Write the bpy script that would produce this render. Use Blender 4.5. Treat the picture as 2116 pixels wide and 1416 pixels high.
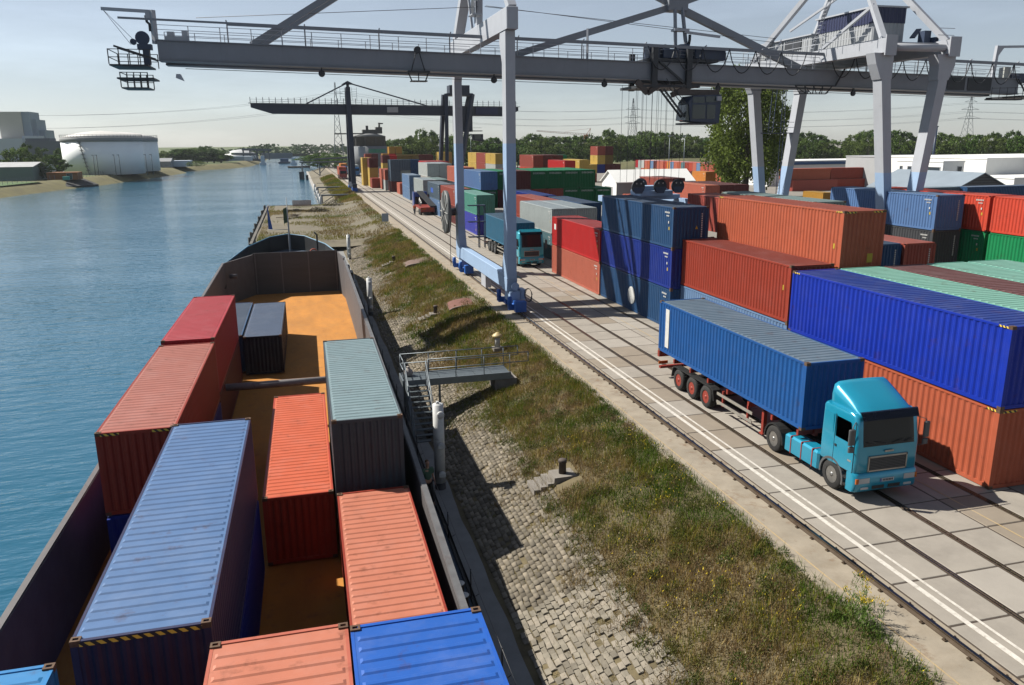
import bpy, bmesh, math, random
import numpy as np
from mathutils import Matrix, Vector
random.seed(7); rng = np.random.default_rng(7)
for o in list(bpy.data.objects): bpy.data.objects.remove(o)
SC = bpy.context.scene
C = SC.collection
PI = math.pi
# ------------------------------------------------------------------ camera
cam_d = bpy.data.cameras.new('camera'); cam = bpy.data.objects.new('camera', cam_d); C.objects.link(cam)
yaw, pitch, roll, fpx, CAMH = 0.258308698, -0.249149233, -0.00839251786, 1628.70295, 11.8
_f = Vector((math.sin(yaw)*math.cos(pitch), math.cos(yaw)*math.cos(pitch), math.sin(pitch)))
_r = Vector((math.cos(yaw), -math.sin(yaw), 0)); _u = _r.cross(_f)
_c, _s = math.cos(roll), math.sin(roll)
_r2 = _c*_r + _s*_u; _u2 = -_s*_r + _c*_u
cam.matrix_world = Matrix(((_r2.x, _u2.x, -_f.x, 0), (_r2.y, _u2.y, -_f.y, 0), (_r2.z, _u2.z, -_f.z, CAMH), (0, 0, 0, 1)))
cam_d.sensor_width = 36; cam_d.lens = fpx/2116*36; cam_d.clip_start = .1; cam_d.clip_end = 9000
SC.camera = cam
# ------------------------------------------------------------------ light
SUN = Vector((.85, -.55, -1.0)).normalized()
W = bpy.data.worlds.new('World'); SC.world = W; W.use_nodes = True
wn = W.node_tree.nodes; wl = W.node_tree.links
bg = wn['Background']; sky = wn.new('ShaderNodeTexSky'); sky.sky_type = 'NISHITA'; sky.sun_disc = False
sky.sun_elevation = math.asin(-SUN.z); sky.sun_rotation = math.atan2(-SUN.x, -SUN.y)
sky.air_density = 1.0; sky.dust_density = .25; sky.ozone_density = 2.5; sky.altitude = 0
hs = wn.new('ShaderNodeHueSaturation'); hs.inputs['Saturation'].default_value = .5
cm = wn.new('ShaderNodeMix'); cm.data_type = 'RGBA'; cm.blend_type = 'MULTIPLY'; cm.inputs[0].default_value = 1; cm.inputs[7].default_value = (.96, 1.0, 1.07, 1)
wl.new(sky.outputs[0], hs.inputs['Color']); wl.new(hs.outputs[0], cm.inputs[6]); tc = wn.new('ShaderNodeTexCoord'); mpw = wn.new('ShaderNodeMapping'); mpw.inputs['Scale'].default_value = (2.2, 2.2, 14); wl.new(tc.outputs['Generated'], mpw.inputs[0])
nzw = wn.new('ShaderNodeTexNoise'); nzw.inputs['Scale'].default_value = 1.6; nzw.inputs['Detail'].default_value = 7; nzw.inputs['Roughness'].default_value = .6; wl.new(mpw.outputs[0], nzw.inputs['Vector'])
mrw = wn.new('ShaderNodeMapRange'); mrw.inputs[1].default_value = .48; mrw.inputs[2].default_value = .8; mrw.inputs[3].default_value = 1.0; mrw.inputs[4].default_value = 1.22; wl.new(nzw.outputs[0], mrw.inputs[0])
cl = wn.new('ShaderNodeVectorMath'); cl.operation = 'SCALE'; wl.new(cm.outputs[2], cl.inputs[0]); wl.new(mrw.outputs[0], cl.inputs['Scale']); wl.new(cl.outputs[0], bg.inputs[0]); bg.inputs[1].default_value = .05
sl = bpy.data.lights.new('sun', 'SUN'); sun = bpy.data.objects.new('sun', sl); C.objects.link(sun)
sl.energy = 5.0; sl.angle = math.radians(.5); sl.color = (1, .95, .86)
sun.rotation_euler = SUN.to_track_quat('-Z', 'Y').to_euler(); sun.location = (-60, 60, 90)
vs = SC.view_settings; vs.view_transform = 'Standard'; vs.look = 'None'; vs.exposure = .9; vs.gamma = 1.0
vs.use_curve_mapping = False
SC.cycles.use_denoising = True; SC.cycles.max_bounces = 6; SC.cycles.diffuse_bounces = 3; SC.cycles.glossy_bounces = 3
SC.cycles.transmission_bounces = 4; SC.cycles.transparent_max_bounces = 6; SC.cycles.volume_bounces = 0
SC.cycles.caustics_reflective = False; SC.cycles.caustics_refractive = False
# ------------------------------------------------------------------ materials
MATS = {}
ALB = .56
def s2l(c):
    return tuple(((v/255)/12.92 if v/255 <= .04045 else ((v/255+.055)/1.055)**2.4) for v in c)
def newmat(name):
    m = bpy.data.materials.new(name); m.use_nodes = True
    nt = m.node_tree; b = nt.nodes['Principled BSDF']
    return m, nt, nt.nodes, nt.links, b
def mat(name, col, rough=.6, metal=0, var=.12, scale=3.0, rust=0.0, streak=0.0, dust=0.0, bump=0.0, bscale=20., coat=0., spec=.5, rustcol=(.10, .035, .015), dustcol=(.42, .38, .32), detail=5, stretch=(1, 1, 1), dscale=.9):
    """procedural surface: colour varied by noise, with optional rust spots, streaks, dust and fine relief"""
    if name in MATS: return MATS[name]
    col = tuple(v*ALB for v in col[:3]); rustcol = tuple(v*ALB for v in rustcol); dustcol = tuple(v*ALB for v in dustcol)
    m, nt, N, L, b = newmat(name)
    geo = N.new('ShaderNodeNewGeometry'); oi = N.new('ShaderNodeObjectInfo')
    mp = N.new('ShaderNodeMapping'); mp.inputs['Scale'].default_value = stretch; L.new(geo.outputs['Position'], mp.inputs[0])
    n1 = N.new('ShaderNodeTexNoise'); n1.inputs['Scale'].default_value = scale; n1.inputs['Detail'].default_value = detail; n1.inputs['Roughness'].default_value = .65
    L.new(mp.outputs[0], n1.inputs['Vector'])
    mr = N.new('ShaderNodeMapRange'); mr.inputs[1].default_value = .25; mr.inputs[2].default_value = .75
    mr.inputs[3].default_value = 1-var; mr.inputs[4].default_value = 1+var; L.new(n1.outputs[0], mr.inputs[0])
    mul = N.new('ShaderNodeVectorMath'); mul.operation = 'SCALE'; mul.inputs[0].default_value = col[:3]; L.new(mr.outputs[0], mul.inputs['Scale'])
    cur = mul.outputs[0]
    def mix(fac, colr):
        nonlocal cur
        x = N.new('ShaderNodeMix'); x.data_type = 'RGBA'; L.new(fac, x.inputs[0]); L.new(cur, x.inputs[6]); x.inputs[7].default_value = (*colr, 1); cur = x.outputs[2]
    def thresh(vec, sc, lo, hi, amt, det=6):
        n = N.new('ShaderNodeTexNoise'); n.inputs['Scale'].default_value = sc; n.inputs['Detail'].default_value = det; n.inputs['Roughness'].default_value = .7
        L.new(vec, n.inputs['Vector']); r = N.new('ShaderNodeMapRange'); r.inputs[1].default_value = lo; r.inputs[2].default_value = hi; r.inputs[4].default_value = amt; L.new(n.outputs[0], r.inputs[0]); return r.outputs[0]
    if streak:
        ms = N.new('ShaderNodeMapping'); ms.inputs['Scale'].default_value = (5, 5, .35); L.new(geo.outputs['Position'], ms.inputs[0])
        mix(thresh(ms.outputs[0], 1.0, .52, .78, streak), tuple(v*.45+.01 for v in col[:3]))
    if dust:
        mix(thresh(geo.outputs['Position'], dscale, .48, .75, dust), dustcol)
    if rust:
        ad = N.new('ShaderNodeVectorMath'); ad.inputs[1].default_value = (31, 17, 5); L.new(geo.outputs['Position'], ad.inputs[0])
        mix(thresh(ad.outputs[0], 1.7, .62-.1*rust, .70, min(1, rust)), rustcol)
    L.new(cur, b.inputs['Base Color'])
    b.inputs['Roughness'].default_value = rough; b.inputs['Metallic'].default_value = metal
    b.inputs['Specular IOR Level'].default_value = spec
    if coat: b.inputs['Coat Weight'].default_value = coat; b.inputs['Coat Roughness'].default_value = .12
    if bump:
        nb = N.new('ShaderNodeTexNoise'); nb.inputs['Scale'].default_value = bscale; nb.inputs['Detail'].default_value = 4; L.new(geo.outputs['Position'], nb.inputs['Vector'])
        bp = N.new('ShaderNodeBump'); bp.inputs['Strength'].default_value = bump; bp.inputs['Distance'].default_value = .02; L.new(nb.outputs[0], bp.inputs['Height']); L.new(bp.outputs[0], b.inputs['Normal'])
    MATS[name] = m; return m
def glass(name, col=(.02, .03, .035), rough=.05, spec=.5):
    if name in MATS: return MATS[name]
    m, nt, N, L, b = newmat(name); b.inputs['Base Color'].default_value = (*col, 1); b.inputs['Roughness'].default_value = rough
    b.inputs['Specular IOR Level'].default_value = spec; MATS[name] = m; return m
# ------------------------------------------------------------------ mesh building
class MB:
    def __init__(s): s.v = []; s.f = []; s.sm = []; s.mi = []; s.cur = 0
    def add(s, vs, fs, smooth=False):
        n = len(s.v); s.v += [tuple(p) for p in vs]
        for f in fs: s.f.append(tuple(i+n for i in f)); s.sm.append(smooth); s.mi.append(s.cur)
        return s
    def box(s, x0, x1, y0, y1, z0, z1):
        return s.add([(x0,y0,z0),(x1,y0,z0),(x1,y1,z0),(x0,y1,z0),(x0,y0,z1),(x1,y0,z1),(x1,y1,z1),(x0,y1,z1)],
              [(0,3,2,1),(4,5,6,7),(0,1,5,4),(1,2,6,5),(2,3,7,6),(3,0,4,7)])
    def cbox(s, c, d): return s.box(c[0]-d[0]/2, c[0]+d[0]/2, c[1]-d[1]/2, c[1]+d[1]/2, c[2]-d[2]/2, c[2]+d[2]/2)
    def bbox(s, x0, x1, y0, y1, z0, z1, b=.03):
        """box with chamfered vertical and top edges"""
        ring = lambda z, i: [(x0+i+b, y0+i, z), (x1-i-b, y0+i, z), (x1-i, y0+i+b, z), (x1-i, y1-i-b, z), (x1-i-b, y1-i, z), (x0+i+b, y1-i, z), (x0+i, y1-i-b, z), (x0+i, y0+i+b, z)]
        vs = ring(z0, 0)+ring(z1-b, 0)+ring(z1, b)
        fs = [tuple(range(7, -1, -1)), tuple(range(16, 24))]
        for k in range(2):
            for i in range(8): j = (i+1) % 8; fs.append((k*8+i, k*8+j, k*8+8+j, k*8+8+i))
        return s.add(vs, fs)
    def tube(s, pts, r, n=8, cap=True, smooth=True):
        pts = [Vector(p) for p in pts]; rs = r if isinstance(r, (list, tuple)) else [r]*len(pts); vs = []; fs = []
        pv = None
        for i, p in enumerate(pts):
            t = (pts[min(i+1, len(pts)-1)]-pts[max(i-1, 0)])
            if t.length < 1e-9: t = Vector((0, 0, 1))
            t.normalize()
            a = pv if pv is not None else (Vector((0, 0, 1)) if abs(t.z) < .9 else Vector((1, 0, 0)))
            b1 = (a - t*a.dot(t))
            if b1.length < 1e-6: b1 = t.orthogonal()
            b1.normalize(); b2 = t.cross(b1); pv = b1
            for k in range(n):
                an = 2*PI*k/n; vs.append(p+(b1*math.cos(an)+b2*math.sin(an))*rs[i])
        m = len(pts)
        for i in range(m-1):
            for k in range(n):
                k2 = (k+1) % n; fs.append((i*n+k, i*n+k2, i*n+n+k2, i*n+n+k))
        s.add(vs, fs, smooth)
        if cap:
            q = len(s.v)-len(vs)
            s.f.append(tuple(q+k for k in range(n-1, -1, -1))); s.sm.append(False); s.mi.append(s.cur)
            s.f.append(tuple(q+(m-1)*n+k for k in range(n))); s.sm.append(False); s.mi.append(s.cur)
        return s
    def beam(s, a, b, w, h, up=(0, 0, 1), w2=None, h2=None):
        """rectangular bar from a to b, w across, h along up"""
        a, b = Vector(a), Vector(b); t = (b-a).normalized(); u = Vector(up); u = (u-t*u.dot(t))
        if u.length < 1e-6: u = t.orthogonal()
        u.normalize(); r = t.cross(u); vs = []
        for p, ww, hh in ((a, w, h), (b, w2 or w, h2 or h)):
            for i, j in ((-1, -1), (1, -1), (1, 1), (-1, 1)): vs.append(p+r*(i*ww/2)+u*(j*hh/2))
        return s.add(vs, [(0,1,2,3),(7,6,5,4),(0,4,5,1),(1,5,6,2),(2,6,7,3),(3,7,4,0)])
    def prism(s, poly, axis, lo, hi):
        """extrude a 2-D outline: axis 0 -> (y,z) outline, 1 -> (x,z), 2 -> (x,y)"""
        n = len(poly); mk = {0: lambda p, t: (t, p[0], p[1]), 1: lambda p, t: (p[0], t, p[1]), 2: lambda p, t: (p[0], p[1], t)}[axis]
        vs = [mk(p, lo) for p in poly]+[mk(p, hi) for p in poly]
        fs = [tuple(range(n-1, -1, -1)), tuple(range(n, 2*n))]+[(i, (i+1) % n, n+(i+1) % n, n+i) for i in range(n)]
        return s.add(vs, fs)
    def lathe(s, prof, c=(0, 0, 0), n=24, axis=2, smooth=True, cap=True):
        vs = []; fs = []; m = len(prof)
        for r, z in prof:
            for k in range(n):
                a = 2*PI*k/n; p = (r*math.cos(a), r*math.sin(a), z)
                if axis == 0: p = (z, p[0], p[1])
                elif axis == 1: p = (p[0], z, p[1])
                vs.append((p[0]+c[0], p[1]+c[1], p[2]+c[2]))
        for i in range(m-1):
            for k in range(n):
                k2 = (k+1) % n; fs.append((i*n+k, i*n+k2, i*n+n+k2, i*n+n+k))
        s.add(vs, fs, smooth); q = len(s.v)-len(vs)
        if not cap: return s
        if prof[0][0] > 1e-6: s.f.append(tuple(q+k for k in range(n-1, -1, -1))); s.sm.append(False); s.mi.append(s.cur)
        if prof[-1][0] > 1e-6: s.f.append(tuple(q+(m-1)*n+k for k in range(n))); s.sm.append(False); s.mi.append(s.cur)
        return s
    def grid(s, P, smooth=True):
        """P: array rows x cols x 3"""
        r, c = len(P), len(P[0]); vs = [p for row in P for p in row]
        fs = [(i*c+j, i*c+j+1, (i+1)*c+j+1, (i+1)*c+j) for i in range(r-1) for j in range(c-1)]
        return s.add(vs, fs, smooth)
    def mesh(s, name='m'):
        me = bpy.data.meshes.new(name); me.from_pydata(s.v, [], s.f); me.materials.append(None)
        me.polygons.foreach_set('use_smooth', s.sm); me.update(); return me
    def build(s, name, m, parent=None, **k): return obj(name, s.mesh(name), m, parent, **k)
def obj(name, me, m=None, parent=None, loc=None, rot=None, scale=None, kind=None):
    o = bpy.data.objects.new(name, me); C.objects.link(o)
    if me is not None and m is not None:
        if not me.materials: me.materials.append(None)
        o.material_slots[0].link = 'OBJECT'; o.material_slots[0].material = m
    if parent: o.parent = parent
    if loc is not None: o.location = loc
    if rot is not None: o.rotation_euler = rot
    if scale is not None: o.scale = scale
    if kind: o['kind'] = kind
    return o
def tag(o, label, cat, group=None):
    o['label'] = label; o['category'] = cat
    if group: o['group'] = group
    return o
def thing(name, label, cat, loc=(0, 0, 0), rz=0, group=None):
    o = bpy.data.objects.new(name, None); C.objects.link(o); o.empty_display_size = .3
    o.location = loc; o.rotation_euler = (0, 0, rz); return tag(o, label, cat, group)
def struct(name, mb, m, parent=None):
    o = mb.build(name, m, parent)
    if not parent: o['kind'] = 'structure'
    return o
def copy_tree(o, parent=None):
    c = o.copy(); C.objects.link(c); c.parent = parent
    for ch in o.children: copy_tree(ch, c)
    return c
def npmesh(name, V, F, m, cols=None, kind=None, parent=None):
    """fast mesh from arrays, F is n x 3 or n x 4; optional per-vertex colour attribute 'tint'"""
    me = bpy.data.meshes.new(name); V = np.asarray(V, np.float32); F = np.asarray(F, np.int32); k = F.shape[1]
    me.vertices.add(len(V)); me.vertices.foreach_set('co', V.ravel())
    me.loops.add(F.size); me.loops.foreach_set('vertex_index', F.ravel()); me.polygons.add(len(F))
    me.polygons.foreach_set('loop_start', np.arange(0, F.size, k, dtype=np.int32)); me.polygons.foreach_set('loop_total', np.full(len(F), k, np.int32))
    me.update(calc_edges=True)
    if cols is not None:
        at = me.attributes.new('tint', 'FLOAT_COLOR', 'POINT'); cc = np.ones((len(V), 4), np.float32); cc[:, :3] = cols; at.data.foreach_set('color', cc.ravel())
    me.materials.append(None)
    return obj(name, me, m, parent, kind=kind)
def tintmat(name, rough=.8, transl=0.0, spec=.2):
    """surface whose own colour comes per leaf / blade / stone from the mesh"""
    if name in MATS: return MATS[name]
    m, nt, N, L, b = newmat(name); a = N.new('ShaderNodeAttribute'); a.attribute_name = 'tint'
    L.new(a.outputs['Color'], b.inputs['Base Color']); b.inputs['Roughness'].default_value = rough; b.inputs['Specular IOR Level'].default_value = spec
    if transl:
        t = N.new('ShaderNodeBsdfTranslucent'); L.new(a.outputs['Color'], t.inputs[0]); mx = N.new('ShaderNodeMixShader'); mx.inputs[0].default_value = transl
        L.new(b.outputs[0], mx.inputs[1]); L.new(t.outputs[0], mx.inputs[2]); L.new(mx.outputs[0], N['Material Output'].inputs[0])
    MATS[name] = m; return m
def text(body, size, m, parent, loc, rot, name='lettering', align='CENTER'):
    cu = bpy.data.curves.new(name, 'FONT'); cu.body = body; cu.size = size; cu.align_x = align; cu.align_y = 'CENTER'; cu.extrude = .004
    o = bpy.data.objects.new(name, cu); C.objects.link(o); cu.materials.append(m); o.parent = parent; o.location = loc; o.rotation_euler = rot
    return o
# ================================================================== setting
WZ = -2.6
def vnoise(x, y, sc, seed=0):
    """smooth value noise on arrays"""
    x = np.asarray(x, float)/sc+1000; y = np.asarray(y, float)/sc+1000; xi = np.floor(x).astype(int); yi = np.floor(y).astype(int); fx = x-xi; fy = y-yi
    h = lambda a, b: (np.abs(np.sin(a*127.1+b*311.7+seed*74.7)*43758.5453) % 1)
    fx = fx*fx*(3-2*fx); fy = fy*fy*(3-2*fy)
    return (h(xi, yi)*(1-fx)+h(xi+1, yi)*fx)*(1-fy)+(h(xi, yi+1)*(1-fx)+h(xi+1, yi+1)*fx)*fy
# ---- water
def water_mat():
    m, nt, N, L, b = newmat('water')
    b.inputs['Base Color'].default_value = (.018, .085, .14, 1); b.inputs['Roughness'].default_value = .06; b.inputs['IOR'].default_value = 1.33
    b.inputs['Specular Tint'].default_value = (.5, .88, 1, 1)
    g = N.new('ShaderNodeNewGeometry')
    def nz(sx, sy, sc, rot):
        mp = N.new('ShaderNodeMapping'); mp.inputs['Scale'].default_value = (sx, sy, 1); mp.inputs['Rotation'].default_value = (0, 0, rot); L.new(g.outputs['Position'], mp.inputs[0])
        n = N.new('ShaderNodeTexNoise'); n.inputs['Scale'].default_value = sc; n.inputs['Detail'].default_value = 3; n.inputs['Roughness'].default_value = .55; L.new(mp.outputs[0], n.inputs['Vector']); return n.outputs[0]
    a = nz(.35, 1.0, .9, .12); c = nz(.45, 1.0, 2.6, -.1); d = nz(.02, .06, 1.0, 0)
    s1 = N.new('ShaderNodeMath'); s1.operation = 'MULTIPLY'; s1.inputs[1].default_value = .34; L.new(c, s1.inputs[0])
    ad = N.new('ShaderNodeMath'); L.new(a, ad.inputs[0]); L.new(s1.outputs[0], ad.inputs[1])
    mr = N.new('ShaderNodeMapRange'); mr.inputs[1].default_value = .35; mr.inputs[2].default_value = .65; mr.inputs[3].default_value = .45; mr.inputs[4].default_value = 1; L.new(d, mr.inputs[0])
    bp = N.new('ShaderNodeBump'); bp.inputs['Distance'].default_value = .22; L.new(mr.outputs[0], bp.inputs['Strength']); L.new(ad.outputs[0], bp.inputs['Height']); L.new(bp.outputs[0], b.inputs['Normal'])
    return m
wm = water_mat()
# two sheets that leave out the hull of the barge
_hl = [(-8.75, -25), (-8.75, 76), (-8.2, 84), (-6.5, 89.5), (-4.4, 93), (-2.45, 94.4)]; _hr = [(-2.45, 94.4), (-.5, 93), (1.6, 89.5), (3.3, 84), (4.0, 76), (4.0, -25)]
_th = math.radians(-.47); _bw = lambda p: (p[0]*math.cos(_th)-p[1]*math.sin(_th), p[0]*math.sin(_th)+p[1]*math.cos(_th), WZ)
_wa = [(-900, -150, WZ), (-8.9, -150, WZ)]+[_bw(p) for p in _hl]+[(-1.6, 2500, WZ), (-900, 2500, WZ)]; _wb = [(-1.6, 2500, WZ)]+[_bw(p) for p in _hr]+[(4, -150, WZ), (60, -150, WZ), (60, 2500, WZ)]
struct('water', MB().add(_wa, [tuple(range(len(_wa)))]).add(_wb, [tuple(range(len(_wb)))]), wm)
# ---- materials of the ground
M_soil = mat('soil', (.16, .125, .065), .95, var=.5, scale=1.1, detail=8, dust=.5, dustcol=(.22, .19, .09), bump=.6, bscale=9)
M_yard = mat('yard_concrete', (.30, .275, .24), .9, var=.16, scale=.35, detail=8, streak=0, bump=.12, bscale=30)
M_slab = mat('slab_concrete', (.40, .36, .305), .9, var=.13, scale=1.1, detail=9, dust=.55, dustcol=(.27, .24, .20), bump=.15, bscale=40)
M_apron = mat('apron_concrete', (.41, .35, .265), .92, var=.22, scale=.9, detail=9, rust=.8, rustcol=(.24, .145, .08), dust=.6, dustcol=(.29, .225, .15), dscale=1.4, bump=.2, bscale=30)
M_joint = mat('joint_soil', (.075, .055, .04), .95, var=.4, scale=5)
M_foot = mat('footing_concrete', (.30, .30, .29), .9, var=.2, scale=1.2, bump=.2, bscale=20)
M_grassland = mat('grassland', (.10, .14, .03), .95, var=.5, scale=.12, detail=9, dust=.6, dustcol=(.17, .14, .07))
M_dry = mat('dry_ground', (.205, .175, .12), .95, var=.3, scale=.25, detail=9, dust=.6, dustcol=(.15, .145, .07), bump=.4, bscale=4)
M_rail = mat('rail_steel', (.17, .125, .085), .5, .6, var=.25, scale=4, rust=.6)
M_railtop = mat('rail_head', (.16, .17, .20), .22, 1., var=.2, scale=5)
M_line = mat('line_paint', (.80, .75, .67), .8, var=.15, scale=3, dust=.9, dustcol=(.42, .38, .32), dscale=7)
M_yline = mat('yellow_line_paint', (.55, .40, .2), .85, var=.2, scale=3, dust=1, dustcol=(.45, .40, .34))
# ---- land of the port
struct('ground', MB().add([(14.9, -60, -.012), (3500, -60, -.012), (3500, 4000, -.012), (14.9, 4000, -.012)], [(0, 1, 2, 3)]), M_yard)
# ---- quay apron: joint bed, slabs, rails, painted lines
quay = struct('quay_pavement', MB().add([(14.84, 4, -.006), (23.2, 4, -.006), (23.2, 430, -.006), (14.84, 430, -.006)], [(0, 1, 2, 3)]), M_joint)
cols = [(14.90, 16.76), (17.00, 18.42), (18.68, 20.03), (20.09, 21.46), (21.72, 23.1)]
slab_me = {}
for ci, (a, b_) in enumerate(cols):
    w = b_-a; mb = MB(); mb.bbox(-w/2, w/2, -.975, .975, -.12, 0, .018); slab_me[ci] = mb.mesh('slab')
for ci, (a, b_) in enumerate(cols):
    for r in range(26):
        y = 10.93+2*r; dz = random.uniform(.002, .012)
        k = random.choice([.9, 1, 1, 1.06, .95])
        obj('slab', slab_me[ci], [M_slab, mat('slab_concrete_pale', (.44, .40, .345), .9, var=.09, scale=1.1, detail=9, bump=.15, bscale=40), mat('slab_concrete_warm', (.33, .275, .21), .9, var=.13, scale=1.0, detail=9, dust=.3, dustcol=(.3, .26, .21), bump=.15, bscale=40)][random.choice([0, 0, 0, 1, 2]) if ci else random.choice([0, 2, 2])], quay, loc=((a+b_)/2, y, dz), rot=(0, 0, random.uniform(-.002, .002)))
far = MB()
for (a, b_) in cols:
    for r in range(66):
        y0 = 61.95+2*r if r < 60 else 61.95+120+(r-60)*38; y1 = y0+(1.93 if r < 60 else 37.9); far.box(a, b_, y0, y1, -.1, .006)
fo = far.build('far_slab_strip', M_slab, quay); fo['kind'] = 'stuff'
def rail(name, x, y0, y1, head, base, hgt, zb, clips):
    mb = MB(); p = [(-base/2, 0), (base/2, 0), (base/2, .02), (.02, .05), (.02, hgt-.05), (head/2, hgt-.03), (head/2, hgt-.004), (-head/2, hgt-.004), (-head/2, hgt-.03), (-.02, hgt-.05), (-.02, .05), (-base/2, .02)]
    mb.prism([(x+q, zb+z) for q, z in p], 1, y0, y1); o = struct(name, mb, M_rail)
    MB().box(x-head/2+.006, x+head/2-.006, y0, y1, zb+hgt-.004, zb+hgt+.002).build('rail_head', M_railtop, o)
    if clips:
        me = MB().box(-.09, -.02, -.05, .05, 0, .035).box(-.07, -.04, -.02, .02, .035, .075).mesh('rail_clip')
        for k in range(60):
            for s in (-1, 1):
                obj('rail_clip', me, M_rail, o, loc=(x+s*base/2+(.11 if s > 0 else 0), 10.5+k*.75, zb))
    return o
struct('quay_edge_strip', MB().box(12.95, 14.84, 2, 430, -.4, -.002), M_apron)
rail('crane_rail', 14.5, 2, 430, .10, .2, .13, -.001, True)
for x in (16.83, 16.93, 18.49, 18.61, 21.53, 21.65): rail('railway_rail', x, 4, 430, .055, .06, .045, -.03, False)
MB().box(15.36, 15.52, 4, 300, .012, .0145).build('painted_line', M_line, quay); MB().box(15.74, 15.83, 4, 300, .012, .0145).build('painted_line', M_line, quay)
MB().box(20.5, 20.55, 4, 150, .0125, .0142).build('painted_line', M_yline, quay); MB().box(13.42, 13.46, 4, 150, .0, .0025).build('painted_line', M_yline, quay)
# weeds growing in the rail grooves
gv = []; gf = []; gc = []
def blades(X, Y, Z, Hh, Wd, col, lean=.35):
    """three-cornered blades appended to gv/gf/gc"""
    n = len(X); a = rng.uniform(0, 2*PI, n); dx = np.cos(a)*Wd/2; dy = np.sin(a)*Wd/2; la = rng.uniform(0, 2*PI, n); ll = Hh*rng.uniform(0, lean, n)
    V = np.empty((n, 3, 3)); V[:, 0] = np.stack([X-dx, Y-dy, Z-.02], 1); V[:, 1] = np.stack([X+dx, Y+dy, Z-.02], 1); V[:, 2] = np.stack([X+np.cos(la)*ll, Y+np.sin(la)*ll, Z+Hh], 1)
    b = sum(len(q) for q in gv); gv.append(V.reshape(-1, 3)); gf.append(np.arange(n*3).reshape(-1, 3)+b); gc.append(np.repeat(col, 3, 0))
for x in (16.87, 18.55, 21.59):
    n = 3500; Y = 10+90*rng.random(n)**1.7; k = vnoise(Y, Y*0, 1.5, x)
    sel = k > .3; Y = Y[sel]; X = x+rng.normal(0, .02, len(Y)); blades(X, Y, X*0-.005, rng.uniform(.02, .05, len(Y)), np.full(len(Y), .03), np.array([.07, .075, .03])*rng.uniform(.5, 1.5, (len(Y), 1)))
# ---- embankment
def gz(x, y):
    x = np.asarray(x, float); t = np.clip((13.0-x)/8.0, 0, 1); z = -2.2*(t*.55+.45*t*t*(3-2*t)); return z+(vnoise(x, y, 1.7, 3)-.5)*.16*np.clip((13-x), 0, 1)*np.clip(x-8, .15, 1)
xs = np.concatenate([np.linspace(5.0, 13.0, 60)]); ys = np.concatenate([np.arange(2, 60, .35), np.arange(60, 121, 1.0)])
P = [[(x, y, float(gz(x, y))-.03) for x in xs] for y in ys]
emb = struct('embankment', MB().grid(P), M_soil)
ys2 = np.arange(174, 432, 3.); P = [[(x, y, float(gz(x, y))-.03) for x in np.linspace(5.0, 13.0, 24)] for y in ys2]
emb2 = struct('far_embankment', MB().grid(P), M_dry)
struct('bank_footing', MB().box(4.45, 5.3, 2, 112, -4, -2.2), M_foot)
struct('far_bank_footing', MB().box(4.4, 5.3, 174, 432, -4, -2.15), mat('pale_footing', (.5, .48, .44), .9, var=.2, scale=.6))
# spit of open ground beyond the bow
xs3 = np.linspace(-6.4, 13.0, 50); ys3 = np.linspace(108, 176, 60)
P = []
for y in ys3:
    row = []
    for x in xs3:
        t = min(1, max(0, (13-x)/6.0)); z = -.95*t*t*(3-2*t)+(float(vnoise(x, y, 4, 9))-.5)*.18
        if y < 114: z -= (114-y)*.12*min(1, (13-x)/7)
        row.append((x, y, z))
    P.append(row)
struct('gravel_spit', MB().grid(P), M_dry)
struct('spit_wall', MB().box(-6.75, -6.38, 108, 176.3, -4, -.78).box(-6.38, 5, 175.9, 176.3, -4, -.85), mat('spit_wall', (.16, .15, .13), .9, var=.3, scale=1.5))
# ---- cobbles on the lower embankment
def stone_mesh(k):
    r = random.Random(k); mb = MB(); w, l = .084, .13; j = lambda: r.uniform(-.013, .013)
    b = [(-w, -l, -.06), (w, -l, -.06), (w, l, -.06), (-w, l, -.06)]; m1 = [(x*1.0+j(), y+j(), .02) for x, y, z in b]; t = [(x*.9+j(), y*.93+j(), .04+j()*.5) for x, y, z in b]
    mb.add(b+m1+t, [(0, 1, 5, 4), (1, 2, 6, 5), (2, 3, 7, 6), (3, 0, 4, 7), (4, 5, 9, 8), (5, 6, 10, 9), (6, 7, 11, 10), (7, 4, 8, 11), (8, 9, 10, 11)]); return mb
sms = [stone_mesh(k) for k in range(6)]; stone_me = [m.mesh('cobble') for m in sms]
M_cob = [mat('cobble_%d' % k, c, .95, var=.28, scale=4, detail=8, bump=.5, bscale=25, dust=.3, dustcol=(.17, .15, .11)) for k, c in enumerate([(.31, .275, .215), (.355, .31, .245), (.25, .22, .17)])]
slope_a = math.atan(.33)
cells = []
for r in range(19):
    x = 5.40+r*.176; nrow = int(100/.27)
    for k in range(nrow):
        y = 11+k*.27+(r*.37 % 1)*.27+.03*math.sin(r*5.1+k*.7)+random.uniform(-.02, .02)
        if y > 110 or random.random() < .045: continue
        cells.append((x+random.uniform(-.012, .012), y))
def proj(p):
    q = Vector(p)-Vector((0, 0, CAMH)); zc = q.dot(_f); return (1058+fpx*q.dot(_r2)/zc, 708-fpx*q.dot(_u2)/zc, zc)
cells.sort(key=lambda c: c[1]+(0 if proj((c[0], c[1], -1.8))[1] < 1430 else 1000))
SV = []; SF = []; SCc = []; nb = 0
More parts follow.
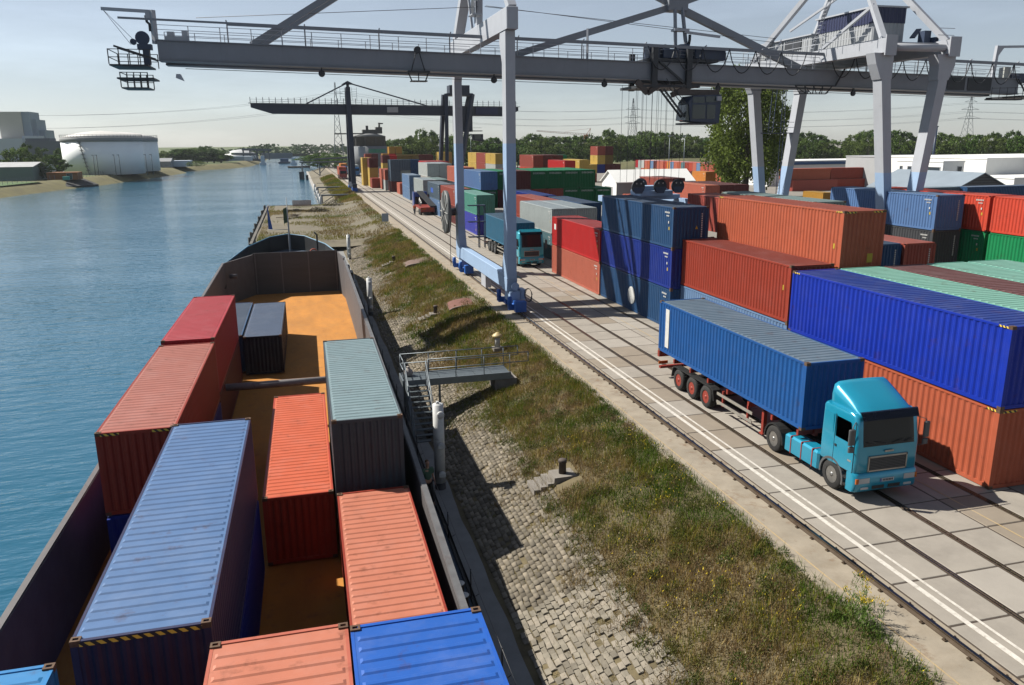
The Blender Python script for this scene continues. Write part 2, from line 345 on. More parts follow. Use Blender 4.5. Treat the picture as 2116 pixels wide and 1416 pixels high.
for i, (x, y) in enumerate(cells):
    z = float(gz(x, y))-.02+random.uniform(-.03, .018)
    if i < 300: obj('cobble', stone_me[i % 6], M_cob[(i*7) % 3], emb, loc=(x, y, z), rot=(random.uniform(-.1, .1), -slope_a+random.uniform(-.12, .12), random.uniform(-.09, .09)))
    else:
        mb = sms[i % 6]; V = np.array(mb.v); a = -slope_a+random.uniform(-.12, .12); V = np.stack([V[:, 0]*math.cos(a)+V[:, 2]*math.sin(a), V[:, 1], -V[:, 0]*math.sin(a)+V[:, 2]*math.cos(a)], 1)+[x, y, z]
        SV.append(V); SF.append(np.array(mb.f)+nb); nb += len(V); SCc.append(np.repeat((np.array([(.28, .245, .19), (.325, .28, .215), (.22, .19, .145)][random.randrange(3)])*random.uniform(.65, 1.12)*ALB)[None], len(V), 0))
npmesh('cobble_field', np.concatenate(SV), np.concatenate(SF), tintmat('cobble_tint', .95), np.concatenate(SCc), 'stuff', emb)
# ---- grass and weeds
DRY = np.array([(.06, .10, .008), (.11, .125, .012), (.165, .145, .02), (.165, .115, .032), (.26, .20, .075), (.18, .12, .05)])
EDY = ([8, 14, 24, 30, 36, 48, 56, 66, 80, 95, 112], [7.9, 7.9, 7.7, 7.0, 6.7, 6.4, 6.2, 6.4, 7.0, 7.4, 7.4])
def grass(n, x0, x1, y0, y1, hmin, hmax, wd, ypow=1.0, seed=0):
    X = x0+(x1-x0)*rng.random(n); Y = y0+(y1-y0)*rng.random(n)**ypow
    ed = np.interp(Y, *EDY)+(vnoise(Y, X*0, 3.0, 21)-.5)*2.2+(vnoise(X, Y, .8, 5)-.5)*1.6
    dens = np.clip((X-ed)/1.0, 0, 1)*np.clip(.4+1.3*vnoise(X, Y, .7, 2+seed), 0, 1)
    dens *= np.clip((12.95+(vnoise(Y, Y*0, 1.3, 8)-.5)*.9+.25-X)/.3, 0, 1)
    dens = np.maximum(dens, np.interp(Y, [30, 60], [.28, .42])*(X > 5.35)*(vnoise(X, Y, .3, 11) > .58))
    dens *= ~((np.abs(Y-58.9) < 1.7) & (np.abs(X-11.6) < 1.1)) & ~((np.abs(Y-82.0) < 1.9) & (np.abs(X-11.4) < 1.3)) & ~((np.abs(Y-27.4) < .9) & (np.abs(X-9.25) < .55))
    s = rng.random(n) < dens; X, Y, ed = X[s], Y[s], ed[s]; m = len(X)
    q = .55*vnoise(X, Y, 2.4, 31)+.45*vnoise(X, Y, .55, 32)+rng.normal(0, .10, m)-.25*np.clip((X-11.4)/1.4, 0, 1)
    q = np.clip((q-.22)/.56, 0, .999); ci = (q*6).astype(int); col = DRY[ci]*rng.uniform(.5, 1.6, (m, 1))
    hh = (hmin+(hmax-hmin)*rng.random(m)**1.6)*(.45+1.1*vnoise(X, Y, .9, 41)); hh *= np.clip((X-ed+1.2)/1.2, .35, 1)
    blades(X, Y, gz(X, Y)-.02, hh, wd*rng.uniform(.6, 1.5, m), col, .75)
grass(190000, 5.3, 13.2, 10, 46, .07, .34, .019, ypow=1.1)
grass(110000, 5.3, 13.2, 44, 112, .12, .42, .036)
# shrubby weeds: many small leaves round a stem
def weeds(n, y0, y1, colr, rad, hgt, per, sz, x0=8.0, x1=12.9):
    for k in range(n):
        x = x0+(x1-x0)*random.random(); y = y0+(y1-y0)*random.random()
        if vnoise(x, y, 2.4, 31) < .3 and random.random() < .5: continue
        if abs(y-27.4) < 1.4 and abs(x-9.25) < 1.0: continue
        if 37.3 < y < 41.6 and 4 < x < 11: continue
        r = rad*random.uniform(.6, 1.4); h = hgt*random.uniform(.6, 1.3); m = per
        a = rng.uniform(0, 2*PI, m); rr = r*rng.random(m)**.6; zz = h*rng.random(m)
        X = x+np.cos(a)*rr; Y = y+np.sin(a)*rr; Z = gz(X, Y)+zz*(1-.6*rr/r)
        blades(X, Y, Z, rng.uniform(.5, 1.2, m)*sz*1.6, np.full(m, sz), np.array(colr)*rng.uniform(.55, 1.4, (m, 1)), 1.6)
weeds(330, 11, 48, (.10, .10, .022), .26, .34, 140, .026); weeds(300, 11, 48, (.17, .115, .06), .26, .36, 130, .022); weeds(190, 11, 48, (.06, .09, .014), .28, .38, 150, .028)
weeds(190, 48, 110, (.12, .11, .026), .4, .45, 70, .05); weeds(130, 48, 110, (.17, .12, .06), .4, .4, 70, .05)
weeds(26, 12, 46, (.05, .085, .012), .22, .3, 170, .026, 12.3, 13.1)
# pale seed heads
n = 5000; X = rng.uniform(7.4, 12.95, n); Y = 11+rng.random(n)*38; s = (vnoise(X, Y, 1.1, 55) > .5) & (X > np.interp(Y, *EDY)); X, Y = X[s], Y[s]
blades(X, Y, gz(X, Y)+rng.uniform(.12, .4, len(X)), np.full(len(X), .03), np.full(len(X), .028), np.array([.40, .34, .22])*rng.uniform(.5, 1.2, (len(X), 1)), 1.5)
# yellow flower heads
n = 1600; X = rng.uniform(8.8, 12.9, n); Y = rng.uniform(11, 30, n); s = vnoise(X, Y, 1.6, 77) > .5; X, Y = X[s], Y[s]
blades(X, Y, gz(X, Y)+rng.uniform(.22, .42, len(X)), np.full(len(X), .035), np.full(len(X), .035), np.array([.55, .42, .03])*rng.uniform(.6, 1.1, (len(X), 1)), 1.5)
# goldenrod at the quay edge
for (cx, cy, nn) in ((13.0, 15.0, 14), (12.75, 14.5, 9)):
    for k in range(nn):
        x = cx+random.gauss(0, .18); y = cy+random.gauss(0, .28); h = random.uniform(.5, .95); m = 60; t = rng.random(m); a = rng.uniform(0, 2*PI, m)
        blades(x+np.cos(a)*.10*(1.1-t)+t*.1, y+np.sin(a)*.10*(1.1-t), np.full(m, float(gz(x, y)))+t*h, np.full(m, .06), np.full(m, .022), np.array([.09, .15, .025])*rng.uniform(.6, 1.3, (m, 1)), 2)
        if k % 2: m = 30; blades(x+.1+rng.normal(0, .06, m), y+rng.normal(0, .06, m), np.full(m, float(gz(x, y)))+h*rng.uniform(.92, 1.1, m), np.full(m, .03), np.full(m, .022), np.array([.6, .42, .02])*rng.uniform(.7, 1.1, (m, 1)), 2)
# far bank and spit grass
n = 22000; X = rng.uniform(7.5, 13.1, n); Y = 174+rng.random(n)*150; s = rng.random(n) < np.clip((X-7.8)/2, 0, 1)*np.clip(.3+vnoise(X, Y, 6, 4), 0, 1); X, Y = X[s], Y[s]
blades(X, Y, gz(X, Y), rng.uniform(.2, .7, len(X)), np.full(len(X), .12), DRY[np.clip((vnoise(X, Y, 9, 3)*6).astype(int), 1, 4)]*rng.uniform(.7, 1.3, (len(X), 1)), .8)
def spz(x, y):
    t = np.clip((13-x)/6.0, 0, 1); return -.95*t*t*(3-2*t)+(vnoise(x, y, 4, 9)-.5)*.18
n = 40000; X = rng.uniform(-6, 13, n); Y = rng.uniform(110, 176, n); s = rng.random(n) < np.clip(vnoise(X, Y, 5, 14)*1.5-.55+.5*(np.abs(X+5.6) < .5)+.5*(X > 11), 0, 1); X, Y = X[s], Y[s]
blades(X, Y, spz(X, Y), rng.uniform(.1, .35, len(X)), np.full(len(X), .08), DRY[np.clip((vnoise(X, Y, 7, 3)*6).astype(int), 0, 5)]*rng.uniform(.7, 1.3, (len(X), 1)), .8)
gr = npmesh('grass', np.concatenate(gv), np.concatenate(gf), tintmat('grass_tint', .85, .25), np.concatenate(gc), 'stuff')
tag(gr, 'dry olive and brown grass with weeds covering the embankment', 'grass')
# ---- far left bank
wl_pts = [(-125, -40), (-104, 110), (-83, 256), (-76.5, 303), (-70, 330), (-64.5, 380), (-57.5, 436), (-56.5, 456), (-66, 462), (-62, 478), (-38, 525), (-30, 560), (-27, 640), (-27, 1000)]
def off(pts, d):
    out = []
    for i, p in enumerate(pts):
        a = Vector(pts[max(i-1, 0)]); b = Vector(pts[min(i+1, len(pts)-1)]); t = (b-a).normalized(); out.append((p[0]-t.y*d, p[1]+t.x*d))
    return out
o0 = off(wl_pts, -1); o1 = off(wl_pts, 3.5); o2 = off(wl_pts, 7); bank_line = list(o2)
P = [[(p[0], p[1], WZ-.4) for p in o0], [(p[0], p[1], -1.3) for p in o1], [(p[0], p[1], .15) for p in o2], [(p[0]-3, p[1], .15) for p in o2]]
struct('far_bank', MB().grid(P), mat('bank_grass', (.17, .15, .045), .95, var=.4, scale=.25, detail=9, dust=.5, dustcol=(.22, .175, .09)))
lv = [(p[0]-2, p[1], .14) for p in o2]
MBl = MB().add(lv+[(-2500, 1000, .14), (-2500, -40, .14)], [tuple(range(len(lv)+2))])
struct('left_land', MBl, M_grassland)
struct('far_land', MB().add([(-2500, 1000, .1), (15, 1000, .1), (15, 4000, .1), (-2500, 4000, .1)], [(0, 1, 2, 3)]), M_grassland)
struct('lawn', MB().add([(-200, 240, .17), (-92, 240, .17), (-83, 300, .17), (-150, 306, .17)], [(0, 1, 2, 3)]), mat('lawn_grass', (.06, .14, .015), .9, var=.25, scale=.5))
# ================================================================== shipping containers
CW = 2.438; L40 = 12.192; L20 = 6.058; HS = 2.591; HC = 2.896
M_cast = mat('casting_rust', (.16, .09, .05), .8, .2, var=.4, scale=9, rust=.8)
M_under = mat('container_floor', (.05, .04, .035), .9)
CM = {}
def corr(s0, s1, per, dep, flat=.27):
    """outline of a trapezoid corrugation: list of (along, depth)"""
    n = max(1, round((s1-s0)/per)); p = (s1-s0)/n; o = []
    for k in range(n):
        a = s0+k*p; o += [(a, 0), (a+p*flat, 0), (a+p*.5, dep), (a+p*(.5+flat), dep)]
    return o+[(s1, 0)]
def cmesh(L, H, lod):
    key = (L, H, lod)
    if key in CM: return CM[key]
    w = CW/2; l = L/2; d = {}
    fr = MB()
    for sx in (-1, 1):
        for sy in (-1, 1): fr.box(*sorted((sx*w, sx*(w-.13))), *sorted((sy*l, sy*(l-.13))), .118, H-.118)
        fr.box(*sorted((sx*w, sx*(w-.06))), -l+.13, l-.13, H-.10, H-.03); fr.box(*sorted((sx*(w-.005), sx*(w-.06))), -l+.13, l-.13, .03, .17)
    for sy in (-1, 1):
        fr.box(-w+.13, w-.13, *sorted((sy*l, sy*(l-.08))), H-.13, H-.012); fr.box(-w+.13, w-.13, *sorted((sy*l, sy*(l-.08))), .02, .15)
    sd = MB()
    pr = corr(-l+.13, l-.13, .278 if lod < 2 else .55, .038 if lod < 2 else .05)
    sd.grid([[(-w+.008+dd, s, z) for s, dd in pr] for z in (.16, H-.095)], False)
    en = MB(); pe = corr(-w+.13, w-.13, .24 if lod < 2 else .45, .045)
    en.grid([[(s, -l+.015+dd, z) for s, dd in pe] for z in (H-.12, .14)], False)
    rf = MB(); n = round((L-.5)/.325); p = (L-.5)/n; zr = H-.035
    rf.add([(-w+.03, -l+.05, zr), (w-.03, -l+.05, zr), (w-.03, l-.05, zr), (-w+.03, l-.05, zr)], [(0, 1, 2, 3)])
    hh = .026; e = w-.11
    for k in range(n):
        c = -l+.25+(k+.5)*p
        rf.add([(-e, c-.075, zr+.001), (e, c-.075, zr+.001), (e, c+.075, zr+.001), (-e, c+.075, zr+.001), (-e+.05, c-.038, zr+hh), (e-.05, c-.038, zr+hh), (e-.05, c+.038, zr+hh), (-e+.05, c+.038, zr+hh)], [(4, 5, 6, 7), (0, 1, 5, 4), (1, 2, 6, 5), (2, 3, 7, 6), (3, 0, 4, 7)])
    dr = MB(); dr.box(0, w-.14, -.03, 0, .16, H-.14)
    for z0, z1 in ((.3, .85), (.95, 1.5), (1.6, H-.28)): dr.box(.1, w-.26, -.045, -.03, z0, z1)
    rd = MB()
    for xx in (.28, .78): rd.tube([(xx, -.07, .13), (xx, -.07, H-.12)], .019, 6); rd.box(xx-.05, xx+.05, -.085, -.045, H-.24, H-.18); rd.box(xx-.05, xx+.05, -.085, -.045, .2, .26); rd.box(xx, xx+.3, -.09, -.06, 1.05, 1.1)
    ca = MB(); a, b_, c_ = .089, .081, .059
    ca.add([(-a, -b_, -c_), (a, -b_, -c_), (a, b_, -c_), (-a, b_, -c_), (-a, -b_, c_), (a, -b_, c_), (a, b_, c_), (-a, b_, c_), (-.05, -.035, c_), (.05, -.035, c_), (.05, .035, c_), (-.05, .035, c_), (-.05, -.035, c_-.05), (.05, -.035, c_-.05), (.05, .035, c_-.05), (-.05, .035, c_-.05)],
           [(0, 3, 2, 1), (0, 1, 5, 4), (1, 2, 6, 5), (2, 3, 7, 6), (3, 0, 4, 7), (4, 5, 9, 8), (5, 6, 10, 9), (6, 7, 11, 10), (7, 4, 8, 11), (8, 9, 13, 12), (9, 10, 14, 13), (10, 11, 15, 14), (11, 8, 12, 15), (12, 13, 14, 15)])
    un = MB().box(-w+.03, w-.03, -l+.05, l-.05, .04, .12)
    if lod == 2:
        al = MB()
        for q in (fr, sd, en, rf, un): al.add(q.v, q.f)
        al.add([(-x, y, z) for x, y, z in sd.v], [tuple(reversed(f)) for f in sd.f]); al.add([(x, -y, z) for x, y, z in en.v], [tuple(reversed(f)) for f in en.f])
        d['all'] = al.mesh('container')
    else:
        for k, q in (('frame', fr), ('side', sd), ('end', en), ('roof', rf), ('door', dr), ('rod', rd), ('cast', ca), ('floor', un)): d[k] = q.mesh(k)
    CM[key] = d; return d
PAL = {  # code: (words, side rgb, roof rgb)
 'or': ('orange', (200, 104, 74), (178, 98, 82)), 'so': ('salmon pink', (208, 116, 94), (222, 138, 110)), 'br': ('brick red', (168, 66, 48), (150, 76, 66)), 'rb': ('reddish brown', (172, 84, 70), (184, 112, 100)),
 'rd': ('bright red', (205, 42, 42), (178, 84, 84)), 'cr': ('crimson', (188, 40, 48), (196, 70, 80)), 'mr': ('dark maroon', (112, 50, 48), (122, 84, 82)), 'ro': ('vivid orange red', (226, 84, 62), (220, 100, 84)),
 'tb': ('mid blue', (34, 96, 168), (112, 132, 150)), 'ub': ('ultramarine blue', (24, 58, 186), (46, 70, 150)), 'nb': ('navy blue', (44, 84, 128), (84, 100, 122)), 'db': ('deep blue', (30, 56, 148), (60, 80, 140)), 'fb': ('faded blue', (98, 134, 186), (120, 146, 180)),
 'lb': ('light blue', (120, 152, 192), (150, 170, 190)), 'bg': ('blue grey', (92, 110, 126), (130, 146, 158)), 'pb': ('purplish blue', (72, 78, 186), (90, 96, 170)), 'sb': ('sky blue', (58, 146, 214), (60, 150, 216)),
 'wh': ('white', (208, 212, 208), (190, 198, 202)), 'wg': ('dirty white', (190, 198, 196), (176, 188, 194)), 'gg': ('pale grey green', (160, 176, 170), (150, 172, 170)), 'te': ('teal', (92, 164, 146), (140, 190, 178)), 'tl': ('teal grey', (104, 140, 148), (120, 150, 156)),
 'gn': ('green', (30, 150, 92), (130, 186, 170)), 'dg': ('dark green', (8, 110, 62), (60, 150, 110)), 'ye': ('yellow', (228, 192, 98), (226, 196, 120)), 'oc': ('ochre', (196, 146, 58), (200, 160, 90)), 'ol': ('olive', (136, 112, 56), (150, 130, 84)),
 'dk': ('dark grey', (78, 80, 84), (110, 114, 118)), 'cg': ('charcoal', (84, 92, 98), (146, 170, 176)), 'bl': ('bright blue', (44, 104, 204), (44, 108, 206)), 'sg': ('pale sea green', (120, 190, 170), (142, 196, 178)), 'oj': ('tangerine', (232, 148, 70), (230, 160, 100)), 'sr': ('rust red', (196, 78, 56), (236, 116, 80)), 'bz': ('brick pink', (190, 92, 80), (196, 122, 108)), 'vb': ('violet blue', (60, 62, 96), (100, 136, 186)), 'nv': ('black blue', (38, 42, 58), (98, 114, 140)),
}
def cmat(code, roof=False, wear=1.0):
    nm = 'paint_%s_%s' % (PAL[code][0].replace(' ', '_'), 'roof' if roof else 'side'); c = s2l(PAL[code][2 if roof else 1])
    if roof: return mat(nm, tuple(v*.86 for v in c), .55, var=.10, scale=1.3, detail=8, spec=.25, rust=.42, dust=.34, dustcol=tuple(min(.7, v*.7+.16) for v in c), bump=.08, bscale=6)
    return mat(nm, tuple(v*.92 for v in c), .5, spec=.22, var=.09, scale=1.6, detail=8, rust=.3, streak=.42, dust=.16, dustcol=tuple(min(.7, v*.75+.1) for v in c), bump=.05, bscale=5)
GROUPC = {}
def container(x, y, z, L, H, code, label, lod=0, rot=(0, 0, 0), doors=False, group=None, rcode=None, label_parts=None):
    """x, y: near left corner of the base"""
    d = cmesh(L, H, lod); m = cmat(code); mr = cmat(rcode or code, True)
    c = Vector((CW/2, L/2, 0)); R_ = Matrix.Rotation(rot[2], 3, 'Z'); p = Vector((x, y, z))+R_ @ c
    if lod == 2:
        t = obj('shipping_container', d['all'], m, loc=p, rot=rot); tag(t, label, 'container', group); return t
    t = thing('shipping_container', label, 'container', p, 0, group); t.rotation_euler = rot
    obj('frame', d['frame'], m, t); obj('side_wall', d['side'], m, t); obj('side_wall', d['side'], m, t, rot=(0, 0, PI))
    obj('roof', d['roof'], mr, t); obj('floor', d['floor'], M_under, t)
    obj('end_wall', d['end'], m, t, rot=(0, 0, PI if doors else 0))
    for s in (0, 1):
        o = obj('door', d['door'], m, t, loc=(0, (-1 if doors else 1)*(L/2-.03), 0), rot=(0, 0, 0 if doors else PI), scale=(1 if s else -1, 1, 1)); obj('lock_rod', d['rod'], m, o)
    if lod == 0:
        for sx in (-1, 1):
            for sy in (-1, 1):
                for zz in (.059, H-.059): obj('corner_casting', d['cast'], M_cast, t, loc=(sx*(CW/2-.087), sy*(L/2-.079), zz), rot=(0 if zz > 1 else PI, 0, 0))
    return t
# hazard stripe along a container's upper edge
def hazard_mat():
    m, nt, N, L, b = newmat('hazard_stripes'); g = N.new('ShaderNodeTexCoord'); mp = N.new('ShaderNodeMapping'); mp.inputs['Rotation'].default_value = (0, .8, .8)
    L.new(g.outputs['Object'], mp.inputs[0]); wv = N.new('ShaderNodeTexWave'); wv.inputs['Scale'].default_value = 3.2; L.new(mp.outputs[0], wv.inputs[0]); cr = N.new('ShaderNodeValToRGB'); cr.color_ramp.interpolation = 'CONSTANT'
    cr.color_ramp.elements[0].color = (.015, .015, .015, 1); cr.color_ramp.elements[1].position = .5; cr.color_ramp.elements[1].color = (.6, .42, .05, 1); L.new(wv.outputs[0], cr.inputs[0]); L.new(cr.outputs[0], b.inputs['Base Color']); b.inputs['Roughness'].default_value = .7; return m
M_haz = hazard_mat(); M_yel = mat('label_yellow', (.62, .44, .03), .6); M_white = mat('white_marking', (.75, .75, .72), .7, var=.15, scale=6); M_black = mat('black_marking', (.02, .02, .02), .7)
def hazard(t, L, H, end=-1, full=True, side=None):
    if side is None:
        for a, b_ in (((-1.06, 1.06),) if full else ((-1.06, -.5), (.5, 1.06))): MB().box(a, b_, *sorted((end*(L/2+.004), end*(L/2-.01))), H-.125, H-.045).build('hazard_stripe', M_haz, t)
    else: MB().box(-CW/2-.004, -CW/2+.01, *side, H-.1, H-.035).build('hazard_stripe', M_haz, t)
def idmarks(t, L, H, where='side'):
    """the painted identification code, column of small characters"""
    mb = MB(); r = random.Random(int(abs(t.location.x*13+t.location.y*7)))
    if where == 'side':
        for k in range(7): mb.box(-CW/2-.002, -CW/2+.012, -L/2+.55+k*.1, -L/2+.55+k*.1+.06, H-.42, H-.32)
        for k in range(4): mb.box(-CW/2-.002, -CW/2+.012, -L/2+.62+k*.1, -L/2+.62+k*.1+.06, H-.62, H-.54)
        mb.box(-CW/2-.002, -CW/2+.012, -L/2+.6, -L/2+.7, H-1.05, H-.9)
        MB().box(-CW/2-.002, -CW/2+.012, -L/2+.5, -L/2+.62, H-1.45, H-1.25).build('warning_label', M_yel, t)
    else:
        for k in range(11): mb.box(.72, .80, -L/2-.003, -L/2+.02, H-.5-k*.14, H-.41-k*.14)
    mb.build('identification_code', M_white, t)
# ================================================================== barge and its cargo
BZ, BTH, BRX = -2.66, math.radians(-.47), -.008
BM = Matrix.Translation((0, 0, BZ)) @ Matrix.Rotation(BTH, 4, 'Z') @ Matrix.Rotation(BRX, 4, 'X'); BI = BM.inverted()
BROT = BM.to_euler()
M_hull = mat('hull_black', (.018, .02, .024), .55, var=.3, scale=1.2, rust=.4, streak=.4)
M_coam = mat('coaming_steel', (.14, .128, .13), .62, var=.25, scale=1.1, detail=8, rust=.35, rustcol=(.17, .10, .065), streak=.4, bump=.1, bscale=8)
M_deck = mat('deck_blue', (.05, .10, .17), .6, var=.2, scale=1.5, rust=.35, dust=.3, dustcol=(.14, .17, .2), bump=.1, bscale=30)
def hold_mat():
    m = mat('hold_floor_rust', (.62, .25, .032), .92, var=.25, scale=.5, detail=9, dust=.7, dustcol=(.55, .26, .055), rust=.7, rustcol=(.40, .17, .045), bump=.25, bscale=14, stretch=(1.6, .5, 1)); return m
M_hold = hold_mat()
M_blackm = mat('black_metal', (.02, .02, .022), .5, .2, var=.3, scale=3, rust=.2); M_lblue = mat('trim_light_blue', (.10, .30, .48), .5, var=.2, scale=2, rust=.2)
barge = thing('cargo_barge', 'long black river barge with open orange rusty hold, moored along the embankment', 'barge', (0, 0, BZ)); barge.rotation_euler = BROT
XL, XR = -8.05, 3.12   # inside faces of the coaming
ctop = lambda y: 2.98+max(0, y-22)*.019
ctopr = lambda y: float(np.interp(y, [0, 18, 28, 46, 84], [2.75, 2.9, 3.35, 3.65, 3.9]))
# hull with pointed bow
hl = [(-8.85, -25), (-8.85, 76), (-8.3, 84), (-6.6, 90), (-4.4, 94), (-2.45, 95.2), (-.5, 94), (1.7, 90), (3.4, 84), (4.1, 76), (4.1, -25)]
hb = MB(); zt = lambda y: 1.08+max(0, y-70)*.09
n = len(hl); vs = [(x*.96-.1, y-.8 if y > 80 else y, -.7) for x, y in hl]+[(x, y, zt(y)) for x, y in hl]
hb.add(vs, [tuple(range(n-1, -1, -1))]+[(i, (i+1) % n, n+(i+1) % n, n+i) for i in range(n)]); hb.build('hull', M_hull, barge)
# side decks
def deck(a, b_): 
    return MB().box(a, b_, -25, 77, 1.0, 1.1)
deck(XR+.1, 4.12).build('side_deck', M_deck, barge); deck(-8.87, XL-.1).build('side_deck', M_deck, barge)
fd = [(-8.3, 84.6)]+[p for p in hl if 85 < p[1]]+[(3.4, 84.6)]; MB().add([(x, y, zt(y)+.01) for x, y in fd], [tuple(range(len(fd)))]).build('foredeck', M_deck, barge)
for q in ([(4.1, 76.5), (3.4, 84.6), (2.8, 84.6), (3.3, 79.5), (3.3, 76.5)], [(-8.85, 76.5), (-8.15, 76.5), (-8.15, 79.5), (-5.8, 84.6), (-8.3, 84.6)]): MB().add([(x, y, zt(y)+.01) for x, y in q], [tuple(range(5))]).build('side_deck', M_deck, barge)
for a, b_ in ((4.0, 4.13), (-8.88, -8.75)): MB().box(a, b_, -25, 77, 1.1, 1.2).build('deck_edge', M_blackm, barge)
# hold
hp = [(XL, -25), (XR, -25), (XR, 79.5), (2.7, 84.5), (-5.7, 84.5), (XL, 79.5)]
MB().add([(x, y, 0) for x, y in hp], [tuple(range(6))]).build('hold_floor', M_hold, barge)
def wall(p, q, t, zz=None, m=M_coam, nm='coaming'):
    (x0, y0), (x1, y1) = p, q; d = Vector((x1-x0, y1-y0)).normalized(); nx, ny = d.y*t, -d.x*t; k = max(1, int(abs(y1-y0)/6)); mb = MB()
    A = [(x0+(x1-x0)*i/k, y0+(y1-y0)*i/k) for i in range(k+1)]
    mb.grid([[(x, y, 0) for x, y in A], [(x, y, (zz or ctop)(y)) for x, y in A], [(x+nx, y+ny, (zz or ctop)(y)) for x, y in A], [(x+nx, y+ny, 0) for x, y in A]], False); return mb.build(nm, m, barge)
wall((XR, -25), (XR, 79.5), .11, ctopr); wall((XL, 79.5), (XL, -25), .11); wall((XR, 79.5), (2.7, 84.5), .11); wall((-5.7, 84.5), (XL, 79.5), .11)
wall((2.7, 84.5), (-5.7, 84.5), .11, lambda y: 4.3, mat('bulkhead_steel', (.075, .07, .072), .6, var=.3, scale=1.0, detail=8, rust=.3, streak=.5, bump=.15, bscale=5, stretch=(.3, 1, 2.5)), 'bulkhead')
for x in (-5.55, -2.95, -.25, 2.55): MB().box(x-.05, x+.05, 84.42, 84.5, .05, 4.25).build('bulkhead_stiffener', mat('stiffener', (.2, .19, .19), .6, rust=.4), barge)
for s, x in ((1, XR+.12), (-1, XL-.12)):
    MB().grid([[(x+dx, y, (ctopr if s > 0 else ctop)(y)+dz) for y in (-20, 6, 18, 28, 46, 62, 79.4)] for dx, dz in ((-.09, -.06), (-.09, .03), (.09, .03), (.09, -.06))], False).build('coaming_rim', mat('rim_worn', (.15, .15, .155), .55, var=.3, scale=2, rust=.5) if s > 0 else M_coam, barge)
    st = MB()
    for k in range(24):
        y = 15+k*2.7; st.add([(x, y, 1.1), (x+s*.35, y, 1.1), (x+s*.04, y, ctopr(y)-.2), (x, y+.03, 1.1), (x+s*.35, y+.03, 1.1), (x+s*.04, y+.03, ctopr(y)-.2)], [(0, 1, 2), (5, 4, 3), (1, 4, 5, 2), (0, 3, 4, 1)])
    st.build('coaming_bracket', M_deck if s > 0 else M_hull, barge)['kind'] = 'stuff'
# bulwark of the bow
bw = [(-8.3, 84), (-6.6, 90), (-4.4, 94), (-2.45, 95.2), (-.5, 94), (1.7, 90), (3.4, 84)]
MB().grid([[(x, y, zt(y)) for x, y in bw], [(x*1.01, y+.1, zt(y)+1.15+.55*(y-84)/11) for x, y in bw], [(x*.985-.03, y-.12, zt(y)+1.15+.55*(y-84)/11) for x, y in bw], [(x*.985-.03, y-.12, zt(y)) for x, y in bw]], False).build('bulwark', M_hull, barge)
MB().tube([(x, y, zt(y)+1.18+.55*(y-84)/11) for x, y in bw], .07, 6).build('bulwark_rail', M_lblue, barge)
def bollards(x, y, z, dirx=0, s=1., top=M_white):
    o = MB().box(x-.3*s, x+.3*s, y-.7*s, y+.7*s, z, z+.06).build('bollard_base', M_blackm, barge)
    for k in (-.42, .42):
        MB().lathe([(.17*s, z+.05), (.17*s, z+.75*s), (.2*s, z+.76*s), (.2*s, z+.84*s)], (x, y+k*s, 0), 14).build('bollard', M_blackm, o)
        MB().lathe([(.195*s, z+.842*s), (.195*s, z+.852*s), (.01, z+.853*s)], (x, y+k*s, 0), 14).build('bollard_cap', top, o)
for x, y in ((3.72, 78.5), (3.55, 81), (-8.35, 78.5), (-8.2, 81), (3.66, 20.6), (3.66, 47.5)): bollards(x, y, zt(y)+.02, s=1.2 if y > 70 else .8)
# windlass, mast, pennants and life ring on the foredeck
MB().lathe([(.3, -.9), (.3, .9)], (-3.9, 88.4, 2.9), 16, 0).lathe([(.5, -.95), (.5, -.8)], (-3.9, 88.4, 2.9), 16, 0).lathe([(.5, .8), (.5, .95)], (-3.9, 88.4, 2.9), 16, 0).box(-5, -2.8, 88.1, 88.7, 2.2, 2.7).box(-1.7, -.9, 88, 88.8, 2.3, 3.3).build('windlass', M_blackm, barge)
mast = MB().tube([(-2.1, 89, 2.2), (-2.1, 89, 5.2), (-2.1, 89, 9.6)], [.13, .1, .035], 8).tube([(-4.2, 89, 6.2), (-2.1, 89, 6.2)], .03, 6).build('mast', mat('mast_grey', (.25, .28, .32), .5, rust=.1), barge)
MB().grid([[(-2.1-i*.11, 89+.06*math.sin(i), 8.6-j*.32-.05*i) for i in range(5)] for j in range(6)]).build('flag', mat('flag_cloth', (.05, .13, .07), .8, var=.6, scale=2.0, dust=.6, dustcol=(.5, .36, .04)), mast)
MB().add([(-4.2, 89, 6.3), (-3.75, 89, 6.25), (-4.15, 89.02, 9.0)], [(0, 1, 2)]).build('pennant', mat('pennant_blue', (.05, .15, .5), .8), mast)
MB().tube([(.8, 88, 2.2), (.8, 88, 5.6), (.55, 88, 5.9)], .09, 8).build('davit', M_blackm, barge)
MB().tube([(.35+.36*math.cos(a), 88.3, 3.7+.36*math.sin(a)) for a in np.linspace(0, 2*PI, 17)], .07, 6).build('life_ring', mat('ring_orange', (.55, .08, .03), .6), barge)
# handrail: stanchions and wires along both decks
for x, ys_ in ((4.02, range(13, 76, 4)), (-8.8, range(20, 76, 3))):
    for k, y in enumerate(ys_): MB().tube([(x, y, 1.1), (x, y, 2.15)], .022, 6).tube([(x, y+.02, 1.12), (x+(.28 if x > 0 else -.0), y+.25, 1.12)], .015, 5).build('stanchion', M_blackm, barge)
    for zz in (1.62, 2.12): MB().tube([(x, y, zz-(.05 if i % 2 else 0)) for i, y in enumerate(range(ys_[0], ys_[-1]+1, 2))], .012, 5).build('guard_wire', mat('wire', (.16, .16, .16), .6), barge)
MB().tube([(3.62+.03*math.sin(y), y, 1.125) for y in np.arange(13, 46, .8)], .02, 6).build('hose', mat('hose_green', (.10, .2, .09), .7), barge)
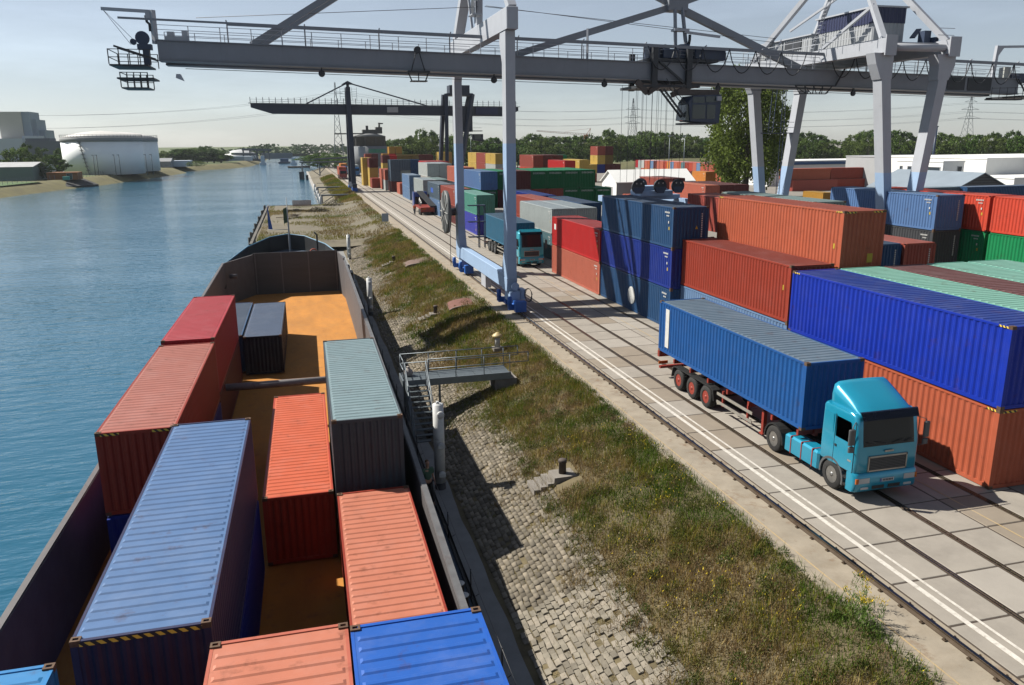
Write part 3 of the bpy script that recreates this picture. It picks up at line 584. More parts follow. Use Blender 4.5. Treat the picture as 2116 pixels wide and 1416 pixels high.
# cross beam that holds the coamings apart
cb = MB().tube([(XL, 42.6, 2.25), (XR, 42.6, 2.25)], .2, 14).build('cross_beam', mat('beam_grey', (.3, .28, .28), .6, var=.2, scale=2, rust=.6), barge)
for x in (XL+.35, XR-.35): MB().box(x-.35, x+.35, 42.3, 42.9, 1.2, 2.1).build('beam_bracket', M_coam, cb)
MB().lathe([(.22, 0), (.22, .7)], (-7.6, 78.6, 2.9), 10, 0).build('drain_pipe', M_coam, barge)
# cargo (world position of the near left upper corner as read from the picture)
def cargo(wx, wy, wz, H, code, label, L=L40, rcode=None, below=None, lod=0, blabel=None):
    q = BI @ Vector((wx, wy, wz)); zb = q.z-H
    p = BM @ Vector((q.x, q.y, max(zb, 0.02)))
    t = container(p.x, p.y, p.z, L, H, code, label, lod, tuple(BROT), group='containers loaded in the barge', rcode=rcode)
    if below:
        h2 = min(HC, max(HS, zb-.03)); p = BM @ Vector((q.x, q.y, .01)); container(p.x, p.y, p.z, L, h2, below, blabel, 1, tuple(BROT), group='containers loaded in the barge')
    return t
t = cargo(-4.64, 14.26, 2.97, HC, 'vb', 'container with pale blue roof patched with yellow, striped hazard edge, nearest the left coaming', rcode='vb', below='db', blabel='dark container in the hold under the pale blue roofed one'); hazard(t, L40, HC)
t = cargo(-6.92, 26.52, 2.77, HC, 'br', 'container with dull brick pink ribbed roof, left side of barge behind the pale blue one', rcode='bz', below='db', blabel='dark blue container in the hold under the dull brick pink one'); hazard(t, L40, HC, full=False)
t = cargo(-6.94, 39.87, 2.61, HC, 'cr', 'crimson roofed container, farthest of the upper cargo on the barge', below='mr', blabel='container in the hold under the crimson one')
t = cargo(-4.22, 52.83, -.46, HS, 'nv', 'low container with slate blue roof alone on the orange hold floor')
t = cargo(-6.75, 53.4, -.46, HS, 'nb', 'blue container squeezed between the crimson container and the slate roofed one')
t = cargo(-2.01, 26.76, -.37, HS, 'sr', 'container with vivid orange ribbed roof low in the middle of the hold')
t = cargo(.51, 26.28, 2.52, HC, 'cg', 'charcoal container with pale grey green roof, right side of barge by the stairs', rcode='cg', below='dk', blabel='container in the hold under the pale grey green roofed one')
t = cargo(.42, 13.31, .29, HC, 'br', 'container with salmon ribbed roof low beside the right coaming, next to the walking man', rcode='so')
t = cargo(.24, .96, 3.23, HC, 'bl', 'bright blue roofed container at the bottom edge beside the railing', below='db', blabel='container in the hold under the bright blue one')
t = cargo(-2.23, 1.33, 3.09, HC, 'so', 'salmon roofed container at the bottom edge left of the bright blue one', below='br', blabel='container in the hold under the nearest salmon one'); hazard(t, L40, HC, 1, False)
t = cargo(-7.26, 1.55, 3.05, HC, 'sb', 'sky blue container of which only the corner shows, lower left', below='mr', blabel='container in the hold under the sky blue one')
# ================================================================== container yard
TIER = {1: [''], 2: ['bottom of', 'top of'], 3: ['bottom of', 'middle of', 'top of'], 4: ['bottom of', 'second tier of', 'third tier of', 'top of']}
YG = 'containers stacked in the yard'
def stack(x, y, codes, where, H=HS, L=L40, lod=1, doors=False, z0=0, heights=None, plain=False):
    z = z0; out = []; n = len(codes)
    for i, c in enumerate(codes):
        h = heights[i] if heights else H
        if c != '.':
            w = PAL[c][0]; marks = lod < 2 and not plain; out.append(container(x, y, z+.004*i, L, h, c, ('%s container, %s %s' % (w, TIER[n][i], where)) if n > 1 else '%s container %s' % (w, where), lod, doors=doors, group=YG)); marks and idmarks(out[-1], L, h)
        else: out.append(None)
        z += h
    return out
a = stack(22.3, 20.1, ['or', 'ub'], 'the stack right beside the front truck cab', HC, lod=0, plain=True)
hazard(a[1], L40, HC, side=(-L40/2+.15, -L40/2+.55)); hazard(a[1], L40, HC, side=(L40/2-.55, L40/2-.15)); hazard(a[0], L40, HC, side=(-L40/2+.15, -L40/2+.55)); hazard(a[0], L40, HC, -1, False)
MB().box(.55, .72, -L40/2-.004, -L40/2+.02, .45, .75).build('warning_label', M_yel, a[1])
for i, (x, c, w) in enumerate(((24.79, 'sg', 'with only its roof in view next to the ultramarine one'), (27.27, 'mr', 'with only its roof in view between two sea green roofs'), (29.75, 'sg', 'roof right of the maroon roof at the right edge'), (32.23, 'sg', 'roof farthest right, before the vivid red and green wall'))):
    container(x, 20.1, HC, L40, HC, c, '%s container %s' % (PAL[c][0], w), 1, group=YG)
a = stack(23.1, 33.6, ['lb', 'br'], 'the stack behind the trailer of the front truck', HC, lod=0, plain=True)
MB().box(-CW/2-.003, -CW/2+.012, -L40/2+.5, -L40/2+.6, 1.6, 1.85).build('warning_label', M_yel, a[1])
a = stack(25.68, 33.4, ['.', '.', 'or'], 'the stack behind the brick red one, rising above its neighbours', heights=[HS, HC, HC], lod=0, plain=True)
t = a[2]; hazard(t, L40, HC, side=(-L40/2+.15, -L40/2+.6)); hazard(t, L40, HC, side=(L40/2-.6, L40/2-.15)); hazard(t, L40, HC, -1, False)
MB().box(-CW/2-.003, -CW/2+.012, -L40/2+.5, -L40/2+.62, 1.0, 1.25).build('warning_label', M_yel, t); MB().box(.35, .65, -L40/2-.004, -L40/2+.02, .3, .75).build('warning_label', M_yel, t)
a = stack(37.9, 43, ['.', 'rb'], 'the stack in shade right of the tall orange one'); idmarks(a[1], L40, HS, 'end')
a = stack(35.4, 43.2, ['.', 'nb'], 'the stack in shade touching the tall orange one'); idmarks(a[1], L40, HS, 'end')
a = stack(45, 48.4, ['.', 'dk', 'fb'], 'the stack in front of the land side crane legs', lod=0); idmarks(a[2], L40, HS, 'end'); idmarks(a[1], L40, HS, 'end')
stack(48, 46.7, ['.', 'gn', 'ro'], 'the right hand wall behind the faded blue one'); stack(48, 34.2, ['.', 'gn', 'ro'], 'the right hand wall, running out of the picture')
a = stack(22.4, 45.2, ['nb', 'db', 'nb'], 'the three high stack standing beside the tracks', lod=0)
idmarks(a[2], L40, HS, 'end'); MB().add([(.3, -L40/2-.004, 1.2), (.5, -L40/2-.004, 1.2), (.4, -L40/2-.004, 1.42)], [(0, 1, 2)]).build('warning_label', M_yel, a[2])
MB().lathe([(.62, -.012), (.62, 0), (.6, .0)], (-CW/2-.012, 51.3-45.2-L40/2, 1.15), 28, 0).build('painted_disc', M_white, a[0])
a = stack(22.3, 57.4, ['so', 'rd'], 'the two high stack beside the second truck', lod=0)
MB().box(-CW/2-.003, -CW/2+.012, L40/2-1.15, L40/2-.65, 1.45, 1.95).build('white_label', M_white, a[1])
a = stack(24.7, 77.2, ['tl', 'wg'], 'the stack right behind the second truck cab', lod=1)
stack(27.17, 77.2, ['.', 'wg'], 'the second row joined to the dirty white one')
stack(30.0, 83.3, ['.', 'nb'], 'the stack right of the two dirty white ones'); stack(27.1, 88.6, ['rb', 'rb'], 'the stack seen just over the dirty white ones'); stack(29.2, 96.9, ['.', 'db'], 'the stack behind the reddish brown one, roof barely in view')
a = stack(22.1, 101.0, ['pb', 'te'], 'the stack between the far crane leg and the second truck'); mb = MB()
for k, (yy, ww, zz, hh) in enumerate(((-1.0, 1.5, 1.0, .75), (.9, 1.2, 1.0, .75), (2.3, .8, .85, .85))): mb.box(-CW/2-.003, -CW/2+.012, yy, yy+ww, zz, zz+hh)
MB().box(-CW/2-.003, -CW/2+.012, -L40/2+.6, -L40/2+.8, .5, .8).build('warning_label', M_yel, a[0])
def shown_text(body, size, m, parent, loc, rot):
    key = ('txt', body, size)
    if key not in CM:
        cu = bpy.data.curves.new('lettering', 'FONT'); cu.body = body; cu.size = size; cu.align_x = 'CENTER'; cu.align_y = 'CENTER'; cu.extrude = .004; cu.space_line = .85
        o = bpy.data.objects.new('tmp', cu); C.objects.link(o); dg = bpy.context.evaluated_depsgraph_get(); me = bpy.data.meshes.new_from_object(o.evaluated_get(dg)); bpy.data.objects.remove(o)
        me.materials.clear(); me.materials.append(None); CM[key] = me
    return obj('lettering', CM[key], m, parent, loc=loc, rot=rot)
EO = (PI/2, 0, 0); SO = (PI/2, 0, -PI/2)
colsS = [(['.', 'dg', 'fb'], 'first'), (['.', 'mr', 'dg'], 'second'), (['.', 'wh', 'mr'], 'third'), (['.', 'rb', 'dg'], 'fourth'), (['.', 'rb', 'dg'], 'fifth'), (['.', 'dg', 'dg'], 'sixth'), (['.', 'dg', 'dg'], 'seventh'), (['.', 'dg'], 'eighth')]
for k, (cs, nm) in enumerate(colsS):
    a = stack(24.95+k*2.36*1.045, 111.0-(0 if k < 7 else .2), cs, 'the %s column of the dark green row' % nm)
    for q, c in zip(a, cs):
        if c == 'dg': shown_text('EVERGREEN', .34, M_white, q, (0, -L40/2-.012, 2.2), EO)
stack(22.1, 115.8, ['mr', 'rb'], 'the stack behind the far crane leg'); a = stack(22.1, 129.2, ['lb', 'bg'], 'the stack right behind the open flatbed truck')
MB().box(-CW/2-.003, -CW/2+.012, .2, 2.6, .9, 1.7).build('blue_label', mat('label_blue', (.01, .09, .5), .6), a[1])
stack(26.0, 131, ['.', '.', 'so'], 'the stack behind the blue grey one with the blue label', heights=[HS, HS, HS])
stack(22.0, 146, ['rb', 'wg'], 'the stack beyond the cab of the flatbed truck'); stack(24.47, 146, ['.', 'gg'], 'the second row beyond the flatbed truck'); stack(25, 159.5, ['.', '.', 'wh'], 'the stack rising behind the dirty white one'); stack(27.5, 159.5, ['.', 'wh', 'wh'], 'the stack right of the tall white one')
stack(27.5, 176, ['.', '.', 'rd'], 'the stack far behind the tall white one'); stack(30, 176, ['.', '.', 'rd'], 'the stack to the right of the far red one')
stack(22.6, 169, ['lb', 'lb'], 'the far stack next to a low salmon one'); container(23, 189, 0, L20, HS, 'so', 'lone salmon pink small container at the yard edge, far off', 2, group=YG)
for k, cs in enumerate((['mr', 'bg', 'bg'], ['mr', 'gg', 'bg'], ['.', 'nb', 'nb'])): stack(22.2+k*2.47, 199.7, cs, 'the %s column of the far blue grey block' % ['left', 'centre', 'right'][k], L=L20, lod=2)
stack(21.5, 207, ['wh', 'so'], 'the far pair left of the blue grey block', L=L20, lod=2); stack(21.3, 213.6, ['so', 'so'], 'the far pair second left of the blue grey block', L=L20, lod=2)
container(19.2, 219, 0, L20, HS, 'rb', 'lone reddish brown small container at the foot of the yellow stack', 2, group=YG)
stack(19.3, 226, ['ye', 'ye', 'mr'], 'the yellow sided stack beside the far tracks', L=L20, lod=2); stack(18.0, 233, ['ye', 'ye', 'ye'], 'the all yellow stack nearest the far tracks', L=L20, lod=2)
for k, cs in enumerate((['.', 'ye', 'mr'], ['.', 'mr', 'rd'], ['.', '.', 'ol'], ['.', '.', 'ol'], ['.', '.', 'ol'], ['.', '.', 'mr'], ['.', '.', 'mr'])): stack(28.2+k*2.5, 277, cs, 'the %s column of the distant block before the silo' % ['first', 'second', 'third', 'fourth', 'fifth', 'sixth', 'seventh'][k], L=L20, lod=2)
for k, cs in enumerate((['.', '.', 'oc'], ['.', '.', 'rd', 'oc'], ['.', '.', 'ol', 'oc'])): stack(32.5+k*2.6, 318, cs, 'the %s column of the highest distant block' % ['left', 'middle', 'right'][k], L=L20, lod=2)
stack(25.6, 316, ['.', '.', 'rb'], 'the block directly under the silo banner', L=L20, lod=2); stack(28.1, 316, ['.', '.', 'mr'], 'the block right under the silo banner', L=L20, lod=2)
a = stack(60, 345, ['.', 'ye', 'ye'], 'the yellow pair beyond the dark crane legs', lod=2); stack(62.6, 345, ['.', 'oc', 'oc'], 'the ochre pair beyond the dark crane legs', lod=2)
MS = 'M\nS\nC'
for k, (cs, nm) in enumerate(((['.', 'wh', 'ye'], 'nearest'), (['.', 'rb', 'rb'], 'middle'), (['.', 'ye', 'ye'], 'farthest'))):
    a = stack(53.5, 219+k*12.5, cs, 'the %s lit side above the dark green row' % nm, HC, lod=1)
    for q, c in zip(a, cs):
        if c == 'ye': shown_text(MS, .62, M_black, q, (-CW/2-.012, 0, 1.75), SO)
for k, cs in enumerate((['.', 'ro', 'rb'], ['.', 'mr', 'mr'], ['.', 'mr', 'mr'])): stack(54.2+k*2.5, 184, cs, 'the %s column of the maroon doors block' % ['left', 'middle', 'right'][k], HC, lod=1, doors=True)
a = stack(56, 166, ['.', '.', 'rd'], 'the block standing proud above the dark green row'); stack(61.5, 172, ['.', 'mr', 'ye'], 'the block right of the proud bright red one', lod=1)
for k, cs in enumerate((['rb', 'ye'], ['.', 'db', 'ye', 'rb'], ['.', 'mr', 'ol', 'mr'], ['.', 'mr'])):
    a = stack(83.2+k*2.5, 224, cs, 'the %s column of the tower beside the white shed' % ['first', 'second', 'third', 'fourth'][k], L=L20, lod=1, doors=True)
    for q, c in zip(a, cs):
        if c == 'ye': shown_text(MS, .62, M_black, q, (-CW/2-.012, 0, 1.5), SO)
stack(78.5, 238, ['or', 'oj', 'gn'], 'the stack just left of the tower by the white shed', L=L20, lod=1)
stack(59.6, 110, ['.', 'so'], 'the long stack below the hoisting ropes', lod=0); stack(62.1, 110, ['.', 'mr'], 'the second row below the hoisting ropes'); stack(64.6, 110, ['.', 'mr'], 'the third row below the hoisting ropes')
stack(63.5, 134, ['.', 'rb'], 'the stack just right of the white shed'); stack(66, 134, ['.', 'mr'], 'the second row right of the white shed'); container(56.5, 122.5, 0, L40, HS, 'or', 'orange container on the ground before the white shed door', 1, group=YG)
stack(85.5, 158, ['.', 'oj'], 'the small stack below the big tree', L=L20)
ORD = ['first', 'second', 'third', 'fourth', 'fifth', 'sixth', 'seventh', 'eighth', 'ninth', 'tenth', 'eleventh', 'twelfth', 'thirteenth', 'fourteenth', 'fifteenth', 'sixteenth', 'seventeenth', 'eighteenth', 'nineteenth', 'twentieth', 'twenty first', 'twenty second', 'twenty third', 'twenty fourth']
up = ['cr', 'wg', 'wh', 'so', 'or', 'lb', 'mr', 'so', 'so', 'sr', 'oj', 'lb', 'so', 'or', 'tl', 'br', 'sr', 'so', 'lb', 'or', 'bz', 'bz', 'sr', 'or']; dn = ['wh', 'wh', 'so', 'oj', 'or', 'wh', 'ye', 'mr', 'so', 'mr', 'oj', 'or', 'wh', 'so', 'rb', 'so', 'mr', 'ye', 'or', 'sr', 'rb', 'bz', 'or', 'so']
for k in range(24):
    for tt, cc in ((0, dn[k]), (1, up[k])):
        c_ = container(117.5+CW, 268-k*2.56-CW, tt*HS, L20, HS, cc, '%s container end, %s from left, %s tier of distant double row' % (PAL[cc][0], ORD[k], ['lower', 'upper'][tt]), 2, group='far double row of container ends'); c_.location = (117.5+L20/2, 268-k*2.56, tt*HS); c_.rotation_euler = (0, 0, PI/2)
a = stack(33, 46, ['.', '.', 'gg'], 'the stack behind the tall orange one', lod=0); stack(29.5, 45, ['.', '.', 'bz'], 'the stack wedged behind the tall orange one', lod=0)
def across(x, y, z, code, label, L=L40, H=HS, lod=1):
    t = container(0, 0, 0, L, H, code, label, lod, group=YG); t.location = (x+L/2, y+CW/2, z); t.rotation_euler = (0, 0, PI/2); return t
across(112, 165, 0, 'bz', 'pinkish brown container lying crosswise under the blue roofed hall, lower left'); across(124.4, 165.3, 0, 'br', 'brick red container lying crosswise under the blue roofed hall, lower right')
across(110.5, 166, HS, 'or', 'orange brown container lying crosswise before the blue roofed hall, upper left'); across(123, 166.2, HS, 'br', 'brick red container lying crosswise before the blue roofed hall, upper right')
across(78, 93, HS, 'bg', 'stained blue grey container lying crosswise behind the land side crane legs, left'); across(78, 93, 0, 'dk', 'dark container under the stained blue grey crosswise one'); across(90.4, 92, 0, 'mr', 'dark container under the navy crosswise one')
across(90.4, 92, HS, 'nb', 'navy container lying crosswise behind the land side crane legs, right')
cr = container(92, 126, 0, L20, 2.4, 'oc', 'ochre crate with yellow edges standing alone between crane legs', 1, group=YG)
# ================================================================== gantry crane
def crane_paint(nm, rgb, **k): return mat(nm, s2l(rgb), .5, var=.07, scale=.9, detail=7, rust=.10, streak=.22, **k)
M_cg = crane_paint('crane_grey', (196, 200, 208)); M_cb = crane_paint('crane_light_blue', (172, 200, 234)); M_cd = mat('crane_dark', (.05, .055, .065), .55, .2, var=.3, scale=2, rust=.2); M_cn = mat('crane_navy', (.035, .06, .12), .5, var=.2, scale=2, rust=.1); M_bog = mat('bogie_blue', s2l((32, 104, 196)), .5, var=.15, scale=3, rust=.2); M_rope = mat('steel_rope', (.09, .09, .10), .5, .6)
M_cgd = crane_paint('girder_grey_shaded', (150, 155, 164))  # darker copy of the crane grey: shade on girder and truss put into colour
M_hb = mat('house_blue', (.02, .028, .10), .5, var=.1)
gc_root = thing('gantry_crane', 'grey and light blue gantry crane spanning quay and yard, trolley with cab', 'crane', (14.5, 63.2, 0))
gl = -Vector((14.5, 63.2, 0))
def gp(mb, nm, m, parent=None): return mb.build(nm, m, parent or gc_root, loc=gl if parent is None else None)
G = lambda X: 18.5-.0235*X
X0, X1 = -8.6, 64.3
for y0, y1 in ((61.2, 62.1), (64.3, 65.2)):
    mb = MB(); mb.add([(X0, y0, G(X0)-1.3), (X1, y0, G(X1)-1.3), (X1, y1, G(X1)-1.3), (X0, y1, G(X0)-1.3), (X0, y0, G(X0)), (X1, y0, G(X1)), (X1, y1, G(X1)), (X0, y1, G(X0))], [(0, 3, 2, 1), (4, 5, 6, 7), (0, 1, 5, 4), (1, 2, 6, 5), (2, 3, 7, 6), (3, 0, 4, 7)])
    go = gp(mb, 'girder', M_cgd)
    fl = MB()
    for dz in (-1.32, .01): fl.beam((X0, (y0+y1)/2, G(X0)+dz), (X1, (y0+y1)/2, G(X1)+dz), 1.2, .06)
    fl.build('girder_flange', M_cgd, go)
    MB().beam((X0, y0-.02, G(X0)-1.15), (X1, y0-.02, G(X1)-1.15), .06, .1).build('girder_stiffener', M_cgd, go)
    for X in (22.5, 45): MB().box(X-.03, X+.03, y0-.02, y0, G(X)-1.25, G(X)-.05).build('girder_splice', M_cgd, go)
gp(MB().box(X0, X0+.6, 62.1, 64.3, G(X0)-1.2, G(X0)-.1).box(X1-.6, X1, 62.1, 64.3, G(X1)-1.2, G(X1)-.1), 'end_tie', M_cn)
for X, w in ((56.4, 1.9), (58.6, 2.6)): gp(MB().box(X, X+w, 61.14, 61.19, G(X)-1.2, G(X)-.12), 'girder_panel', M_cd if X < 58 else M_cd)
hr = MB()
for Y in (61.3, 65.1):
    for hh in (.35, .7, 1.0): hr.beam((X0, Y, G(X0)+hh), (X1, Y, G(X1)+hh), .035, .035)
    k = X0
    while k < X1: hr.beam((k, Y, G(k)), (k, Y, G(k)+1.0), .045, .045); k += 2.05
gp(hr, 'handrail', M_cg)
gp(MB().beam((-10.8, 60.75, G(-10)+1.27), (66.5, 60.75, G(66.5)+1.27), .09, .13).beam((-4, 60.75, G(-4)+1.2), (66.5, 60.75, G(66.5)+1.2), .14, .22), 'cable_rail', M_cgd)
for k in range(14): X = -4+k*5.2; gp(MB().tube([(X, 61.3, G(X)), (X, 61.3, G(X)+1.3), (X, 60.8, G(X)+1.42)], .05, 6), 'rail_bracket', M_cg)
k = 27.3
while k < 66:
    if not 42.5 < k+1.2 < 43.2: gp(MB().tube([(k+2.35*t, 60.7, G(k)+1.15-1.75*(1-(2*t-1)**2)**.8) for t in np.linspace(0, 1, 11)], .045, 5), 'festoon_cable', M_cd)
    k += 2.38
for X in (2.2, 15.0, 24.0, 34.0, 47.0, 56.0): gp(MB().lathe([(.18, -.12), (.24, -.05), (.24, .05), (.18, .12)], (X, 61.5, G(X)-1.75), 14, 1).box(X-.04, X+.04, 61.4, 61.6, G(X)-1.6, G(X)-1.3), 'cable_roller', M_cd)
gp(MB().tube([(-7, 61.6, G(-7)-1.75), (20, 61.6, G(20)-1.8), (60, 61.6, G(60)-1.75)], .022, 5), 'haul_rope', M_rope)
gp(MB().lathe([(.25, -.15), (.25, .15)], (9.1, 60.9, G(9)+.1), 12, 1).tube([(9.0, 60.8, 18.3), (8.6, 60.8, 16.9)], .04, 5).tube([(9.2, 60.8, 18.3), (9.6, 60.8, 16.9)], .04, 5).box(8.3, 9.9, 60.3, 61.1, 16.75, 16.9).box(8.5, 9.7, 60.3, 61.1, 16.15, 16.22).tube([(8.35, 60.7, 16.8), (8.6, 60.7, 16.2)], .05, 5).tube([(9.85, 60.7, 16.8), (9.6, 60.7, 16.2)], .05, 5).tube([(9.1, 60.7, 16.8), (9.1, 60.7, 16.2)], .04, 5), 'cable_trolley', M_cd)
# water side end platform and jib
ep = MB(); ep.box(-11.6, -9.2, 60.4, 63.6, 16.95, 17.05).box(-11.2, -8.9, 60.2, 62.6, 16.1, 16.2).box(-11.0, -9.3, 60.3, 62.6, 15.5, 15.58)
po = gp(ep, 'end_platform', M_cd); rl = MB()
for z0, xa, xb, ya, yb in ((17.05, -11.6, -9.0, 60.4, 63.6), (15.58, -11.0, -9.3, 60.3, 62.6)):
    for hh in (.45, .95):
        for p, q in (((xa, ya), (xb, ya)), ((xa, yb), (xb, yb)), ((xa, ya), (xa, yb))): rl.beam((*p, z0+hh), (*q, z0+hh), .045, .045)
    for X in np.linspace(xa, xb, 5):
        for Y in (ya, yb): rl.beam((X, Y, z0), (X, Y, z0+.97), .05, .05)
rl.beam((-11.2, 60.4, 18.2), (-8.7, 60.6, 17.4), .12, .12).beam((-11.2, 61.6, 18.2), (-8.7, 61.6, 17.4), .12, .12)
rl.build('platform_railing', M_cd, po, loc=None)
gp(MB().beam((-8.75, 61.6, 18.5), (-8.75, 61.6, 20.65), .3, .3), 'jib_post', M_cg); gp(MB().beam((-8.6, 61.6, 20.55), (-11.9, 61.6, 20.65), .16, .2).box(-9.2, -8.9, 61.5, 61.7, 20.1, 20.5), 'jib_arm', M_cg)
gp(MB().lathe([(.45, -.1), (.45, .1)], (-9.55, 61.6, 18.85), 18, 1).lathe([(.2, -.12), (.2, .12)], (-10.15, 61.6, 18.6), 12, 1).box(-9.9, -9.0, 61.3, 61.9, 18.1, 18.45).box(-9.6, -9.2, 61.4, 61.8, 17.1, 18.2), 'sheave', M_cn)
gp(MB().tube([(-9.2, 61.6, 20.3), (-9.15, 61.6, 19.9), (-9.0, 61.6, 19.75), (-9.0, 61.6, 19.3)], .09, 8), 'hoist_block', M_cd)
gp(MB().box(-8.1, -6.6, 61.4, 62.0, 18.68, 19.0).box(-7.95, -7.5, 61.45, 61.95, 19.0, 19.3).box(-7.0, -6.65, 61.45, 61.95, 19.0, 19.4), 'winch_box', M_cg)
gp(MB().tube([(-11.8, 61.6, 20.6), (-10.0, 61.6, 18.6)], .015, 4).tube([(-11.8, 61.6, 20.6), (-10.3, 61.6, 18.4)], .015, 4), 'jib_wire', M_rope); gp(MB().prism([(-7.6, 16.25), (-7.1, 16.05), (-7.3, 16.5), (-7.55, 16.5)], 1, 60.8, 61.3), 'floodlight', M_cg)
# land side end
gp(MB().box(63.6, 70, 60.2, 64, 15.35, 15.5).box(60.5, 64, 60.3, 61.0, 15.1, 15.2), 'end_platform', M_cd)
rl = MB()
for hh in (.4, .9): rl.beam((60.5, 60.3, 15.2+hh), (70, 60.3, 15.45+hh), .04, .04)
for k in range(12): rl.beam((60.5+k*.86, 60.3, 15.2), (60.5+k*.86, 60.3, 16.2), .045, .045); 
for k in range(4): rl.beam((64+k*1.5, 61, 17), (65.2+k*1.5, 61, 15.5), .1, .1)
gp(rl, 'platform_railing', M_cd); gp(MB().beam((62.0, 62, 17.05), (62.2, 62, 19.9), .3, .3), 'jib_post', M_cg); gp(MB().beam((62.2, 62, 19.8), (67, 62, 19.95), .16, .2).prism([(62.3, 19.8), (62.3, 19.0), (62.9, 19.8)], 1, 61.9, 62.1), 'jib_arm', M_cg)
gp(MB().box(62.6, 63.3, 61.3, 61.9, 17.1, 18.0), 'control_box', mat('pale_box', (.6, .62, .58), .6))
gp(MB().box(63.5, 66, 61.3, 62.4, 16.7, 17.5), 'winch_box', M_cn)
# water side portal: two legs in light blue and grey, portal beam, sill beam
def leg(y0, y1, sgn):
    """sgn: direction along the quay in which the leg flares"""
    xa, xb = 13.98, 14.66; a, b_ = (y0, y1)
    fl = 1.0*sgn; low = MB(); upm = MB()
    far = (y1 if sgn > 0 else y0); near = (y0 if sgn > 0 else y1)
    low.prism([(near, 2.3), (far+fl*.75, 2.3), (far, 4.3), (far, 11.7), (near, 11.7)] if sgn > 0 else [(near, 2.3), (near, 11.7), (far, 11.7), (far, 4.3), (far+fl*.75, 2.3)], 0, xa, xb)
    upm.prism([(near, 11.7), (far, 11.7), (far, 17.0), (far+fl*.7, 18.4), (far+fl*.5, 19.0), (near, 19.0)] if sgn > 0 else [(near, 11.7), (near, 19.0), (far+fl*.5, 19.0), (far+fl*.7, 18.4), (far, 17.0), (far, 11.7)], 0, xa+.002, xb-.002)
    o = gp(low, 'leg', M_cb); upm.build('leg_top', M_cg, o)
leg(54.0, 55.0, 1); leg(72.2, 73.2, -1)
gp(MB().bbox(13.93, 14.72, 53.4, 73.6, 19.02, 20.4, .04), 'portal_beam', M_cg)
gp(MB().bbox(14.02, 14.62, 54.6, 72.6, 1.42, 2.5, .03), 'sill_beam', M_cb)
for y0, y1 in ((53.96, 55.8), (71.4, 73.24)):
    gp(MB().prism([(y0, 2.29), (y1, 2.29), (y1-.35, 1.37), (y0+.25, 1.37)], 0, 13.95, 14.69), 'leg_foot', M_cb)
gp(MB().box(14.1, 14.56, 61.6, 63.2, .35, 1.41), 'sill_support', M_cg)
def bogie(yc):
    root = gp(MB().box(14.12, 14.88, yc-.75, yc+.75, .62, 1.36), 'bogie', M_cb)
    MB().beam((14.5, yc-1.6, .62), (14.5, yc+1.6, .62), .4, .3).build('equaliser', M_bog, root)
    for s in (-1, 1):
        b_ = MB().bbox(14.18, 14.82, yc+s*1.3-.45, yc+s*1.3+.45, .17, .6, .04).build('wheel_box', M_bog, root)
        for q in (-.22, .22): MB().lathe([(.2, -.07), (.24, -.06), (.24, .06), (.2, .07)], (14.5, yc+s*1.3+q, .37), 18, 0).build('wheel', M_cd, b_)
        MB().lathe([(.17, .35), (.17, 1.15), (.1, 1.2)], (13.86, yc+s*1.55, 0), 12).box(13.8, 14.2, yc+s*1.55-.2, yc+s*1.55+.2, .25, .6).build('drive_motor', M_bog, b_)
    MB().bbox(14.1, 14.9, yc-2.35, yc-1.85, .2, .95, .04).build('buffer_box', M_bog, root); MB().bbox(14.92, 15.3, yc-.7, yc+.2, .75, 1.5, .03).build('control_cabinet', M_cb, root)
    MB().lathe([(.26, -.02), (.3, 0), (.26, .02)], (14.5, yc-.78, 1.75), 20, 1).build('access_cover', M_cb, root)
bogie(54.6); bogie(72.2)
cw = MB()
for k in range(5): cw.tube([(15.3+.3*math.cos(a+k), 53.2+.25*math.sin(a*1.3+k), 1.2+.45*math.sin(a+k)) for a in np.linspace(0, 5, 12)], .02, 4)
gp(cw, 'cable_bundle', M_cd)
re = gp(MB().lathe([(.3, -.16), (1.9, -.16), (1.95, -.1), (1.95, .1), (1.9, .16), (.3, .16)], (12.95, 72.4, 5.6), 40, 0), 'cable_reel', mat('reel_grey', (.16, .17, .17), .6, .3, var=.3, scale=4)); rs = MB()
for k in range(12): a = k*PI/6; rs.beam((12.75, 72.4, 5.6), (12.75, 72.4+1.9*math.cos(a), 5.6+1.9*math.sin(a)), .05, .07)
rs.build('reel_spoke', mat('spoke_white', (.5, .5, .48), .6), re); MB().lathe([(.35, -.3), (.35, .9)], (12.95, 72.4, 5.6), 14, 0).build('reel_hub', M_cd, re); MB().tube([(12.95, 70.55, 5.6), (12.95, 70.6, .9)], .03, 5).build('reel_cable', M_cd, re)
lf = MB()
for z_ in (3.2, 4.6, 6.1): lf.box(15.0, 16.6, 71.9, 72.6, z_, z_+.07)
for X, Y in ((16.0, 72.0), (16.0, 72.5), (16.55, 72.0), (16.55, 72.5)): lf.beam((X, Y, 2.2), (X, Y, 6.1), .06, .06)
for k in range(14): lf.beam((16.0, 72.0, 2.3+k*.3), (16.0, 72.5, 2.3+k*.3), .03, .03)
gp(lf, 'ladder', M_cn)
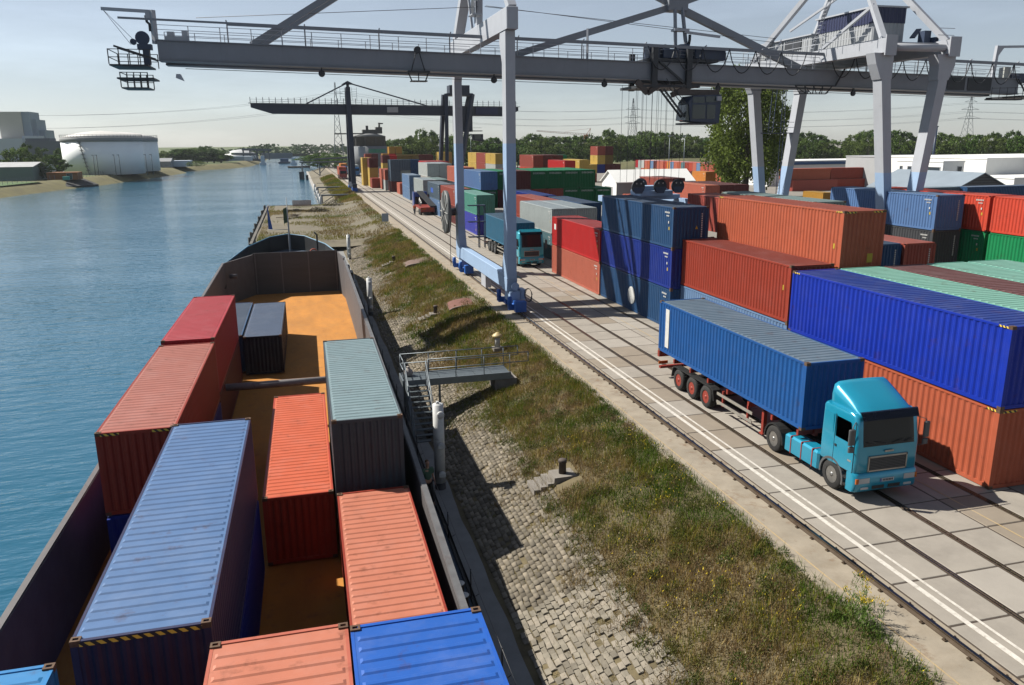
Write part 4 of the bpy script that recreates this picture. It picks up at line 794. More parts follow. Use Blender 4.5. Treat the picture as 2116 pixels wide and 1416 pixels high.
# mast over the portal and the stays
AP = Vector((14.5, 63.4, 29))
def bar(p, q, w, nm, m=None, h=None): return gp(MB().beam(p, q, w, h or w), nm, m or (M_cgd if nm in ('stay', 'truss_diagonal', 'king_post') else M_cg))
bar((14.5, 54.2, 20.4), AP, .55, 'mast_leg'); bar((14.5, 72.8, 20.4), AP, .8, 'mast_leg'); bar((14.5, 64.2, 20.4), (14.5, 63.4, 29), .45, 'mast_post', M_cg, .6); bar((14.5, 66.5, 20.4), (14.5, 68.4, 24.5), .18, 'mast_brace')
gp(MB().lathe([(.7, -.1), (.7, .1)], (14.0, 63.6, 21.9), 20, 0), 'sheave', M_cd)
ld = MB()
for s in (-.2, .2): ld.beam((13.6, 61.4+s, 20.4), (13.6, 61.4+s, 27), .05, .05)
for k in range(20): ld.beam((13.6, 61.2, 20.6+k*.32), (13.6, 61.6, 20.6+k*.32), .03, .03)
gp(ld, 'mast_ladder', M_cg); gp(MB().box(13.2, 14.0, 60.6, 62.0, 20.9, 20.97), 'mast_step', M_cg)
bar((-2.5, 61.65, G(-2.5)), (AP.x, 62.6, AP.z), .42, 'stay'); bar((-2.5, 64.75, G(-2.5)), (AP.x, 64.2, AP.z), .42, 'stay')
ND = Vector((30.6, 63.2, 22.4)); bar((16.5, 62.4, G(16.5)+.1), ND, .5, 'truss_diagonal'); bar(ND, (42.5, 62.4, G(42)), .55, 'truss_diagonal'); gp(MB().box(29.8, 31.5, 62.5, 63.9, 22.0, 23.1), 'truss_node', M_cgd); bar(ND, AP, .4, 'stay'); bar(ND, (46.7, 62.6, 28), .4, 'stay')
for dx in (-.32, .32): bar((30.7+dx, 62.6, 22.2), (30.85+dx*1.7, 61.9, G(31)), .22, 'king_post')
gp(MB().box(30.1, 31.4, 61.9, 62.6, 20.35, 20.55), 'king_post_tie', M_cg); bar((31, 62, 20.3), (34.2, 62, 20.0), .18, 'jib_arm'); gp(MB().tube([(31.5, 62, 20.1), (31.5, 62, 19.7), (31.4, 62, 19.2)], .12, 8), 'hoist_block', M_cd)
bar((22.6, 61.7, G(22)), (22.6, 61.7, 20.3), .14, 'lamp_bracket')
gp(MB().tube([(-6, 61.6, G(-6)+1.6), (14.2, 63, 21.8)], .02, 4).tube([(14.8, 63, 21.9), (40, 62.5, 19.7)], .02, 4).tube([(14.8, 63.4, 21.9), (40, 62.9, 20.1)], .02, 4), 'stay_wire', M_rope)
# land side: two V legs, deck, machine house
for yy in (54.2, 72.2):
    for xt, xb_, wt, wb in ((43.6, 46.2, 1.05, .62), (49.3, 47.2, 1.05, .62)):
        y0 = yy-.5; lo = MB(); z_ = lambda X: 0
        def vleg(z0, z1):
            f0 = z0/18.1; f1 = z1/18.1; c0 = xb_+(xt-xb_)*f0; c1 = xb_+(xt-xb_)*f1; w0 = wb+(wt*.8-wb)*f0; w1 = wb+(wt*.8-wb)*f1
            return MB().prism([(c0-w0/2, z0), (c0+w0/2, z0), (c1+w1/2, z1), (c1-w1/2, z1)], 1, y0, y0+1.0)
        o = gp(vleg(.9, 9.2), 'leg', M_cb); vleg(9.2, 16.2).build('leg_top', M_cg, o)
        c1 = xb_+(xt-xb_)*16.2/18.1; o2 = MB().prism([(c1-.5, 16.2), (c1+.5, 16.2), (xt+.75, 17.3), (xt+.75, 18.1), (xt-1.0, 18.1), (xt-.75, 17.3)], 1, y0+.003, y0+.997).build('leg_head', M_cg, o)
    gp(MB().box(45.2, 48.2, yy-1.6, yy+1.6, .1, .9), 'bogie', M_bog)
for X in (43.7, 49.5): gp(MB().prism([(53.4, 18.1), (73.2, 18.1), (73.2, 19.0), (53.4, 19.15)], 0, X-.45, X+.45), 'deck_beam', M_cg); gp(MB().box(X-.5, X+.5, 53.28, 53.4, 17.9, 19.35), 'beam_end_plate', M_cg)
gp(MB().tube([(44, 53.9, 18.55), (49.2, 53.9, 18.55)], .28, 12), 'deck_tie', M_cg); gp(MB().box(43.3, 49.9, 54.6, 73, 18.95, 19.02), 'machinery_deck', M_cg)
def ribbed(x0, x1, y0, y1, z0, z1, m, nm):
    mb = MB()
    for ax, fix, a, b_, sg in ((0, x0, y0, y1, -1), (1, y0, x0, x1, -1), (0, x1, y0, y1, 1), (1, y1, x0, x1, 1)):
        pr = corr(a, b_, .35, .05)
        rows = [[((fix+sg*dd, s, z) if ax == 0 else (s, fix+sg*dd, z)) for s, dd in pr] for z in (z0, z1)]
        mb.grid(rows, False)
    mb.add([(x0, y0, z1), (x1, y0, z1), (x1, y1, z1), (x0, y1, z1)], [(0, 1, 2, 3)]); return gp(mb, nm, m)
ho = ribbed(45.1, 47.9, 57.2, 64.5, 19.0, 20.75, mat('house_grey', (.48, .5, .52), .6, var=.1, streak=.3), 'machine_house'); ribbed(45.06, 47.94, 57.16, 64.5, 20.75, 21.9, M_hb, 'machine_house_top'); gp(MB().box(44.9, 48.1, 57.0, 64.7, 21.9, 22.02), 'house_roof', M_cg)
ribbed(44.6, 47.6, 64.55, 73, 19.0, 20.7, mat('house_grey', (.48, .5, .52)), 'machine_house'); gp(MB().box(44.4, 47.8, 64.4, 73.2, 20.7, 20.8), 'house_roof', M_cg); gp(MB().box(44.5, 44.62, 66, 68.5, 19.7, 20.5), 'house_louvre', M_cd)
A2 = Vector((46.7, 63, 28))
bar((43.7, 54.2, 19.1), A2, .42, 'frame_leg'); bar((49.5, 54.2, 19.1), A2, .45, 'frame_leg'); bar((43.7, 72.6, 19.1), A2, .42, 'frame_leg'); bar((49.5, 72.6, 19.1), A2, .45, 'frame_leg'); bar((44.6, 56.8, 22), (43.7, 62, 19.1), .22, 'frame_brace'); bar((44.5, 69, 20.8), (43.7, 69.5, 19.1), .2, 'frame_brace'); bar((44.9, 68.4, 21.5), (46.3, 60, 24.7), .18, 'frame_tie')
ld = MB()
for s in (-.22, .22): ld.beam((44.2, 64+s, 19), (46, 63+s, 26.5), .05, .05)
for k in range(24): ld.beam((44.2+k*.075, 63.78-k*.042, 19.2+k*.31), (44.2+k*.075, 64.22-k*.042, 19.2+k*.31), .03, .03)
gp(ld, 'frame_ladder', M_cg)
rl = MB()
for hh in (.5, 1.0): rl.beam((42.9, 54.5, 19.02+hh), (42.9, 73, 19.02+hh), .04, .04); rl.beam((48.4, 54.0, 19.02+hh), (49.9, 54.0, 19.02+hh), .04, .04)
for k in range(10): rl.beam((42.9, 54.5+k*2.05, 18.9), (42.9, 54.5+k*2.05, 20.05), .045, .045)
gp(rl, 'deck_railing', M_cg); gp(MB().box(48.3, 48.9, 55.3, 56.0, 19.05, 20.0).box(49.0, 49.4, 55.0, 56.5, 19.05, 19.5).beam((48.2, 56.5, 19.6), (49.6, 57.5, 20.4), .4, .1), 'winch_box', M_cn)
# ladders and service platform between the far V legs
ld = MB()
for X in (46.0, 46.5): ld.beam((X-.4, 72, 12.5), (X-.1, 72, 18), .06, .06)
for k in range(17): ld.beam((45.7, 72, 12.6+k*.32), (46.2, 72, 12.6+k*.32), .03, .03)
for X in (47.0, 47.35): ld.beam((X, 72, 2), (X, 72, 17.5), .06, .06)
for k in range(44): ld.beam((47.0, 72, 2+k*.33), (47.35, 72, 2+k*.33), .03, .03)
ld.box(44.6, 48.2, 71.6, 72.4, 12.4, 12.48)
for hh in (.5, 1.0): ld.beam((44.8, 71.6, 12.48+hh), (48.2, 71.6, 12.48+hh), .04, .04)
gp(ld, 'ladder', M_cn)
# under the girder behind the land side leg: a service basket
sb = MB(); sb.beam((40.9, 61, 16.2), (44.8, 61, 16.2), .08, .08).beam((41.4, 61, 15.55), (43.9, 61, 15.55), .08, .08)
for k in range(5): sb.beam((40.9+k*.9, 61, 16.2), (41.4+k*.62, 61, 15.55), .06, .06); sb.beam((40.9+k*.9, 61, 16.2), (42.0+k*.5, 61, 15.55), .05, .05)
sb.beam((44.8, 61, 16.2), (45.6, 61, 17.6), .1, .1); gp(sb, 'service_basket', M_cd)
# trolley
tr = gp(MB().box(27.4, 33.6, 61.0, 65.4, G(30)+.1, G(30)+.35), 'trolley', M_cd)
for (a, b_, c_, d_, e_, f_) in ((27.6, 28.6, 61.2, 62.4, 18.2, 19.2), (28.8, 30.2, 61.1, 62.8, 18.2, 18.9), (30.4, 31.2, 61.3, 62.6, 18.2, 19.3), (31.6, 32.2, 61.1, 62.2, 18.2, 19.0), (32.2, 34.4, 61.2, 63.2, 18.1, 19.05)): MB().bbox(a, b_, c_, d_, e_, f_, .06).build('winch_unit', M_cn, tr, loc=None)
MB().lathe([(.45, -.9), (.45, .9)], (29.4, 63, 18.9), 16, 1).build('hoist_drum', M_cd, tr)
hg = MB()
for X in (28.0, 31.0): hg.box(X-.22, X+.22, 60.75, 61.1, 15.9, 19.0); hg.box(X-.22, X+.22, 65.3, 65.6, 15.9, 18.9)
hg.beam((28.4, 60.9, 17.9), (30.6, 60.9, 16.3), .16, .16); hg.box(27.0, 32.0, 60.8, 65.5, 15.95, 16.15); hg.build('trolley_hanger', M_cd, tr)
ch = MB(); ch.beam((26.5, 61, 16.4), (27.5, 61, 15.5), .35, .4).beam((27.5, 61, 15.5), (28.4, 61, 16.1), .35, .4).beam((29.6, 61, 15.35), (31.3, 61, 16.1), .35, .4).box(30.0, 33.7, 60.7, 61.4, 15.35, 15.8); ch.build('trolley_arm', mat('trolley_rust', (.10, .075, .065), .6, var=.3, rust=.3), tr)
st = MB(); 
for Y in (60.6, 61.3): st.beam((28.7, Y, 15.8), (30.7, Y, 13.6), .1, .14); st.beam((28.9, Y, 16.6), (30.9, Y, 14.5), .05, .05)
for k in range(11): st.beam((28.8+k*.185, 60.6, 15.65-k*.2), (28.8+k*.185, 61.3, 15.65-k*.2), .1, .03)
st.build('cab_stair', M_cd, tr)
cbn = MB().prism([(31.0, 13.3), (33.6, 13.15), (33.7, 15.4), (31.2, 15.3), (30.8, 14.8)], 1, 60.3, 62.2).build('cab', M_cn, tr)
M_gl = glass('dark_glass')
for a, b_, z0, z1 in ((31.15, 32.2, 14.75, 15.2), (32.3, 33.3, 14.8, 15.25), (31.15, 32.3, 13.5, 14.6), (32.45, 33.2, 13.5, 14.6)): MB().box(a, b_, 60.27, 60.31, z0, z1).build('cab_window', M_gl, cbn)
MB().prism([(30.6, 13.4), (31.0, 13.35), (31.05, 14.7), (30.72, 14.6)], 1, 60.4, 62.1).build('cab_window', M_gl, cbn); MB().box(30.7, 33.3, 60.2, 62.3, 13.05, 13.2).build('cab_step', M_cd, cbn)
MB().box(33.2, 33.6, 60.05, 60.3, 14.9, 15.25).build('cab_lamp', M_cg, cbn)
rp = MB()
for X in (26.5, 27.1, 27.9, 28.3, 28.7, 29.2, 29.8, 30.5):
    for Y in (60.9, 63.8): rp.tube([(X+(.3 if X < 28.5 else -.3)*0, Y, 16.3), (X, Y, 8.4)], .016, 4)
rp.build('hoist_rope', M_rope, tr)
# spreader hanging on the ropes
spr = thing('spreader', 'light blue spreader frame with four dark sheaves hanging above the three high navy stack', 'spreader', (28.6, 62.3, 7.4)); sl_ = -Vector((28.6, 62.3, 7.4))
def sp(mb, nm, m): return mb.build(nm, m, spr, loc=sl_)
sp(MB().bbox(27.3, 30.2, 61.2, 63.4, 7.35, 7.8, .05).prism([(27.2, 7.8), (30.0, 7.8), (29.5, 8.15), (27.6, 8.15)], 1, 61.6, 63.0), 'head_block', M_cb); sp(MB().box(26.2, 31.2, 61.9, 62.7, 7.0, 7.4).box(26.0, 26.4, 57, 67.6, 6.6, 7.1).box(31.0, 31.4, 57, 67.6, 6.6, 7.1), 'spreader_frame', M_cb)
for X, Y in ((26.9, 60.9), (28.9, 61.0), (30.4, 60.8), (28.4, 63.8)):
    o = sp(MB().lathe([(.3, -.07), (.52, -.07), (.56, -.1), (.56, .1), (.52, .07), (.3, .07)], (X, Y, 8.15), 22, 1), 'sheave', M_cd); MB().prism([(X-.52, 8.1), (X-.3, 7.6), (X+.3, 7.6), (X+.52, 8.1)], 1, Y-.16, Y-.11).build('sheave_guard', M_cn, o)
    for a in (0.9, 2.2): MB().lathe([(.07, -.13), (.07, -.115)], (X+.33*math.cos(a), Y, 8.15+.33*math.sin(a)), 8, 1).build('sheave_hole', mat('bright_hole', (.55, .5, .45), .6), o)
# ================================================================== distant navy gantry crane
M_fn = mat('far_crane_navy', (.018, .026, .055), .5, var=.15)
fc = thing('gantry_crane', 'distant navy gantry crane with tapered girder and stays, far along the quay', 'crane', (13.5, 213, 0)); fl_ = -Vector((13.5, 213, 0))
def fp(mb, nm, m=M_fn): return mb.build(nm, m, fc, loc=fl_)
FG = lambda X: 21.5-.0105*(X+10)
mb = MB()
n0 = [(-10, .0), (-10, -.9), (-5, -2.35), (54.5, -2.35), (58.2, -1.0), (58.2, 0)]
mb.prism([(x, FG(x)+z) for x, z in n0], 1, 211.6, 214.4); fp(mb, 'girder'); fp(MB().beam((-10.5, 211.5, FG(-10)+.08), (58.6, 211.5, FG(58)+.08), .5, .12), 'girder_flange')
rl = MB()
for hh in (.5, 1.0): rl.beam((-10, 211.5, FG(-10)+hh), (58, 211.5, FG(58)+hh), .05, .05)
for k in range(46): X = -10+k*1.5; rl.beam((X, 211.5, FG(X)), (X, 211.5, FG(X)+1.5), .1, .1)
fp(rl, 'handrail')
for Y0, Y1 in ((207, 211.5), (219, 214.5)): fp(MB().beam((13.6, Y0, 1.2), (13.7, Y1, 25.3), 1.15, 1.1), 'leg')
fp(MB().box(13.1, 14.2, 204.5, 221.5, .9, 1.9), 'sill_beam'); fp(MB().box(13.2, 14.2, 210.5, 215.5, 24.6, 25.5), 'portal_beam')
for Y in (206, 220): fp(MB().box(13.0, 14.3, Y-1.6, Y+1.6, .1, .95), 'bogie', M_bog)
fp(MB().beam((13.8, 213, 25.4), (13.8, 213, 26.6), .5, .5).prism([(12.2, 26.2), (13.8, 27.1), (15.6, 26.2)], 1, 212.6, 213.4), 'mast'); 
for X in (3.3, 33.6): fp(MB().beam((13.8, 212.4, 26.6), (X, 212.4, FG(X)+.1), .3, .3), 'stay')
cg_ = MB()
for X in (12.3, 15.2):
    for k in range(5): cg_.beam((X-.6, 211, 22.6+k*.6), (X+.6, 211, 22.6+k*.6), .05, .05)
    for s in (-.6, .6): cg_.beam((X+s, 211, 22.3), (X+s, 211, 25.4), .05, .05)
fp(cg_, 'ladder_cage')
fp(MB().box(23.3, 26.1, 211.4, 211.58, 19.4, 20.7), 'sign_panel', mat('sign_grey', (.5, .5, .5), .6)); fp(MB().box(46.5, 52.5, 211.4, 211.58, 18.9, 20.7), 'sign_panel', M_hb)
for X0_, X1_ in ((38.3, 41.2), (45.2, 40.5)):
    for Y in (207, 219): fp(MB().beam((X1_ if X0_ > 40 else 37.6, Y, .8), (X0_+.4, 211 if Y < 210 else 215, 24), .9, .9), 'leg')
fp(MB().box(38.8, 45.6, 210.5, 215.5, 23.6, 24.2), 'portal_beam'); ho = fp(MB().box(39.6, 44.9, 211, 215, 24.2, 26.2), 'machine_house'); fp(MB().box(36.8, 42, 205, 221, .1, 1.2), 'bogie')
fp(MB().box(41, 45.5, 211, 215, 14.5, 19.0), 'trolley'); c_ = fp(MB().prism([(45.6, 12.3), (48.2, 12.0), (48.2, 13.9), (45.4, 13.9)], 1, 210.5, 212.5), 'cab'); MB().box(45.9, 47.6, 210.45, 210.52, 12.5, 13.7).build('cab_window', M_gl, c_); fp(MB().box(45.2, 48.0, 210.4, 212.6, 14.6, 14.8).beam((45.4, 211, 15.5), (47.9, 211, 15.5), .06, .06), 'cab_platform')
# ================================================================== trucks
M_tyre = mat('tyre_rubber', (.022, .021, .02), .85, var=.3, scale=6); M_rim = mat('rim_steel', (.5, .49, .47), .35, .8, var=.2, scale=9, rust=.2); M_rimr = mat('rim_red', (.36, .05, .03), .5, var=.2, scale=6); M_chr = mat('trailer_red', (.33, .035, .02), .55, var=.25, scale=3, rust=.3); M_grey = mat('plastic_grey', (.11, .115, .12), .6, var=.15); M_dark = mat('plastic_dark', (.016, .017, .018), .6); M_alu = mat('aluminium', (.55, .52, .46), .4, .5, var=.15); M_lamp = glass('lamp_glass', (.35, .36, .36), .1); M_amber = mat('amber_lens', (.6, .14, .01), .25); M_glass = glass('wind_glass', (.010, .016, .02), .06, .32); M_plate = mat('plate_white', (.6, .63, .66), .5)
wheel_cache = {}
def wheel_meshes(r, w):
    k = (r, w)
    if k not in wheel_cache:
        t = MB().lathe([(r*.58, -w/2), (r*.9, -w/2), (r*.985, -w*.38), (r, -w*.25), (r, w*.25), (r*.985, w*.38), (r*.9, w/2), (r*.58, w/2)], (0, 0, 0), 32, 0, True, False)
        for i in range(32):
            a = 2*PI*i/32; t.add([(-w*.3, (r-.004)*math.cos(a), (r-.004)*math.sin(a)), (w*.3, (r-.004)*math.cos(a), (r-.004)*math.sin(a)), (w*.3, (r+.008)*math.cos(a+.05), (r+.008)*math.sin(a+.05)), (-w*.3, (r+.008)*math.cos(a+.05), (r+.008)*math.sin(a+.05))], [(0, 1, 2, 3)])
        rim = MB().lathe([(r*.6, -w*.44), (r*.56, -w*.42), (r*.5, -w*.2), (r*.3, -w*.16), (r*.28, -w*.36), (r*.16, -w*.38), (r*.14, -w*.5), (.005, -w*.5)], (0, 0, 0), 28, 0)
        nut = MB()
        for i in range(10): a = 2*PI*i/10; nut.lathe([(.018, -w*.27), (.018, -w*.16)], (0, r*.41*math.cos(a), r*.41*math.sin(a)), 6, 0)
        wheel_cache[k] = (t.mesh('tyre'), rim.mesh('rim'), nut.mesh('wheel_nut'))
    return wheel_cache[k]
def wheel(parent, x, y, r, w, side, rm):
    t, rim, nut = wheel_meshes(r, w); o = obj('wheel', t, M_tyre, parent, loc=(x, y, r), rot=(0, 0, 0 if side < 0 else PI)); obj('rim', rim, rm, o); obj('wheel_nut', nut, M_rim, o)
def rring(x0, x1, y0, y1, r, z, n=5):
    p = []
    for cx, cy, a0 in ((x1-r, y0+r, -PI/2), (x1-r, y1-r, 0), (x0+r, y1-r, PI/2), (x0+r, y0+r, PI)):
        for k in range(n+1): a = a0+PI/2*k/n; p.append((cx+r*math.cos(a), cy+r*math.sin(a), z))
    return p
def loft(rings, cap=True, smooth=True):
    mb = MB(); n = len(rings[0]); vs = [p for r in rings for p in r]; fs = []
    for i in range(len(rings)-1):
        for k in range(n): k2 = (k+1) % n; fs.append((i*n+k, i*n+k2, i*n+n+k2, i*n+n+k))
    mb.add(vs, fs, smooth)
    if cap: mb.add(rings[-1], [tuple(range(n))]); mb.add(rings[0], [tuple(range(n-1, -1, -1))])
    return mb
def paint_metal(nm, rgb):
    c = s2l(rgb); return mat(nm, c, .28, .25, var=.04, scale=1.5, coat=.6, dust=.12, dustcol=tuple(v*.6+.08 for v in c))
def truck(label, x, y, colr, cname, spoiler=True, trailer=True, dz=0.0, rz=0, detail=True, trailer_m=None, rim_t=None, group='trucks on the quay'):
    """x: left side, y: front face, facing -Y; local origin below the middle of the front bumper"""
    t = thing('articulated_truck' if trailer else 'tractor_truck', label, 'truck', (x+1.235, y, 0), rz, group); P = paint_metal('truck_paint_'+cname, colr); hh = 3.0+dz
    W2 = 1.235
    yf = lambda z: .02+max(0, z-1.95)*.17
    rings = [rring(-W2, W2, yf(z)+i, 1.95-i*.6, .16+i, z) if z > 1.0 else rring(-W2+.02, W2-.02, .08, 1.95, .14, z) for z, i in ((.96, 0), (1.02, 0), (1.5, 0), (1.9, 0), (1.96, 0), (2.0, 0), (2.5, 0), (hh-.12, 0), (hh-.04, .05), (hh, .13))]
    rings = [[(p[0]*(1-.02*max(0, p[2]-1.95)), p[1], p[2]) for p in r] for r in rings]
    cab_ = loft(rings).build('cab', P, t)
    # windscreen, visor, side windows
    g = [[(sx*(1.16-.03*(z-1.95)), yf(z)-.014+(.075 if abs(sx) > .99 else 0), z) for sx in np.linspace(-1, 1, 13)] for z in np.linspace(1.93, 2.86+dz*.8, 6)]; MB().grid(g).build('windscreen', M_glass, cab_)
    z1 = 2.86+dz*.8
    if detail: MB().add([(-1.12, yf(z1)-.02, z1+.22), (1.12, yf(z1)-.02, z1+.22), (1.08, yf(z1)-.16, z1-.02), (-1.08, yf(z1)-.16, z1-.02), (-1.12, yf(z1)+.03, z1+.24), (1.12, yf(z1)+.03, z1+.24)], [(0, 1, 2, 3), (3, 2, 1, 0), (0, 4, 5, 1)]).build('sun_visor', mat('visor_smoke', (.012, .02, .05), .12), cab_)
    for s in (-1, 1):
        xx = s*(W2-.002)
        d = MB().box(*sorted((xx, xx+s*.012)), .16, 1.16, 1.0, 1.93).build('door', P, cab_)
        MB().add([(xx+s*.014-s*.0*z, yy, z) for yy, z in ((.24, 1.98), (1.12, 1.98), (1.12, 2.70), (.42, 2.70))], [(0, 1, 2, 3), (3, 2, 1, 0)]).build('door_window', M_glass, d); MB().box(*sorted((xx+s*.015, xx+s*.03)), 1.02, 1.12, 1.62, 1.70).build('door_handle', M_dark, d)
        MB().box(*sorted((xx, xx+s*.008)), 1.28, 1.78, 2.05, 2.72).build('side_panel', P, cab_)
        if detail:
            m_ = MB().bbox(*sorted((s*(W2+.12), s*(W2+.34))), .0, .1, 2.05, 2.6, .03).bbox(*sorted((s*(W2+.12), s*(W2+.32))), .0, .1, 1.8, 2.0, .03).tube([(s*(W2-.05), .25, 2.75), (s*(W2+.2), .06, 2.68), (s*(W2+.2), .06, 1.78), (s*(W2-.05), .2, 1.7)], .018, 6).build('mirror', M_grey, cab_)
        MB().box(*sorted((s*(W2-.32), s*(W2+.005))), .2, .62, .42, .5).box(*sorted((s*(W2-.32), s*(W2+.005))), .2, .62, .68, .75).build('cab_step', M_dark, cab_)
        ar = [(1.2+.64*math.cos(a), .52+.64*math.sin(a)) for a in np.linspace(-.15, PI+.25, 14)]; ai = [(1.2+.56*math.cos(a), .52+.56*math.sin(a)) for a in np.linspace(PI+.25, -.15, 14)]
        MB().prism(ar+ai, 0, *sorted((s*(W2-.3), s*(W2+.012)))).build('wheel_arch', M_grey, cab_)
    if detail:
        gr_ = MB().box(-.7, .72, -.012, .03, 1.08, 1.56).build('grille', M_dark, cab_); fr_ = MB()
        for a, b_, c_, d_ in ((-.74, .76, 1.53, 1.58), (-.74, .76, 1.04, 1.09), (-.76, -.72, 1.04, 1.58), (.72, .76, 1.04, 1.58)): fr_.box(a, b_, -.025, .02, c_, d_)
        fr_.build('grille_frame', M_alu, gr_); sl2 = MB()
        for k in range(8): sl2.box(-.7, .7, -.02, -.01, 1.12+k*.055, 1.14+k*.055)
        sl2.build('grille_slats', M_grey, gr_)
        for s in (-1, 1):
            for k in range(2): MB().tube([(s*.1+k*.5*s, -.02, 2.0), (s*.55+k*.35*s, -.03, 2.1)], .014, 5).build('wiper', M_dark, cab_)
    bp = loft([rring(-W2-.015, W2+.015, -.04+i, .5, .16, z) for z, i in ((.34, .06), (.4, 0), (.7, -.02), (.95, 0), (1.0, .05))]); bmp = bp.build('bumper', P, t)
    for s in (-1, 1):
        h_ = MB().box(*sorted((s*.68, s*1.1)), -.068, -.02, .66, .84).build('headlight', M_lamp, bmp); MB().box(*sorted((s*1.02, s*1.2)), -.062, .02, .66, .84).build('indicator', M_amber, h_); MB().box(*sorted((s*.7, s*1.0)), -.062, -.02, .44, .52).build('fog_light', M_lamp, bmp)
        MB().box(*sorted((s*.08, s*.55)), -.06, -.02, .42, .54).build('air_intake', M_dark, bmp)
    pl = MB().box(-.26, .28, -.075, -.05, .66, .78).build('number_plate', M_plate, bmp); MB().box(-.26, -.21, -.077, -.07, .665, .775).build('plate_band', mat('plate_blue', (.02, .08, .4), .5), pl)
    if detail:
        for k in range(7): MB().box(-.17+k*.06, -.13+k*.06, -.077, -.07, .685, .755).build('plate_character', M_dark, pl)
        MB().box(-W2-.016, -W2-.01, .24, .42, 1.34, 1.4).build('badge', M_alu, cab_); MB().box(-.16, .18, -.03, -.012, 1.7, 1.76).build('badge', M_alu, cab_)
        for s in (-1, 1):
            xx = s*(W2+.002); g2 = MB()
            for a, b_, c_, d_ in ((.15, .16, 1.0, 2.75), (1.17, 1.18, 1.0, 2.75), (.15, 1.18, .985, 1.0)): g2.box(*sorted((xx-s*.01, xx+s*.012)), a, b_, c_, d_)
            g2.build('panel_gap', M_dark, cab_)
    # underside and wheels
    MB().box(-.45, -.33, .6, 5.6, .72, .95).box(.33, .45, .6, 5.6, .72, .95).box(-1.0, 1.0, .9, 1.5, .4, .9).box(-.5, .5, 4.0, 5.4, .5, .8).build('chassis', M_dark, t)
    MB().box(-1.1, 1.1, .3, 1.9, .75, .98).build('cab_floor', M_dark, t)
    MB().box(-.5, .5, 4.0, 5.1, .95, 1.15).build('fifth_wheel', M_dark, t)
    for s in (-1, 1):
        wheel(t, s*1.07, 1.2, .52, .3, s, M_rim); wheel(t, s*1.07, 4.72, .52, .33, s, M_rim)
        ar = [(4.72+.63*math.cos(a), .52+.63*math.sin(a)) for a in np.linspace(-.1, PI+.1, 14)]; ai = [(4.72+.57*math.cos(a), .52+.57*math.sin(a)) for a in np.linspace(PI+.1, -.1, 14)]
        MB().prism(ar+ai, 0, *sorted((s*.72, s*1.24))).build('mudguard', M_dark, t)
        tk = MB().bbox(*sorted((s*.62, s*1.2)), 1.98, 4.05, .38, 1.02, .07).build('fuel_tank', P, t)
        for yy in (2.3, 2.95, 3.6): MB().box(*sorted((s*.6, s*1.212)), yy, yy+.05, .34, 1.032).build('tank_strap', M_chr, tk)
    if spoiler:
        rg = []
        for q in np.linspace(0, 1, 9):
            yy = .26+1.4*q; zt_ = hh+.06+.68*(q**.85); hw = 1.04+.06*q
            rg.append([(-hw, yy, hh-.03), (-hw-.01, yy, (hh+zt_)/2-.05), (-hw+.05, yy, zt_-.10), (-hw+.2, yy, zt_-.01), (-hw*.4, yy, zt_+.015), (0, yy, zt_+.02), (hw*.4, yy, zt_+.015), (hw-.2, yy, zt_-.01), (hw-.05, yy, zt_-.10), (hw+.01, yy, (hh+zt_)/2-.05), (hw, yy, hh-.03)])
        rg.append([(p[0]*.97, p[1]+.02, p[2]-.02) for p in rg[-1]]); mb = MB().grid(rg); mb.add(rg[-1], [tuple(range(len(rg[-1])))]); mb.build('roof_spoiler', P, t)
    else: MB().add([(-1.1, .3, hh+.02), (1.1, .3, hh+.02), (1.05, .75, hh+.25), (-1.05, .75, hh+.25)], [(0, 1, 2, 3), (3, 2, 1, 0)]).box(-1.1, -1.02, .4, .8, hh-.05, hh+.2).box(1.02, 1.1, .4, .8, hh-.05, hh+.2).build('roof_deflector', P, t)
    if trailer:
        tm = trailer_m or M_chr; y0 = 3.2
        tf = MB()
        for s in (-1, 1): tf.box(*sorted((s*.38, s*.52)), y0, 15.2, 1.1, 1.38)
        for yy in np.arange(3.3, 15.3, 1.7): tf.box(-1.15, 1.15, yy, yy+.12, 1.16, 1.36)
        tf.box(-1.2, 1.2, 15.1, 15.3, 1.1, 1.4).box(-1.15, 1.15, 15.0, 15.2, .5, .62); tf.build('trailer_frame', tm, t)
        for yy in (10.15, 11.5, 12.85):
            MB().tube([(-1.0, yy, .52), (1.0, yy, .52)], .07, 8).build('axle', M_dark, t)
            for s in (-1, 1): wheel(t, s*1.04, yy, .52, .38, s, rim_t or M_rimr)
        for s in (-1, 1):
            mg = [(9.4, .55), (9.5, 1.02), (9.75, 1.1), (13.3, 1.1), (13.5, 1.0), (13.62, .5), (13.58, .5), (13.44, .97), (13.28, 1.05), (9.78, 1.05), (9.55, .98), (9.46, .55)]
            MB().prism(mg, 0, *sorted((s*.85, s*1.23))).build('mudguard', M_dark, t)
            for zz in (.55, .92): MB().box(*sorted((s*1.16, s*1.2)), 6.35, 9.2, zz, zz+.12).build('side_guard', M_alu, t)
            MB().box(*sorted((s*1.1, s*1.18)), 6.7, 6.78, .5, 1.2).box(*sorted((s*1.1, s*1.18)), 8.7, 8.78, .5, 1.2).build('guard_post', tm, t)
            MB().box(*sorted((s*.75, s*.9)), 5.95, 6.1, .25, 1.2).box(*sorted((s*.7, s*.95)), 5.9, 6.15, .2, .26).build('landing_leg', tm, t)
        MB().box(-1.1, -.6, 15.3, 15.36, .66, .8).box(.6, 1.1, 15.3, 15.36, .66, .8).build('tail_light', M_amber, t)
    return t
truck('turquoise truck with tall roof spoiler and red trailer frame, nearest on the quay', 17.16, 20.55, (34, 168, 204), 'turquoise')
PAL['tq'] = ('teal blue', (58, 118, 150), (84, 112, 134))
